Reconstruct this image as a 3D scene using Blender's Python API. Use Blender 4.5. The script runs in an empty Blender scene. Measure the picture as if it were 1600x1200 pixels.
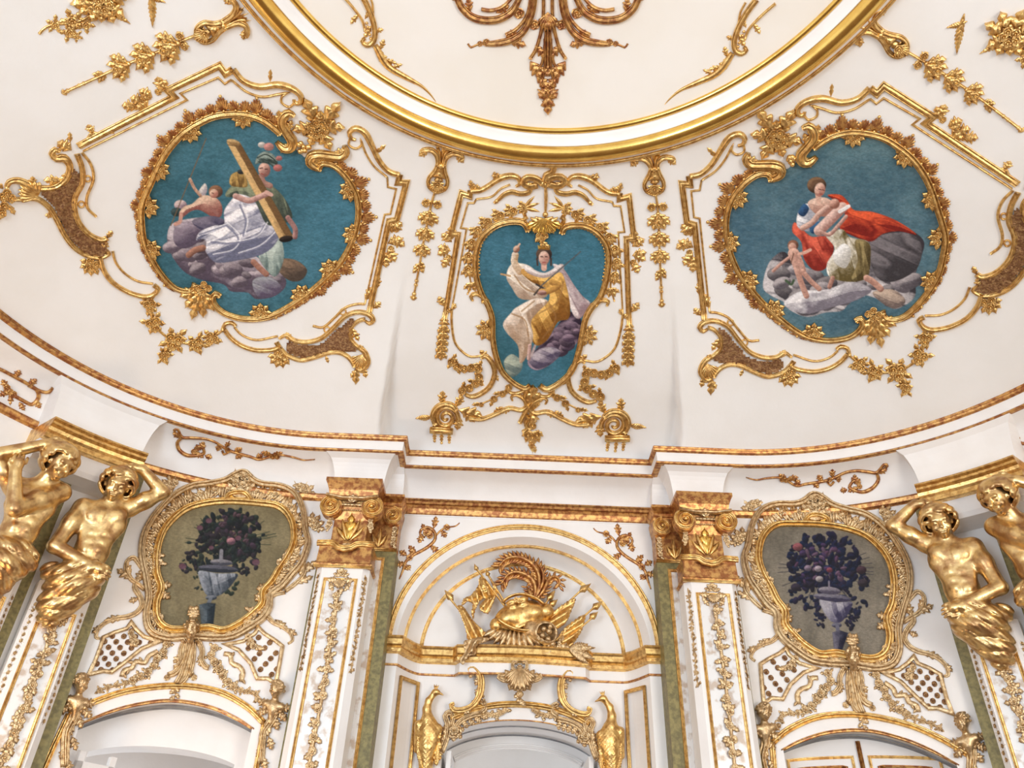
import bpy, math, random
import numpy as np
from mathutils import Vector, Matrix
random.seed(7); rng = np.random.default_rng(7)
scene = bpy.context.scene
C = scene.collection
# ------------------------------------------------------------------ camera
FPX = 1200.0                       # focal length in pixels of a 1600x1200 frame
CAM = np.array([-0.2, 0.0, 1.6])
_th, _ro = math.radians(35.5), math.radians(2.3)
_fw = np.array([0.0, math.cos(_th), math.sin(_th)])
_r0 = np.array([1.0, 0.0, 0.0]); _u0 = np.cross(_r0, _fw)
_r = _r0*math.cos(_ro) + _u0*math.sin(_ro); _u = -_r0*math.sin(_ro) + _u0*math.cos(_ro)
cd = bpy.data.cameras.new('camera'); co = bpy.data.objects.new('camera', cd); C.objects.link(co)
cd.sensor_width = 36.0; cd.lens = 36.0*FPX/1600.0; cd.clip_start = 0.05; cd.clip_end = 200
co.matrix_world = Matrix(((_r[0], _u[0], -_fw[0], CAM[0]), (_r[1], _u[1], -_fw[1], CAM[1]), (_r[2], _u[2], -_fw[2], CAM[2]), (0, 0, 0, 1)))
scene.camera = co
# ------------------------------------------------------------------ light
w = bpy.data.worlds.new('world'); scene.world = w; w.use_nodes = True
bg = w.node_tree.nodes['Background']; bg.inputs[0].default_value = (0.86, 0.92, 1.0, 1); bg.inputs[1].default_value = 0.8
def area(name, loc, target, size, power, col):
    ld = bpy.data.lights.new(name, 'AREA'); ld.shape = 'RECTANGLE'; ld.size, ld.size_y = size; ld.energy = power; ld.color = col
    o = bpy.data.objects.new(name, ld); C.objects.link(o); o.location = loc
    o.rotation_euler = (Vector(target)-Vector(loc)).to_track_quat('-Z', 'Y').to_euler(); return o
area('window_daylight_right', (4.0, -2.6, 2.0), (-1.0, 5.0, 4.6), (2.6, 3.2), 175, (1.0, 0.90, 0.78))
area('window_daylight_left', (-4.0, -2.6, 2.0), (1.0, 5.0, 4.6), (2.6, 3.2), 190, (0.76, 0.88, 1.0))
pl = bpy.data.lights.new('warm_glow_light', 'POINT'); pl.energy = 42; pl.color = (1.0, 0.66, 0.36); pl.shadow_soft_size = 0.25  # unseen warm light added for the glow at the lower left
po = bpy.data.objects.new('warm_glow_light', pl); C.objects.link(po); po.location = (-3.95, 4.7, 1.55)
scene.view_settings.view_transform = 'Standard'; scene.view_settings.look = 'None'
scene.view_settings.exposure = 0.70; scene.view_settings.gamma = 1.0; scene.view_settings.use_curve_mapping = False
# ------------------------------------------------------------------ the place as surfaces
ZR, RR, YR = 6.80, 2.345, 1.66          # gilt ring of the ceiling
ZL = 5.48                               # top edge of the cornice
LA, LY, LC = 4.42, 6.42, 2.42           # cornice lip: half width, front, corner radius
YB = 6.69                               # lip in the middle bay
XB = 1.225                              # half width of the middle bay
def lip(x, y):                          # distance inside the cornice line
    ax = np.abs(x); yy = YR+np.abs(y-YR)
    cx, cy = LA-LC, LY-LC
    corner = LC-np.hypot(np.maximum(ax-cx, 0), np.maximum(yy-cy, 0))
    flat = np.minimum(LA-ax, LY-yy)
    return np.where((ax > cx) & (yy > cy), corner, flat)
def smooth(a, b, x):
    t = np.clip((x-a)/(b-a), 0, 1); return t*t*(3-2*t)
def z_cove(x, y):
    dr = np.hypot(x, y-YR)-RR
    dc = lip(x, y)
    s = np.clip(dr/np.maximum(dr+np.maximum(dc, 0), 1e-6), 0, 1.0)
    s = np.where(dc < 0, 1-dc*0.6, s)
    z1 = ZR-(ZR-ZL)*np.power(np.maximum(s, 0), 1.75)
    dcb = np.maximum(6.93-y, 0)
    sb = np.clip(dr/np.maximum(dr+dcb, 1e-6), 0, 1)
    z2 = ZR-(ZR-ZL)*np.power(np.maximum(sb, 0), 1.75)
    edge = 1.17+0.26*np.clip((s-0.45)/0.5, 0, 1)
    wb = 1-smooth(0, 0.035, np.abs(x)-edge)
    wb = wb*smooth(0.36, 1.2, s)*(y > YR)
    z = z1+(z2-z1)*wb
    return np.where(dr < 0, ZR, z)
def z_dome(x, y):
    r = np.hypot(x, y-YR)/RR
    return ZR+0.02+0.42*(1-np.clip(r, 0, 1.2)**2)
def rays(q):
    q = np.asarray(q, float).reshape(-1, 2)
    d = FPX*_fw+(q[:, :1]-800)*_r+(600-q[:, 1:])*_u
    return d/np.linalg.norm(d, axis=1)[:, None]
def surf_f(surf):
    k = surf[0]
    if k == 'cove': return lambda P: P[..., 2]-z_cove(P[..., 0], P[..., 1])
    if k == 'dome': return lambda P: P[..., 2]-z_dome(P[..., 0], P[..., 1])
    if k == 'wall': return lambda P: -(lip(P[..., 0], P[..., 1])+surf[1])
    if k == 'soffit':                   # concave cove below the cornice
        return lambda P: -(lip(P[..., 0], P[..., 1])+soffit_off(P[..., 2]))
COVE, DOME, WALL, SOFFIT = ('cove',), ('dome',), ('wall', 0.33), ('soffit',)
def soffit_off(z):                      # offset behind the lip as a function of height
    t = np.clip((5.315-z)/0.34, 0, 1)
    return 0.33*np.sqrt(np.maximum(1-(1-t)**2, 0))
def PLANE(p, n): return ('plane', np.array(p, float), np.array(n, float))
def hits(surf, q):
    d = rays(q); n = len(d)
    if surf[0] == 'plane':
        t = ((surf[1]-CAM)@surf[2])/(d@surf[2]); return CAM+d*t[:, None]
    f = surf_f(surf)
    ts = np.linspace(3.0, 13.0, 90)
    V = f(CAM+d[:, None, :]*ts[None, :, None])
    s = (V[:, :-1] < 0) & (V[:, 1:] >= 0)
    i = np.where(s.any(1), s.argmax(1), 40)
    a, b = ts[i], ts[i+1]
    for _ in range(4):
        m = (a+b)/2; neg = f(CAM+d*m[:, None]) < 0
        a = np.where(neg, m, a); b = np.where(neg, b, m)
    fa, fb = f(CAM+d*a[:, None]), f(CAM+d*b[:, None])
    for _ in range(2):
        m = np.clip(a-fa*(b-a)/np.where(np.abs(fb-fa) < 1e-12, 1e-12, fb-fa), np.minimum(a, b), np.maximum(a, b)); fm = f(CAM+d*m[:, None]); neg = fm < 0
        a, fa = np.where(neg, m, a), np.where(neg, fm, fa); b, fb = np.where(neg, b, m), np.where(neg, fb, fm)
    return CAM+d*m[:, None]
def normals(surf, P):
    if surf[0] == 'plane': return np.tile(surf[2]/np.linalg.norm(surf[2]), (len(P), 1))
    f = surf_f(surf); e = 0.012; g = np.zeros_like(P)
    for k in range(3):
        dv = np.zeros(3); dv[k] = e; g[:, k] = f(P+dv)-f(P-dv)
    g /= np.linalg.norm(g, axis=1)[:, None]+1e-12
    return -g
def project(P):
    v = np.asarray(P).reshape(-1, 3)-CAM; wv = v@_fw
    return np.stack([800+FPX*(v@_r)/wv, 600-FPX*(v@_u)/wv], 1)
def mirror_px(surf, q):                 # the mirror image of traced points on the other half of the symmetric room
    if surf[0] == 'plane':
        P = hits(surf, q)
    else: P = hits(surf, q)
    P = P*np.array([-1, 1, 1]); return project(P)
def mirror_surf(surf):
    if surf[0] == 'plane': return ('plane', surf[1]*np.array([-1, 1, 1]), surf[2]*np.array([-1, 1, 1]))
    return surf
# corrections of the mirrored traces, from pairs of points seen on both halves
def affine_fix(surf, prs):
    a = np.array([p[0] for p in prs], float); b = np.array([p[1] for p in prs], float)
    m = mirror_px(surf, a); A = np.c_[m, np.ones(len(m))]
    K, *_ = np.linalg.lstsq(A, b, rcond=None); return K
FIX_COVE = affine_fix(COVE, [((343, 101), (1379, 125)), ((634, 284), (1065, 297)), ((562, 599), (1105, 608)), ((254, 570), (1415, 622)), ((295, 497), (1386, 546)),
    ((497, 200), (1218, 215)), ((242, 450), (1438, 502)), ((355, 505), (1323, 544)), ((578, 502), (1095, 509))])
FIX_MID = affine_fix(COVE, [((720, 301), (990, 304)), ((650, 655), (1016, 670)), ((646, 464), (1034, 475)), ((755, 280), (952, 284)), ((744, 580), (913, 588)), ((690, 240), (1022, 248))])
FIX_WALL = affine_fix(WALL, [((380, 738), (1273, 773)), ((134, 1057), (1493, 1120)), ((271, 1090), (1349, 1134.6)), ((299, 990), (1330, 1031)), ((431, 1072), (1194, 1103))])
def fixmir(surf, K, q):
    m = mirror_px(surf, np.asarray(q, float).reshape(-1, 2)); return np.c_[m, np.ones(len(m))]@K
# ------------------------------------------------------------------ materials
def mat(name, base, rough=0.5, metal=0.0, noise=None, scale=8.0, bump=0.0, bscale=60.0, rvar=0.0, spec=0.5):
    m = bpy.data.materials.new(name); m.use_nodes = True; nt = m.node_tree; b = nt.nodes['Principled BSDF']
    b.inputs['Base Color'].default_value = (*base, 1); b.inputs['Roughness'].default_value = rough; b.inputs['Metallic'].default_value = metal
    b.inputs['Specular IOR Level'].default_value = spec
    tc = nt.nodes.new('ShaderNodeTexCoord'); geo = nt.nodes.new('ShaderNodeNewGeometry')
    if noise:
        n = nt.nodes.new('ShaderNodeTexNoise'); n.inputs['Scale'].default_value = scale; n.inputs['Detail'].default_value = 6
        nt.links.new(geo.outputs['Position'], n.inputs['Vector'])
        r = nt.nodes.new('ShaderNodeValToRGB'); e = r.color_ramp.elements
        e[0].position = noise[1]; e[0].color = (*noise[0], 1); e[1].position = noise[2]; e[1].color = (*base, 1)
        nt.links.new(n.outputs['Fac'], r.inputs['Fac']); nt.links.new(r.outputs['Color'], b.inputs['Base Color'])
        if rvar:
            mp = nt.nodes.new('ShaderNodeMapRange'); mp.inputs['To Min'].default_value = rough+rvar; mp.inputs['To Max'].default_value = max(rough-rvar, 0.05)
            nt.links.new(n.outputs['Fac'], mp.inputs['Value']); nt.links.new(mp.outputs['Result'], b.inputs['Roughness'])
    if bump:
        n2 = nt.nodes.new('ShaderNodeTexNoise'); n2.inputs['Scale'].default_value = bscale; n2.inputs['Detail'].default_value = 4
        nt.links.new(geo.outputs['Position'], n2.inputs['Vector'])
        bp = nt.nodes.new('ShaderNodeBump'); bp.inputs['Strength'].default_value = bump; bp.inputs['Distance'].default_value = 0.01
        nt.links.new(n2.outputs['Fac'], bp.inputs['Height']); nt.links.new(bp.outputs['Normal'], b.inputs['Normal'])
    return m
M = {}
M['plaster'] = mat('plaster', (0.87, 0.855, 0.83), 0.6, 0, ((0.84, 0.82, 0.785), 0.36, 0.62), 2.2, 0.12, 26)
M['white'] = mat('white_paint', (0.88, 0.86, 0.84), 0.5, 0, ((0.84, 0.81, 0.78), 0.35, 0.6), 3.0, 0.10, 30)
M['dome'] = mat('dome_plaster', (0.87, 0.83, 0.77), 0.6, 0, ((0.84, 0.79, 0.71), 0.36, 0.62), 1.6, 0.10, 18)
M['gold'] = mat('gilding', (0.84, 0.57, 0.22), 0.30, 0.93, ((0.56, 0.32, 0.11), 0.38, 0.56), 26, 0.22, 120, 0.08)
M['gold_bright'] = mat('burnished_gilding', (0.92, 0.62, 0.17), 0.22, 0.95, ((0.74, 0.45, 0.11), 0.33, 0.6), 7, 0.06, 40, 0.06)
M['gold_worn'] = mat('worn_gilding', (0.66, 0.38, 0.135), 0.34, 0.86, ((0.34, 0.135, 0.055), 0.40, 0.60), 26, 0.3, 110, 0.08)
M['gold_pale'] = mat('pale_gilding', (0.72, 0.53, 0.30), 0.34, 0.88, ((0.44, 0.29, 0.15), 0.38, 0.58), 34, 0.3, 140, 0.08)
M['bole'] = mat('bole_ground', (0.40, 0.23, 0.10), 0.45, 0.6, ((0.22, 0.10, 0.045), 0.42, 0.60), 50, 0.9, 80, 0.05)
M['statue'] = mat('statue_gilding', (0.80, 0.57, 0.26), 0.32, 0.94, ((0.44, 0.25, 0.11), 0.37, 0.58), 11, 0.22, 40, 0.10)
M['olive'] = mat('olive_paint', (0.27, 0.225, 0.085), 0.5, 0.15, ((0.15, 0.125, 0.05), 0.36, 0.62), 30, 0.2, 80)
M['glass'] = mat('painted_mirror', (0.80, 0.78, 0.75), 0.22, 0.25, ((0.58, 0.47, 0.38), 0.38, 0.50), 13.0)
M['grey'] = mat('dark_grey', (0.30, 0.31, 0.32), 0.6, 0, ((0.2, 0.2, 0.21), 0.4, 0.6), 6)  # mottled dark grey of the thin lines along the door soffits
M['pane'] = mat('window_pane', (0.62, 0.66, 0.70), 0.06, 0.0, None)
M['wood'] = mat('floor_wood', (0.20, 0.11, 0.055), 0.35, 0, ((0.12, 0.06, 0.03), 0.4, 0.6), 9)
def paint_mat(name):
    m = bpy.data.materials.new(name); m.use_nodes = True; nt = m.node_tree; b = nt.nodes['Principled BSDF']
    a = nt.nodes.new('ShaderNodeVertexColor'); a.layer_name = 'paint'
    geo = nt.nodes.new('ShaderNodeNewGeometry'); n = nt.nodes.new('ShaderNodeTexNoise'); n.inputs['Scale'].default_value = 90; n.inputs['Detail'].default_value = 5
    nt.links.new(geo.outputs['Position'], n.inputs['Vector'])
    mp = nt.nodes.new('ShaderNodeMapRange'); mp.inputs['From Min'].default_value = 0.3; mp.inputs['From Max'].default_value = 0.7; mp.inputs['To Min'].default_value = 0.90; mp.inputs['To Max'].default_value = 1.10
    nt.links.new(n.outputs['Fac'], mp.inputs['Value'])
    mx = nt.nodes.new('ShaderNodeMix'); mx.data_type = 'RGBA'; mx.blend_type = 'MULTIPLY'; mx.inputs[0].default_value = 1
    nt.links.new(a.outputs['Color'], mx.inputs[6]); nt.links.new(mp.outputs['Result'], mx.inputs[7]); nt.links.new(mx.outputs[2], b.inputs['Base Color'])
    bp = nt.nodes.new('ShaderNodeBump'); bp.inputs['Strength'].default_value = 0.15; bp.inputs['Distance'].default_value = 0.01
    nt.links.new(n.outputs['Fac'], bp.inputs['Height']); nt.links.new(bp.outputs['Normal'], b.inputs['Normal'])
    b.inputs['Roughness'].default_value = 0.6; b.inputs['Specular IOR Level'].default_value = 0.25
    return m
M['paint'] = paint_mat('oil_paint')
# ------------------------------------------------------------------ objects
def thing(name, label, cat, loc, group=None):
    o = bpy.data.objects.new(name, None); C.objects.link(o); o.location = loc; o.empty_display_size = 0.1
    o['label'] = label; o['category'] = cat
    if group: o['group'] = group
    return o
def tag(o, label=None, cat=None, group=None, kind=None):
    if label: o['label'] = label
    if cat: o['category'] = cat
    if group: o['group'] = group
    if kind: o['kind'] = kind
    return o
def wloc(p):                              # world location of a (translated only) parent chain
    v = Vector((0, 0, 0))
    while p is not None: v = v+p.location; p = p.parent
    return v
def mesh_obj(name, V, Fc, m, parent=None, sm=True, base=None):
    V = np.asarray(V, float); o0 = wloc(parent) if parent else (Vector(base) if base is not None else Vector((0, 0, 0)))
    me = bpy.data.meshes.new(name); me.from_pydata([tuple(v) for v in V-np.array(o0)], [], Fc)
    if sm: me.shade_smooth()
    me.materials.append(M[m] if isinstance(m, str) else m)
    o = bpy.data.objects.new(name, me); C.objects.link(o)
    if parent: o.parent = parent
    elif base is not None: o.location = base
    return o
class MB:
    def __init__(s): s.v = []; s.f = []; s.n = 0
    def add(s, V, Fc):
        V = np.asarray(V, float).reshape(-1, 3); s.v.append(V); s.f += [tuple(i+s.n for i in f) for f in Fc]; s.n += len(V)
    def box(s, c, h, ax=None):            # centre, half sizes, 3 axes
        ax = np.eye(3) if ax is None else np.asarray(ax, float)
        V = [np.asarray(c)+a*h[0]*ax[0]+b*h[1]*ax[1]+d*h[2]*ax[2] for a in (-1, 1) for b in (-1, 1) for d in (-1, 1)]
        s.add(V, [(0, 1, 3, 2), (4, 6, 7, 5), (0, 4, 5, 1), (2, 3, 7, 6), (0, 2, 6, 4), (1, 5, 7, 3)])
    def build(s, name, m, parent=None, sm=False, base=None): return mesh_obj(name, np.concatenate(s.v), s.f, m, parent, sm, base)
def grid_faces(nu, nv, cu=False, cv=False):
    F_ = []
    for i in range(nu if cu else nu-1):
        for j in range(nv if cv else nv-1):
            a, b = i, (i+1) % nu; c, d = j, (j+1) % nv
            F_.append((a*nv+c, b*nv+c, b*nv+d, a*nv+d))
    return F_
def spline(p, step=5.0, closed=False, dim=2):
    p = np.asarray(p, float)
    if len(p) < 3 and not closed: return resample(p, step)
    q = np.vstack([p[-1], p, p[0], p[1]]) if closed else np.vstack([2*p[0]-p[1], p, 2*p[-1]-p[-2]])
    out = []
    for i in range(1, len(q)-2):
        p0, p1, p2, p3 = q[i-1], q[i], q[i+1], q[i+2]
        n = max(2, int(np.linalg.norm(p2-p1)/step)+1)
        t = np.linspace(0, 1, n, endpoint=False)[:, None]
        out.append(0.5*((2*p1)+(-p0+p2)*t+(2*p0-5*p1+4*p2-p3)*t*t+(-p0+3*p1-3*p2+p3)*t**3))
    out = np.vstack(out)
    return out if closed else np.vstack([out, p[-1]])
def resample(p, step=6.0):
    p = np.asarray(p, float); out = [p[0]]
    for a, b in zip(p[:-1], p[1:]):
        n = max(1, int(np.linalg.norm(b-a)/step)); out += [a+(b-a)*k/n for k in range(1, n+1)]
    return np.array(out)
PROF = {
 'round': [(-.5, 0), (-.46, .35), (-.3, .78), (0, 1), (.3, .78), (.46, .35), (.5, 0)],
 'frame': [(-.5, 0), (-.5, .35), (-.36, .5), (-.30, .28), (-.2, .8), (-.02, 1), (.16, .8), (.24, .3), (.3, .3), (.36, .62), (.48, .6), (.5, 0)],
 'step': [(-.5, 0), (-.5, .45), (-.25, .5), (-.22, .8), (.1, 1), (.2, .7), (.4, .6), (.5, .3), (.5, 0)],
 'ribbed': [(-.5, 0), (-.48, .5), (-.33, .62), (-.25, .38), (-.12, .85), (0, 1), (.12, .85), (.25, .38), (.33, .62), (.48, .5), (.5, 0)],
 'flat': [(-.5, 0), (-.5, .8), (-.4, 1), (.4, 1), (.5, .8), (.5, 0)],
}
def sweep3(P, N, W_, H_, prof='round', closed=False, caps=True):
    """sweep a profile along 3D points lying on a surface; returns verts, faces"""
    P = np.asarray(P, float); n = len(P)
    if closed: T1 = P-np.roll(P, 1, 0); T2 = np.roll(P, -1, 0)-P
    else:
        D = np.diff(P, axis=0); T1 = np.vstack([D[:1], D]); T2 = np.vstack([D, D[-1:]])
    T1 = T1/(np.linalg.norm(T1, axis=1)[:, None]+1e-12); T2 = T2/(np.linalg.norm(T2, axis=1)[:, None]+1e-12)
    T = T1+T2; T /= np.linalg.norm(T, axis=1)[:, None]+1e-12
    S = np.cross(N, T); S /= np.linalg.norm(S, axis=1)[:, None]+1e-12
    cosh = np.clip(np.einsum('ij,ij->i', T, T2), 0.35, 1)
    pr = np.array(PROF[prof] if isinstance(prof, str) else prof); m = len(pr)
    W_ = np.broadcast_to(np.asarray(W_, float), (n,))/cosh; H_ = np.broadcast_to(np.asarray(H_, float), (n,))
    V = P[:, None, :]+S[:, None, :]*(pr[None, :, 0:1]*W_[:, None, None])+N[:, None, :]*((pr[None, :, 1:2])*H_[:, None, None]-0.006*(pr[None, :, 1:2] == 0))
    V = V.reshape(-1, 3); Fc = grid_faces(n, m, closed, False)
    if not closed and caps: Fc += [tuple(range(m-1, -1, -1)), tuple((n-1)*m+k for k in range(m))]
    return V, Fc
def mpp(surf, q):                         # metres per pixel (across the line of sight) at traced points
    P = hits(surf, q); return np.linalg.norm(P-CAM, axis=1)/FPX
def mould_geo(surf, pts, w, h=None, prof='round', closed=False, sharp=False, taper=None, step=5.0, lift=0.0):
    p = np.asarray(pts, float)
    if sharp: q = resample(np.vstack([p, p[:1]]) if closed else p, 14.0); q = q[:-1] if closed else q
    else: q = spline(p, step, closed)
    P = hits(surf, q); N = normals(surf, P)
    k = np.median(np.linalg.norm(P-CAM, axis=1))/FPX
    W_ = np.full(len(q), w*k); H_ = np.full(len(q), (h if h is not None else w*0.55)*k)
    if taper:
        t = np.linspace(0, 1, len(q)); tv = np.interp(t, np.linspace(0, 1, len(taper)), taper); W_ = W_*tv; H_ = H_*np.maximum(tv, .15)
    return sweep3(P+N*lift, N, W_, H_, prof, closed)
def mould(name, surf, pts, w, parent, m='gold', **kw):
    V, Fc = mould_geo(surf, pts, w, **kw); return mesh_obj(name, V, Fc, m, parent)
def spiral(c, r0, r1, a0, turns, n=None, flat=1.0):
    n = n or max(10, int(abs(turns)*18)); t = np.linspace(0, 1, n)
    a = math.radians(a0)+t*turns*2*math.pi; r = r0+(r1-r0)*t
    return np.stack([c[0]+r*np.cos(a), c[1]+flat*r*np.sin(a)], 1)
# ------------------------------------------------------------------ carved pieces, unit size: base at origin, along +Y, outward +Z
def leaf_mesh(name, m, lobes=4, width=0.42, depth=0.45, curl=0.16, rib=0.05, nu=26, nv=9, bend=0.0, point=1.0, ruff=0.0):
    u = np.linspace(0, 1, nu); v = np.linspace(-1, 1, nv)
    env = np.clip(np.sin(np.pi*np.clip(u, 0, 1)**0.75), 0, 1)**0.85
    env = np.maximum(env, np.where(u < .5, 0.16, 0.012))
    lob = np.abs(np.sin(u*lobes*np.pi+0.25))**0.7 if lobes else np.ones_like(u)
    hw = width*env*((1-depth)+depth*lob)
    V = []
    for i in range(nu):
        for vv in v:
            av = abs(vv); x = hw[i]*vv+bend*u[i]**2
            y = u[i]+av*hw[i]*0.55*(1-u[i])
            z = 0.03+0.17*env[i]*(1-av**2.2)*(0.6+0.4*lob[i])-0.07*math.exp(-((av-.33)*7)**2)*env[i]+rib*math.exp(-(vv*5)**2)+curl*(u[i]**2.5)*(1-.5*av)
            if av > .99: z = 0.015+0.35*curl*(u[i]**2.5)
            V.append((x, y, z))
    n0 = len(V); Fc = grid_faces(nu, nv)
    for i in range(nu):                                   # turned-down rim gives the leaf thickness
        for vv in (-1, 1): V.append((hw[i]*vv*.92+bend*u[i]**2, u[i]+hw[i]*0.55*(1-u[i]), -0.06))
    for i in range(nu-1):
        Fc += [(i*nv, n0+2*i, n0+2*i+2, (i+1)*nv), (i*nv+nv-1, (i+1)*nv+nv-1, n0+2*i+3, n0+2*i+1)]
    me = bpy.data.meshes.new(name); me.from_pydata(V, [], Fc); me.shade_smooth(); me.materials.append(M[m]); return me
def fan_mesh(name, m, ribs=7, spread=1.1, nu=10):
    """ridged shell lobe: ribs fanning from the base, scalloped rim"""
    V = []; nv = ribs*4+1
    for i in range(nu):
        u = i/(nu-1)
        for j in range(nv):
            a = (j/(nv-1)-.5)*spread*2; rd = abs(math.cos((j/(nv-1))*ribs*math.pi))
            R = u*(0.84+0.16*(1-rd)**.6*1.0)*(1-0.12*abs(a))
            z = 0.04+0.10*u*(1-rd)+0.16*math.sin(u*2.4)
            V.append((R*math.sin(a)*0.9, R*math.cos(a), z*(1 if u < 1 else .55)))
    me = bpy.data.meshes.new(name); me.from_pydata(V, [], grid_faces(nu, nv)); me.shade_smooth(); me.materials.append(M[m]); return me
def flower_mesh(name, m, petals=5, layers=2):
    V = []; Fc = []
    for L in range(layers):
        R = 0.5*(1-0.42*L); z0 = 0.03+0.13*L
        for k in range(petals):
            a = (k+0.5*L)*2*math.pi/petals; base = len(V); nu, nv = 5, 5
            for i in range(nu):
                u = i/(nu-1)
                for j in range(nv):
                    vv = j/(nv-1)*2-1
                    wd = 0.62*R*math.sin(min(1, u*1.0+.12)*2.3)**.9
                    x, y = wd*vv, R*(0.12+0.88*u)*(1-.10*vv*vv)
                    z = z0+0.20*R*(vv*vv)*u+0.30*R*math.sin(u*2.6)
                    V.append((x*math.cos(a)-y*math.sin(a), x*math.sin(a)+y*math.cos(a), z))
            Fc += [tuple(base+i for i in f) for f in grid_faces(nu, nv)]
    b = len(V); n1, n2 = 5, 8
    for i in range(n1):
        ph = i/(n1-1)*math.pi*.5
        for j in range(n2):
            t = j/n2*2*math.pi; V.append((0.13*math.cos(ph)*math.cos(t), 0.13*math.cos(ph)*math.sin(t), 0.12+0.16*math.sin(ph)+0.05*layers))
    Fc += [tuple(b+i for i in f) for f in grid_faces(n1, n2, False, True)]
    me = bpy.data.meshes.new(name); me.from_pydata(V, [], Fc); me.shade_smooth(); me.materials.append(M[m]); return me
def bead_mesh(name, m):
    V = []; n1, n2 = 6, 10
    for i in range(n1):
        ph = -0.3+i/(n1-1)*(math.pi*.5+.3)
        for j in range(n2): t = j/n2*2*math.pi; V.append((.5*math.cos(ph)*math.cos(t), .5*math.cos(ph)*math.sin(t), .1+.5*math.sin(ph)))
    me = bpy.data.meshes.new(name); me.from_pydata(V, [], grid_faces(n1, n2, False, True)); me.shade_smooth(); me.materials.append(M[m]); return me
MESH = {}
for mt in ('gold', 'gold_pale', 'gold_worn', 'gold_bright'):
    MESH['acanthus', mt] = leaf_mesh('acanthus_leaf', mt, 3, 0.58, 0.66, 0.20, 0.05, nu=26, nv=9)
    MESH['leaf', mt] = leaf_mesh('leaf', mt, 2, 0.48, 0.58, 0.14, 0.05, nu=16, nv=7)
    MESH['lance', mt] = leaf_mesh('lance_leaf', mt, 0, 0.34, 0, 0.10, 0.06, nu=12, nv=5)
    MESH['plume', mt] = leaf_mesh('plume', mt, 8, 0.40, 0.40, 0.10, 0.07, nu=40, nv=7, bend=0.28)
    MESH['plumeL', mt] = leaf_mesh('plume', mt, 8, 0.40, 0.40, 0.10, 0.07, nu=40, nv=7, bend=-0.28)
    MESH['fan', mt] = fan_mesh('shell_lobe', mt)
    MESH['shell', mt] = fan_mesh('shell', mt, 9, 1.15, 14)
    MESH['flower', mt] = flower_mesh('flower', mt, 5, 2)
    MESH['rose', mt] = flower_mesh('rose', mt, 6, 3)
    MESH['bead', mt] = bead_mesh('bead', mt)
MESH['flower', 'bole'] = flower_mesh('flower', 'bole', 5, 2)
def put(kind, surf, p, ang, length, width=None, parent=None, m='gold', name=None, relief=None, lift=0.0, tilt=0.0):
    """one carved piece at traced point p; ang: direction of its tip in the image (0 right, 90 up), sizes in pixels"""
    p = np.asarray(p, float); a = math.radians(ang); d = np.array([math.cos(a), -math.sin(a)]); s = np.array([-d[1], d[0]])
    rnd = kind in ('flower', 'rose', 'bead')
    if width is None: width = length if rnd or kind in ('fan', 'shell') else length*0.9
    e = 3.0
    P0 = hits(surf, [p]); N = normals(surf, P0)[0]; N0 = N; R_ = rays([p+d*e, p-d*e, p+s*e, p-s*e]); P = np.vstack([P0, CAM+R_*(((P0[0]-CAM)@N)/(R_@N))[:, None]])
    Y = (P[1]-P[2])/(2*e); ly = np.linalg.norm(Y); Y = Y-N*(Y@N); Y /= np.linalg.norm(Y); X = np.cross(Y, N)
    lx = np.linalg.norm((P[3]-P[4])/(2*e)); k = np.linalg.norm(P[0]-CAM)/FPX
    ly = min(ly, 2.2*k); lx = min(lx, 2.2*k)
    rel = (relief if relief is not None else min(length, width))*k
    if tilt: Y2 = Y*math.cos(tilt)+N*math.sin(tilt); N = np.cross(X, Y2); Y = Y2
    o0 = wloc(parent); L = P[0]+N0*(lift-0.002)-np.array(o0)
    o = bpy.data.objects.new(name or {'acanthus': 'acanthus_leaf', 'lance': 'leaf', 'plumeL': 'plume', 'fan': 'shell_lobe'}.get(kind, kind), MESH[kind, m])
    C.objects.link(o); o.parent = parent
    sx, sy = X*lx*width, Y*ly*length
    o.matrix_basis = Matrix(((sx[0], sy[0], N[0]*rel, L[0]), (sx[1], sy[1], N[1]*rel, L[1]), (sx[2], sy[2], N[2]*rel, L[2]), (0, 0, 0, 1)))
    return o
def deco(parent, surf, items, m='gold'):
    """items: (kind, x, y, ang, len[, width])"""
    for it in items: put(it[0], surf, (it[1], it[2]), it[3], it[4], it[5] if len(it) > 5 else None, parent, m)
def garland(parent, surf, pts, size, n, m='gold', taper=(1, 1), stem=True, leaves=2, seed=1):
    """a string of flowers and leaves along a traced path"""
    rr = random.Random(seed); q = spline(pts, 3.0)
    L = np.r_[0, np.cumsum(np.linalg.norm(np.diff(q, axis=0), axis=1))]
    if stem: mould('stem', surf, pts, size*0.22, parent, m, h=size*0.14)
    for k in range(n):
        s = (k+.5)/n; x = np.interp(s*L[-1], L, q[:, 0]); y = np.interp(s*L[-1], L, q[:, 1])
        x2 = np.interp(min(s*L[-1]+4, L[-1]), L, q[:, 0])-np.interp(max(0, s*L[-1]-4), L, q[:, 0]); y2 = np.interp(min(s*L[-1]+4, L[-1]), L, q[:, 1])-np.interp(max(0, s*L[-1]-4), L, q[:, 1])
        a = math.degrees(math.atan2(-y2, x2)); z = size*np.interp(s, [0, 1], taper)*rr.uniform(.85, 1.12)
        for j in range(leaves):
            sd = 1 if (j % 2 == 0) else -1
            put('leaf', surf, (x, y), a+sd*rr.uniform(45, 100), z*rr.uniform(.75, .95), z*.85, parent, m, lift=0.004)
        put('rose' if k % 2 else 'flower', surf, (x+rr.uniform(-1, 1), y+rr.uniform(-1, 1)), rr.uniform(0, 360), z*.85, None, parent, m, lift=0.008)
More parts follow.
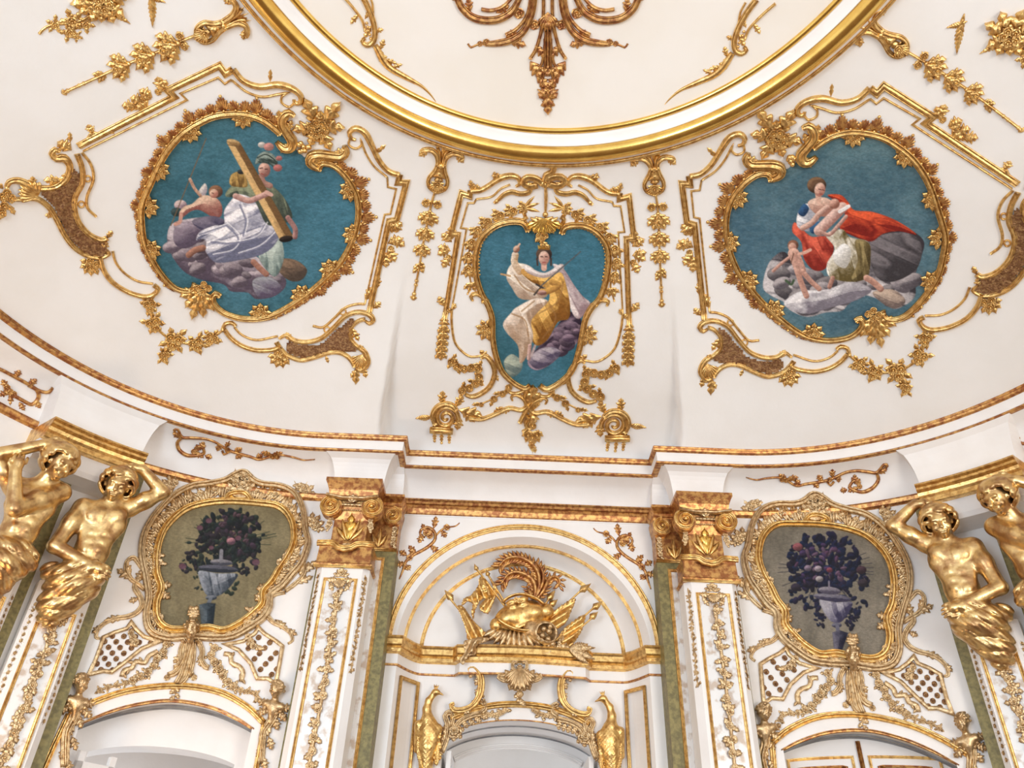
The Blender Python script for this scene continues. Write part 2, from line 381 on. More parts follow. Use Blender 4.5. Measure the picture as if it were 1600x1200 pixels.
# ================================================================== the room shell
def struct(o): o['kind'] = 'structure'; return o
def root(name, loc=(0, 0, 0)):
    o = bpy.data.objects.new(name, None); C.objects.link(o); o.location = loc; return o
# ---- ceiling: cove from the ring down to the cornice, and the shallow dome inside the ring
def build_ceiling():
    nph, ns = 680, 56
    ph = np.radians(np.linspace(-28, 208, nph)); V = np.zeros((nph, ns, 3))
    for i, a in enumerate(ph):
        ca, sa = math.cos(a), math.sin(a); rs = np.linspace(RR, 9, 900)
        L = lip(rs*ca, YR+rs*sa)
        xx = np.abs(rs*ca); lim = -0.06-0.34*(1-smooth(1.40, 1.50, xx))*(sa > 0)
        k = np.argmax(L < lim); r = np.linspace(RR-0.01, rs[k], ns)
        V[i, :, 0] = r*ca; V[i, :, 1] = YR+r*sa; V[i, :, 2] = z_cove(V[i, :, 0], V[i, :, 1])
    cove = struct(mesh_obj('ceiling', V.reshape(-1, 3), grid_faces(nph, ns), 'plaster'))
    n1, n2 = 20, 160; V = []
    for i in range(n1):
        r = RR*0.995*(i/(n1-1))+1e-3
        for j in range(n2):
            a = j/n2*2*math.pi; x, y = r*math.cos(a), YR+r*math.sin(a); V.append((x, y, float(z_dome(x, y))))
    mesh_obj('dome', V, grid_faces(n1, n2, False, True), 'dome', cove)
build_ceiling()
def lathe(name, sec, m, parent=None, n=220, sm=True):
    V = []
    for r, z in sec:
        for j in range(n): a = j/n*2*math.pi; V.append((r*math.cos(a), YR+r*math.sin(a), z))
    return mesh_obj(name, V, grid_faces(len(sec), n, False, True), m, parent, sm)
def circ(r, z, rad, a0=0, a1=360, n=12): return [(r+rad*math.cos(math.radians(a0+(a1-a0)*k/n)), z+rad*math.sin(math.radians(a0+(a1-a0)*k/n))) for k in range(n+1)]
ring = struct(lathe('trim_1', circ(2.342, 6.772, 0.068, -185, 170, 18), 'gold_bright'))
lathe('outer_band', [(2.395, 6.81), (2.402, 6.772), (2.43, 6.768), (2.445, 6.77), (2.45, 6.80)], 'white', ring)
lathe('fillet', [(2.438, 6.80), (2.440, 6.760), (2.448, 6.752), (2.462, 6.752), (2.470, 6.76), (2.474, 6.80)], 'gold', ring)
lathe('white_band', [(2.285, 6.775), (2.27, 6.80), (2.235, 6.835), (2.215, 6.845), (2.20, 6.88)], 'white', ring)
lathe('bead_ring', circ(2.192, 6.868, 0.024, -200, 160, 10), 'gold_bright', ring)
# ---- plan path of the cornice and walls
def plan(u, off=0.0, sg=1):               # point and room-facing normal along the wall, u = length from the break of the middle bay
    L0 = (LA-LC)-XB; R = LC+0.33; A = R*math.pi/2
    if u < L0: x, y, nx, ny = XB+u, LY+off, 0.0, -1.0
    elif u < L0+A:
        t = (u-L0)/R; x, y, nx, ny = LA-LC+(LC+off)*math.sin(t), LY-LC+(LC+off)*math.cos(t), -math.sin(t), -math.cos(t)
    else: x, y, nx, ny = LA+off, LY-LC-(u-L0-A), -1.0, 0.0
    return np.array([sg*x, y]), np.array([sg*nx, ny])
def u_of(P):
    x, y = abs(P[0]), P[1]; L0 = (LA-LC)-XB; R = LC+0.33
    if x < LA-LC: return x-XB
    if y > LY-LC: return L0+R*math.atan2(x-(LA-LC), y-(LY-LC))
    return L0+R*math.pi/2+(LY-LC-y)
UE = 8.6
def lip_path():
    us = [0.0]+list(np.linspace(0.1, 0.775, 4))+list(np.linspace(0.775, 0.775+2.75*math.pi/2, 60))[1:]+[UE]
    R_ = [(plan(u)[0], plan(u)[1]) for u in us]
    right = [p for p, n in R_]
    pts = [np.array([-p[0], p[1]]) for p in right[::-1]]+[np.array([-XB, YB]), np.array([XB, YB])]+right
    return np.array(pts)
def plan_sweep(name, path, sec, m, parent=None, sm=False, base=None):
    """sec: (offset towards the room, z)"""
    path = np.asarray(path, float); D = np.diff(path, axis=0); D /= np.linalg.norm(D, axis=1)[:, None]
    Nn = np.stack([D[:, 1], -D[:, 0]], 1)                         # right of the direction of travel = towards the room
    N1 = np.vstack([Nn[:1], Nn]); N2 = np.vstack([Nn, Nn[-1:]]); Nm = N1+N2; Nm /= np.linalg.norm(Nm, axis=1)[:, None]
    k = 1/np.clip((Nm*N2).sum(1), 0.3, 1)
    V = [[(p[0]+n[0]*kk*o, p[1]+n[1]*kk*o, z) for o, z in sec] for p, n, kk in zip(path, Nm, k)]
    return mesh_obj(name, np.array(V).reshape(-1, 3), grid_faces(len(path), len(sec)), m, parent, sm, base)
LP = lip_path()
corn = struct(plan_sweep('trim_2', LP, [(-0.06, 5.47), (0.0, 5.455), (0.0, 5.44), (-0.006, 5.345), (-0.02, 5.335), (-0.06, 5.335)], 'white'))
plan_sweep('gilt_edge', LP, [(-0.05, 5.50), (0.02, 5.50), (0.032, 5.487), (0.024, 5.474), (0.034, 5.462), (0.026, 5.447), (0.008, 5.438), (-0.01, 5.438)], 'gold_worn', corn)
plan_sweep('gilt_bead', LP, [(-0.03, 5.338), (0.004, 5.337), (0.010, 5.329), (0.004, 5.32), (-0.012, 5.315), (-0.05, 5.317)], 'gold_worn', corn)
ts = np.linspace(0, 1, 12)
SOF = [(-0.03-0.30*math.sqrt(max(0, 1-(1-t)**2)), 5.318-0.34*t) for t in ts]+[(-0.322, 4.97), (-0.322, 4.945), (-0.335, 4.94)]
i0 = [i for i in range(len(LP)) if abs(LP[i][1]-YB) < 1e-6]
soff = struct(plan_sweep('trim_3', np.vstack([LP[:i0[0]-1], [(-1.45, LY)]]), SOF, 'white', sm=True))
plan_sweep('cove_section', np.vstack([[(1.45, LY)], LP[i0[1]+2:]]), SOF, 'white', soff, True)
plan_sweep('cove_section', [(-1.5, YB), (1.5, YB)], SOF, 'white', soff, True)
for s_ in (-1, 1):                          # step of the soffit beside the middle bay
    xa, xb = sorted((s_*1.235, s_*1.46)); fr_ = MB(); tt = np.linspace(0, 1, 9)
    prof = [(6.70+.16*math.sqrt(max(0, 1-(1-q)**2)), 5.318-.33*q) for q in tt]; sec = prof+[(7.02, 4.988), (7.02, 5.318)]; n_ = len(sec)
    fr_.add([(x, y, z) for x in (xa, xb) for y, z in sec], [(i, (i+1) % n_, n_+(i+1) % n_, n_+i) for i in range(n_)]+[tuple(range(n_)), tuple(range(2*n_-1, n_-1, -1))])
    fr_.box(((xa+xb)/2, 6.58, 5.325), ((xb-xa)/2, 0.14, 0.006)); fr_.build('cove_step', 'white', soff)
# ---- walls
def door_curve(pts):                      # traced opening on the curved wall -> (u, z)
    P = hits(WALL, spline(pts, 4.0)); return np.array([(u_of(p), p[2]) for p in P])
DOOR_L_PX = [(88, 1200), (125, 1130), (168, 1113), (215, 1100), (269, 1094), (325, 1103), (365, 1120), (394, 1137), (381, 1200)]
DOOR_R_PX = [tuple(v) for v in fixmir(WALL, FIX_WALL, DOOR_L_PX)]
def side_wall(name, sg, dpx):
    dc = door_curve(dpx[1:-1]); ua, ub = dc[:, 0].min(), dc[:, 0].max(); order = np.argsort(dc[:, 0]); du, dz = dc[order, 0], dc[order, 1]
    us = np.unique(np.r_[np.linspace(0.30, UE, 150), np.linspace(ua, ub, 40), ua-1e-4, ub+1e-4])
    V, Fc = [], []
    for i, u in enumerate(us):
        p, n = plan(u, 0.33, sg); zb = float(np.interp(u, du, dz)) if ua <= u <= ub else 0.0
        V += [(p[0], p[1], 4.97), (p[0], p[1], zb)]
        if i: a = 2*i; Fc.append((a-2, a-1, a+1, a))
    o = struct(mesh_obj(name, V, Fc, 'white', sm=False)); return o, (ua, ub, du, dz)
wall_l, DL = side_wall('wall_left', -1, DOOR_L_PX)
wall_r, DR = side_wall('wall_right', 1, DOOR_R_PX)
for sg, nm in ((-1, 'gilt_rail'), (1, 'gilt_rail')):
    pth = np.array([plan(u, 0.33, sg)[0] for u in np.linspace(0.5, 6.5, 90)])
    if sg < 0: pth = pth[::-1]
    plan_sweep(nm, pth, [(0, 5.0), (0.03, 5.0), (0.04, 4.98), (0.03, 4.95), (0.015, 4.935), (0, 4.93)], 'gold_worn', wall_l if sg < 0 else wall_r)
# middle bay wall with the arched niche
YW, YN = 7.02, 7.34
AX, AZ, AB = 1.155, 3.69, 1.08            # niche arch: half width, springing height, rise
BX, BB = 0.93, 0.87                       # back arch
def arch(a, b, z0, n=48): t = np.linspace(math.pi, 0, n); return np.stack([a*np.cos(t), z0+b*np.sin(t)], 1)
def build_middle():
    A = arch(AX, AB, AZ)
    mb = MB(); top = [(x, YW, 4.975) for x in A[:, 0]]; bot = [(x, YW, z) for x, z in A]
    n = len(A); mb.add(top+bot, [(i, n+i, n+i+1, i+1) for i in range(n-1)])
    for s in (-1, 1):
        mb.add([(s*AX, YW, 0), (s*1.6, YW, 0), (s*1.6, YW, 4.975), (s*AX, YW, 4.975)], [(0, 1, 2, 3)])
    wb = struct(mb.build('wall_back', 'white'))
    B = arch(BX, BB, AZ+0.03); V = []; ns = 7                         # splayed reveal
    for k in range(ns):
        t = k/(ns-1); e = math.sin(t*math.pi/2)
        for (x, z), (x2, z2) in zip(A, B): V.append((x+(x2-x)*t, YW+(YN-YW)*e, z+(z2-z)*t))
    mesh_obj('niche_reveal', V, grid_faces(ns, len(A)), 'white', wb)
    m2 = MB(); m2.add([(x, YN, z) for x, z in B]+[(0, YN, AZ-0.02)], [(i, len(B), i+1) for i in range(len(B)-1)]); m2.build('niche_back', 'white', wb)
    return wb
wall_b = build_middle()
S_WB, S_NB = PLANE((0, YW, 0), (0, -1, 0)), PLANE((0, YN, 0), (0, -1, 0))
def arch_mould(name, a, b, z0, y, w, h, parent, m='gold', nrm=None, legs=0.0, prof='frame', ends=None):
    A = arch(a, b, z0, 60)
    if legs: A = np.vstack([[(-a, z0-legs)], A, [(a, z0-legs)]])
    yy = np.full(len(A), y); P = np.stack([A[:, 0], yy, A[:, 1]], 1); N = np.tile(np.array([0, -1.0, 0]), (len(P), 1))
    V, Fc = sweep3(P, N, w, h, prof); return mesh_obj(name, V, Fc, m, parent)
arch_mould('gilt_arch', 1.225, 1.15, AZ+0.03, YW, 0.055, 0.03, wall_b)
def lerp_arch(t):
    e = math.sin(t*math.pi/2); return AX+(BX-AX)*t, AB+(BB-AB)*t, AZ+0.03*t, YW+(YN-YW)*e
def reveal_panel():
    pts = []; 
    for t, order in ((0.25, 1), (0.88, -1)):
        a, b, z0, y = lerp_arch(t); th = np.linspace(math.pi*0.985, math.pi*0.015, 60)[::order]
        pts += [(a*math.cos(k), y, z0+b*math.sin(k)) for k in th]
    P = np.array(pts); P = np.array([p for p in P])
    a0, b0, z00, y0 = lerp_arch(0.25); a1, b1, z01, y1 = lerp_arch(0.88)
    nr = np.array([[-p[0]*0.55, -0.75, -(p[2]-AZ)*0.55] for p in P]); nr /= np.linalg.norm(nr, axis=1)[:, None]
    V, Fc = sweep3(P, nr, 0.036, 0.02, 'frame', closed=True); mesh_obj('gilt_panel_border', V, Fc, 'gold', wall_b)
reveal_panel()
# niche cornice and the concave wall with the doorway below it
def npath(xs, bow=True):
    out = []
    for x in xs:
        ax = abs(x)
        y = 6.99 if ax > 1.12 else 6.99+(YN-0.06-6.99)*math.sin(min(1, (1.12-ax)/0.20)*math.pi/2)**1.0
        out.append((x, y))
    return out
xsL = [-1.30, -1.125]+list(np.linspace(-1.12, -0.92, 9))+[-0.62]
bow = [(-0.615, YN-0.06), (-0.57, YN-0.15)]+[(x, YN-0.15-0.05*math.cos(x/0.57*math.pi/2)) for x in np.linspace(-0.5, 0.5, 9)]+[(0.57, YN-0.15), (0.615, YN-0.06)]
NP = npath(xsL)+bow+npath([-x for x in xsL[::-1]])
nc = struct(plan_sweep('trim_4', NP, [(-0.25, 3.735), (0.055, 3.735), (0.06, 3.72), (0.05, 3.705), (0.05, 3.66), (0.035, 3.645), (0.045, 3.625), (0.035, 3.60), (0.01, 3.59), (0.0, 3.585)], 'gold'))
plan_sweep('white_fascia', NP, [(0.0, 3.59), (0.006, 3.575), (0.006, 3.505), (0.0, 3.495)], 'white', nc)
plan_sweep('gilt_line', NP, [(0.0, 3.50), (0.014, 3.498), (0.014, 3.485), (0.0, 3.48)], 'gold_worn', nc)
CXs = [-1.30, -1.125]+list(np.linspace(-1.12, -0.92, 9))
def cdoor_top(x): return 2.80+0.34*math.sqrt(max(0, 1-(x/0.80)**2))
def build_lower():
    xs = np.unique(np.r_[-1.30, -1.125, np.linspace(-1.12, -0.92, 9), np.linspace(-0.92, 0.92, 70), np.linspace(0.92, 1.12, 9), 1.125, 1.30, -0.6801, -0.68, 0.68, 0.6801])
    V, Fc = [], []
    for i, x in enumerate(xs):
        y = npath([x])[0][1]+0.0
        V += [(x, y, 3.60), (x, y, cdoor_top(x) if abs(x) <= 0.68 else 0.0)]
        if i: Fc.append((2*i-2, 2*i-1, 2*i+1, 2*i))
    return mesh_obj('niche_wall', V, Fc, 'white', wall_b, False)
build_lower()
fl = MB(); fl.add([(-6, -4, 0), (6, -4, 0), (6, 12, 0), (-6, 12, 0)], [(0, 1, 2, 3)]); struct(fl.build('floor', 'wood'))
# ================================================================== ceiling ornaments
def at(surf, p): return tuple(hits(surf, [p])[0])
def side(sg, surf, K):                    # traced points of the left half, or their counterparts on the right half
    if sg < 0: return lambda q: np.asarray(q, float).reshape(-1, 2)
    return lambda q: fixmir(surf, K, q)
def put_s(T, sg, kind, surf, p, ang, length, width=None, parent=None, m='gold', **kw):
    """put() for traced left-half pieces; the direction is carried over to the right half as well"""
    if sg < 0: return put(kind, surf, p, ang, length, width, parent, m, **kw)
    a = math.radians(ang); p = np.asarray(p, float); q = T([p, p+np.array([math.cos(a), -math.sin(a)])*8])
    d = q[1]-q[0]; k = np.linalg.norm(d)/8
    return put({'plume': 'plumeL', 'plumeL': 'plume'}.get(kind, kind), surf, q[0], math.degrees(math.atan2(-d[1], d[0])), length*k, width, parent, m, **kw)
def ring_px(c, r, n=14): t = np.linspace(0, 2*math.pi, n, endpoint=False); return np.stack([c[0]+r*np.cos(t), c[1]+r*np.sin(t)], 1)
def fill_mesh(name, surf, poly, m, parent, lift=0.01, step=5.0, bumpy=0.0):
    """a slightly raised field filling a traced outline, following the surface"""
    poly = spline(poly, 6.0, True); x0, y0 = poly.min(0); x1, y1 = poly.max(0)
    xs = np.arange(x0-step, x1+step, step); ys = np.arange(y0-step, y1+step, step)
    X, Y = np.meshgrid(xs, ys); Q = np.stack([X.ravel(), Y.ravel()], 1); ins = inside(poly, Q).reshape(X.shape).astype(int)
    P = hits(surf, Q); N = normals(surf, P); h = lift+(bumpy*rng.random(len(P)) if bumpy else 0)
    P = P+N*np.reshape(h, (-1, 1) if np.ndim(h) else ())
    ny, nx = X.shape; Fc = []; used = {}; V = []
    def idx(k):
        if k not in used: used[k] = len(V); V.append(P[k])
        return used[k]
    for j in range(ny-1):
        for i in range(nx-1):
            if ins[j, i]+ins[j+1, i]+ins[j, i+1]+ins[j+1, i+1] >= 2:
                Fc.append(tuple(idx(k) for k in (j*nx+i, (j+1)*nx+i, (j+1)*nx+i+1, j*nx+i+1)))
    return mesh_obj(name, V, Fc, m, parent)
def inside(poly, Q):
    r = np.zeros(len(Q), bool); x, y = Q[:, 0], Q[:, 1]; n = len(poly); j = n-1
    for i in range(n):
        xi, yi = poly[i]; xj, yj = poly[j]
        c = ((yi > y) != (yj > y)) & (x < (xj-xi)*(y-yi)/(yj-yi+1e-12)+xi); r ^= c; j = i
    return r
SIDE_WORD = {-1: 'the woman with a column', 1: 'the mother in a red cloak'}
# ---- the two large corner panels
def corner_panel(sg):
    T = side(sg, COVE, FIX_COVE); S = COVE
    t = thing('panel_frame', 'gilt ceiling frame with scrolled corners around '+SIDE_WORD[sg], 'frame', at(S, T([(395, 345)])[0]), 'gilt corner frames of the ceiling')
    def mo(name, pts, w, **kw): return mould(name, S, T(pts), w, t, kw.pop('m', 'gold'), **kw)
    A = [(122, 228), (272, 151), (262, 141), (343, 102), (352, 115), (364, 108)]
    mo('moulding', A, 9, sharp=True, prof='frame', h=5)
    mo('moulding', [(364, 108), (380, 126), (405, 135), (435, 132), (458, 139), (470, 150), (469, 160), (461, 161), (459, 155)], 9, prof='round', h=6, taper=[1, 1, 1, 1.2, 1, .5])
    mo('moulding', [(556, 218), (549, 216), (546, 207), (556, 200), (570, 207), (580, 225), (592, 250), (607, 267), (624, 273)], 9, prof='round', h=6, taper=[.5, 1, 1.2, 1, 1, 1])
    mo('moulding', [(625, 272), (622, 285), (635, 285), (620, 343), (608, 345), (577, 487)], 9, sharp=True, prof='frame', h=5)
    mo('inner_line', [(130, 236), (292, 156), (282, 146), (341, 121), (351, 131), (362, 124)], 3, sharp=True, h=2.5)
    mo('inner_line', [(362, 125), (385, 143), (410, 151), (435, 147), (449, 145), (441, 150), (440, 160), (452, 167), (460, 160)], 3.5, h=3)
    mo('inner_line', [(547, 215), (545, 226), (556, 232), (565, 226), (564, 219), (572, 240), (585, 260), (604, 276)], 3.5, h=3)
    mo('inner_line', [(605, 276), (606, 292), (619, 295), (610, 334), (601, 335), (570, 475)], 3, sharp=True, h=2.5)
    mo('inner_line', [(570, 475), (557, 475), (539, 481), (522, 497), (505, 511), (489, 509)], 4, h=3)
    mo('inner_line', [(128, 238), (142, 257), (146, 280), (136, 307), (137, 325), (150, 338)], 4, h=3)
    for c in ((137, 279), (127, 319), (536, 487), (511, 515)): mo('ring', ring_px(c, 4.5), 2.5, closed=True, h=2.5, step=2)
    # rocaille cartouches with dark ground
    for poly in ([(65, 292), (85, 293), (104, 281), (116, 262), (126, 285), (116, 310), (115, 332), (123, 352), (139, 369), (160, 378), (166, 392), (150, 398), (128, 391), (112, 374), (99, 352), (87, 326), (70, 308)],
                 [(452, 534), (480, 541), (505, 535), (527, 515), (545, 500), (558, 497), (546, 513), (546, 530), (560, 545), (535, 548), (510, 548), (488, 554), (470, 556), (450, 549)]):
        tag(fill_mesh('rocaille_field', S, T(poly), 'bole', t, 0.006, 3.5, 0.022), label='dark rough gilt field')
    mo('border', [(10, 293), (14, 284), (27, 281), (43, 287), (60, 293), (85, 292), (103, 279), (109, 260), (100, 246), (88, 247), (81, 240), (86, 233), (93, 237)], 8, prof='ribbed', h=6, taper=[.7, 1, 1.3, 1, 1, 1, 1, 1.3, 1, .6])
    mo('border', [(120, 240), (128, 262), (128, 285), (117, 307), (117, 330), (125, 350), (140, 366), (158, 374), (168, 371)], 7, prof='ribbed', h=6)
    mo('border', [(6, 312), (25, 311), (55, 309), (75, 322), (87, 340), (100, 365), (115, 385), (135, 398), (155, 402), (170, 396), (163, 388)], 7, prof='ribbed', h=6, taper=[.5, 1, 1, 1, 1, 1, .6])
    mo('border', [(436, 529), (448, 523), (459, 531), (479, 534), (502, 528), (522, 511), (539, 494), (559, 487), (577, 491), (583, 500), (577, 505), (571, 501)], 7, prof='ribbed', h=6, taper=[.6, 1, 1, 1, 1, 1, 1, 1.2, .6])
    mo('border', [(571, 498), (560, 501), (549, 512), (548, 528), (560, 542), (568, 543)], 6, prof='ribbed', h=6)
    mo('border', [(432, 534), (439, 545), (450, 555), (470, 562), (490, 558), (516, 550), (533, 551), (547, 560), (555, 573)], 7, prof='ribbed', h=6)
    mo('border', [(560, 541), (571, 551), (575, 567), (565, 578), (556, 574)], 8, prof='ribbed', h=7)
    mo('scroll_bar', [(156, 400), (161, 420), (175, 440), (200, 456), (225, 463), (240, 460), (247, 451), (240, 445)], 7, h=6)
    mo('scroll_bar', [(176, 392), (181, 410), (195, 427), (215, 439), (239, 443)], 3.5, h=3)
    mo('scroll_bar', [(348, 515), (352, 506), (362, 504), (368, 509)], 6, h=5)
    mo('scroll_bar', [(350, 514), (361, 528), (378, 540), (401, 547), (427, 546), (440, 540)], 7, h=6)
    mo('scroll_bar', [(366, 511), (378, 523), (401, 531), (434, 525)], 3.5, h=3)
    P = lambda *a, **k: put_s(T, sg, *a, parent=t, **k)
    for it in [('acanthus', S, (112, 234), 150, 26, 22), ('acanthus', S, (106, 268), 240, 26, 14), ('acanthus', S, (98, 283), 175, 30, 16), ('acanthus', S, (52, 291), 95, 16, 12), ('leaf', S, (110, 222), 95, 16, 10),
               ('shell', S, (60, 305), 150, 34, 30), ('acanthus', S, (84, 337), 175, 14, 10), ('leaf', S, (135, 215), 20, 22, 14), ('leaf', S, (165, 200), -30, 16, 12), ('acanthus', S, (145, 208), 120, 16, 14),
               ('leaf', S, (168, 372), 60, 14, 12), ('leaf', S, (422, 128), 88, 20, 9), ('leaf', S, (586, 240), 40, 22, 10), ('acanthus', S, (570, 470), 60, 26, 14), ('acanthus', S, (588, 452), 80, 22, 12),
               ('acanthus', S, (549, 512), -60, 24, 12), ('acanthus', S, (583, 482), 40, 16, 12), ('shell', S, (566, 553), -110, 26, 22), ('leaf', S, (556, 575), -90, 26, 16), ('leaf', S, (568, 575), -75, 16, 12),
               ('leaf', S, (558, 578), -130, 16, 12), ('acanthus', S, (452, 532), 110, 14, 12), ('leaf', S, (509, 556), -70, 12, 8), ('acanthus', S, (158, 392), 60, 18, 14)]: P(*it)
    # sprigs fixed to the mouldings
    for c, a in (((238, 152), 150), ((226, 160), 160), ((248, 145), 60), ((214, 168), 170), ((254, 142), 110), ((232, 156), 215), ((220, 163), 60)): P('acanthus', S, c, a, 24, 19)
    for c in ((247, 143), (222, 155), (212, 166)): P('flower', S, c, 0, 11)
    for c, a in (((610, 362), 40), ((612, 372), -30), ((606, 388), -60), ((612, 364), 80), ((606, 380), 20), ((603, 394), -90)): P('acanthus', S, c, a, 24, 18)
    for c in ((619, 358), (617, 378), (611, 388)): P('flower', S, c, 0, 10)
    for c, a, n in (((144, 412), 230, 5), ((438, 556), 250, 5)):
        for k in range(n): P('leaf', S, c, a+(k-2)*34, 20, 13)
        for k in range(3): P('rose', S, (c[0]+7*math.cos(k*2.1), c[1]+6*math.sin(k*2.1)), 0, 13, lift=0.012)
    for c in ((10, 300), (17, 308), (4, 306), (6, 320), (2, 331)): P('rose', S, c, 0, 15, lift=0.01)
    for c, a in (((8, 318), 250), ((4, 330), 240), ((14, 320), 300), ((5, 295), 140)): P('leaf', S, c, a, 18, 12)
    # garland between the two scroll bars
    g = thing('garland', 'gilt ceiling garland with a hanging sprig below '+SIDE_WORD[sg], 'garland', at(S, T([(270, 530)])[0]), 'gilt garlands under the corner frames')
    mould('stem', S, T([(238, 462), (236, 480), (242, 508), (262, 527), (285, 535), (307, 538), (330, 528), (348, 516)]), 4, g)
    mould('stem', S, T([(270, 530), (262, 545), (256, 560)]), 3, g)
    rr = random.Random(5)
    for cx_, cy_, sz in ((234, 477, 24), (240, 505, 28), (272, 531, 32), (307, 537, 26), (331, 528, 24), (257, 556, 20)):
        for k in range(6): put_s(T, sg, 'leaf', S, (cx_, cy_), k*60+rr.uniform(-20, 20), sz*rr.uniform(.62, .85), sz*.42, g)
        for k in range(3): put_s(T, sg, 'rose', S, (cx_+sz*.22*math.cos(k*2.1+cx_), cy_+sz*.22*math.sin(k*2.1+cx_)), 0, sz*.52, None, g, lift=0.015)
    return t
for sg in (-1, 1): corner_panel(sg)
# ---- frames of the two ovals (canvases follow with the paintings)
OVAL = [(340, 179), (380, 177), (410, 186), (432, 202), (452, 222), (478, 246), (502, 254), (522, 258), (542, 277), (557, 305), (560, 337), (552, 372), (537, 402), (522, 421), (490, 451), (450, 479), (418, 494), (384, 497),
        (355, 490), (338, 477), (315, 468), (295, 456), (269, 448), (246, 419), (227, 382), (222, 347), (221, 317), (237, 280), (257, 240), (282, 210), (310, 191)]
OVAL_FR1 = [(438, 208), (432, 202), (410, 186), (380, 177), (340, 179), (310, 191), (282, 210), (257, 240), (237, 280), (222, 317), (221, 347), (227, 382), (246, 419), (269, 446), (288, 454), (300, 452), (304, 446), (299, 444)]
OVAL_FR2 = [(498, 262), (504, 254), (522, 258), (542, 277), (557, 305), (560, 337), (552, 372), (537, 402), (522, 421), (490, 451), (450, 479), (418, 494), (384, 497), (355, 490), (339, 479), (332, 466), (337, 458), (344, 462)]
def oval_frame(sg, t):
    T = side(sg, COVE, FIX_COVE); S = COVE; P = lambda *a, **k: put_s(T, sg, *a, parent=t, **k)
    for pts in (OVAL_FR1, OVAL_FR2): mould('frame_moulding', S, T(pts), 9, t, 'gold', prof='frame', h=8, lift=0.004)
    q = np.array(OVAL, float); cen = np.array([392.0, 338.0]); full = spline(q, 2.0, True)
    ang = np.degrees(np.arctan2(-(full[:, 1]-cen[1]), full[:, 0]-cen[0])) % 360
    lenf = lambda a: np.interp(a, [0, 25, 38, 62, 66, 90, 115, 150, 180, 215, 235, 250, 275, 300, 330, 360], [27, 27, 0, 0, 24, 28, 26, 22, 15, 8, 0, 0, 5, 12, 24, 27])
    for k in range(62):
        a = k*360/62; L = float(lenf(a))
        if L < 3: continue
        p = full[np.argmin(np.abs((ang-a+180) % 360-180))]; d = p-cen; an = math.degrees(math.atan2(-d[1], d[0]))
        big = (k % 3 == 0) and L > 14
        P('fan', S, p+d/np.linalg.norm(d)*2, an, L*(1.0 if big else 0.72), 17, m='gold_worn', relief=10, lift=0.004)
        if big and L > 21: P('bead', S, p+d/np.linalg.norm(d)*(L+1), 0, 5.5)
    for k in range(60):
        a = k*6+2; L = float(lenf(a))
        if L < 6: continue
        p = full[np.argmin(np.abs((ang-a+180) % 360-180))]; d = p-cen; P('bead', S, p+d/np.linalg.norm(d)*6, 0, 4.5, lift=0.02)
    for c, a in (((380, 182), 268), ((297, 204), 310), ((247, 264), 345), ((230, 322), 0), ((234, 390), 20), ((548, 296), 190), ((553, 366), 180), ((517, 421), 140), ((472, 461), 110), ((407, 490), 90)):
        for k in range(5): P('leaf', S, c, a+(k-2)*40, 19, 12, lift=0.02)
        for k in range(3): P('rose', S, (c[0]+6*math.cos(math.radians(a+(k-1)*70)), c[1]-6*math.sin(math.radians(a+(k-1)*70))), 0, 11, lift=0.03)
    # scrolls either side of the crest
    mould('scroll', S, T([(460, 180), (452, 175), (444, 180), (441, 192), (449, 206), (457, 219), (453, 229), (442, 229), (432, 220)]), 13, t, prof='ribbed', h=10, taper=[.5, .9, 1, 1, 1.1, 1.1, 1, .5], lift=0.01)
    mould('scroll', S, T([(538, 226), (541, 236), (533, 243), (517, 242), (500, 240), (487, 243), (485, 252), (494, 260), (503, 264)]), 13, t, prof='ribbed', h=10, taper=[.5, .9, 1, 1, 1.1, 1.1, 1, .5], lift=0.01)
    for p, a, L, wd in (((440, 196), 100, 26, 14), ((455, 222), 220, 22, 14), ((446, 205), 60, 22, 12), ((520, 243), 30, 24, 14), ((494, 246), 270, 20, 14), ((508, 243), 200, 22, 12)): P('acanthus', S, p, a, L, wd, lift=0.02)
    # crest flower
    c = (497, 197)
    for a, L, wd in ((115, 48, 24), (48, 52, 24), (0, 42, 22), (300, 42, 22), (245, 32, 22), (185, 40, 22), (80, 26, 18)): P('acanthus', S, c, a, L, wd, lift=0.015)
    for k in range(7): P('rose', S, (c[0]+11*math.cos(k*.9), c[1]+9*math.sin(k*.9)), 0, 14, lift=0.04)
    for k in range(8): P('bead', S, (475+rng.uniform(-10, 10), 227+rng.uniform(-7, 7)), 0, 8, lift=0.03)
    # palm shell at the foot
    for a, L in ((195, 36), (225, 38), (250, 50), (272, 44), (300, 38)): P('acanthus', S, (316, 452), a, L, 20, lift=0.015)
    for k in range(4): P('rose', S, (318+8*math.cos(k*1.6), 448+6*math.sin(k*1.6)), 0, 11, lift=0.03)
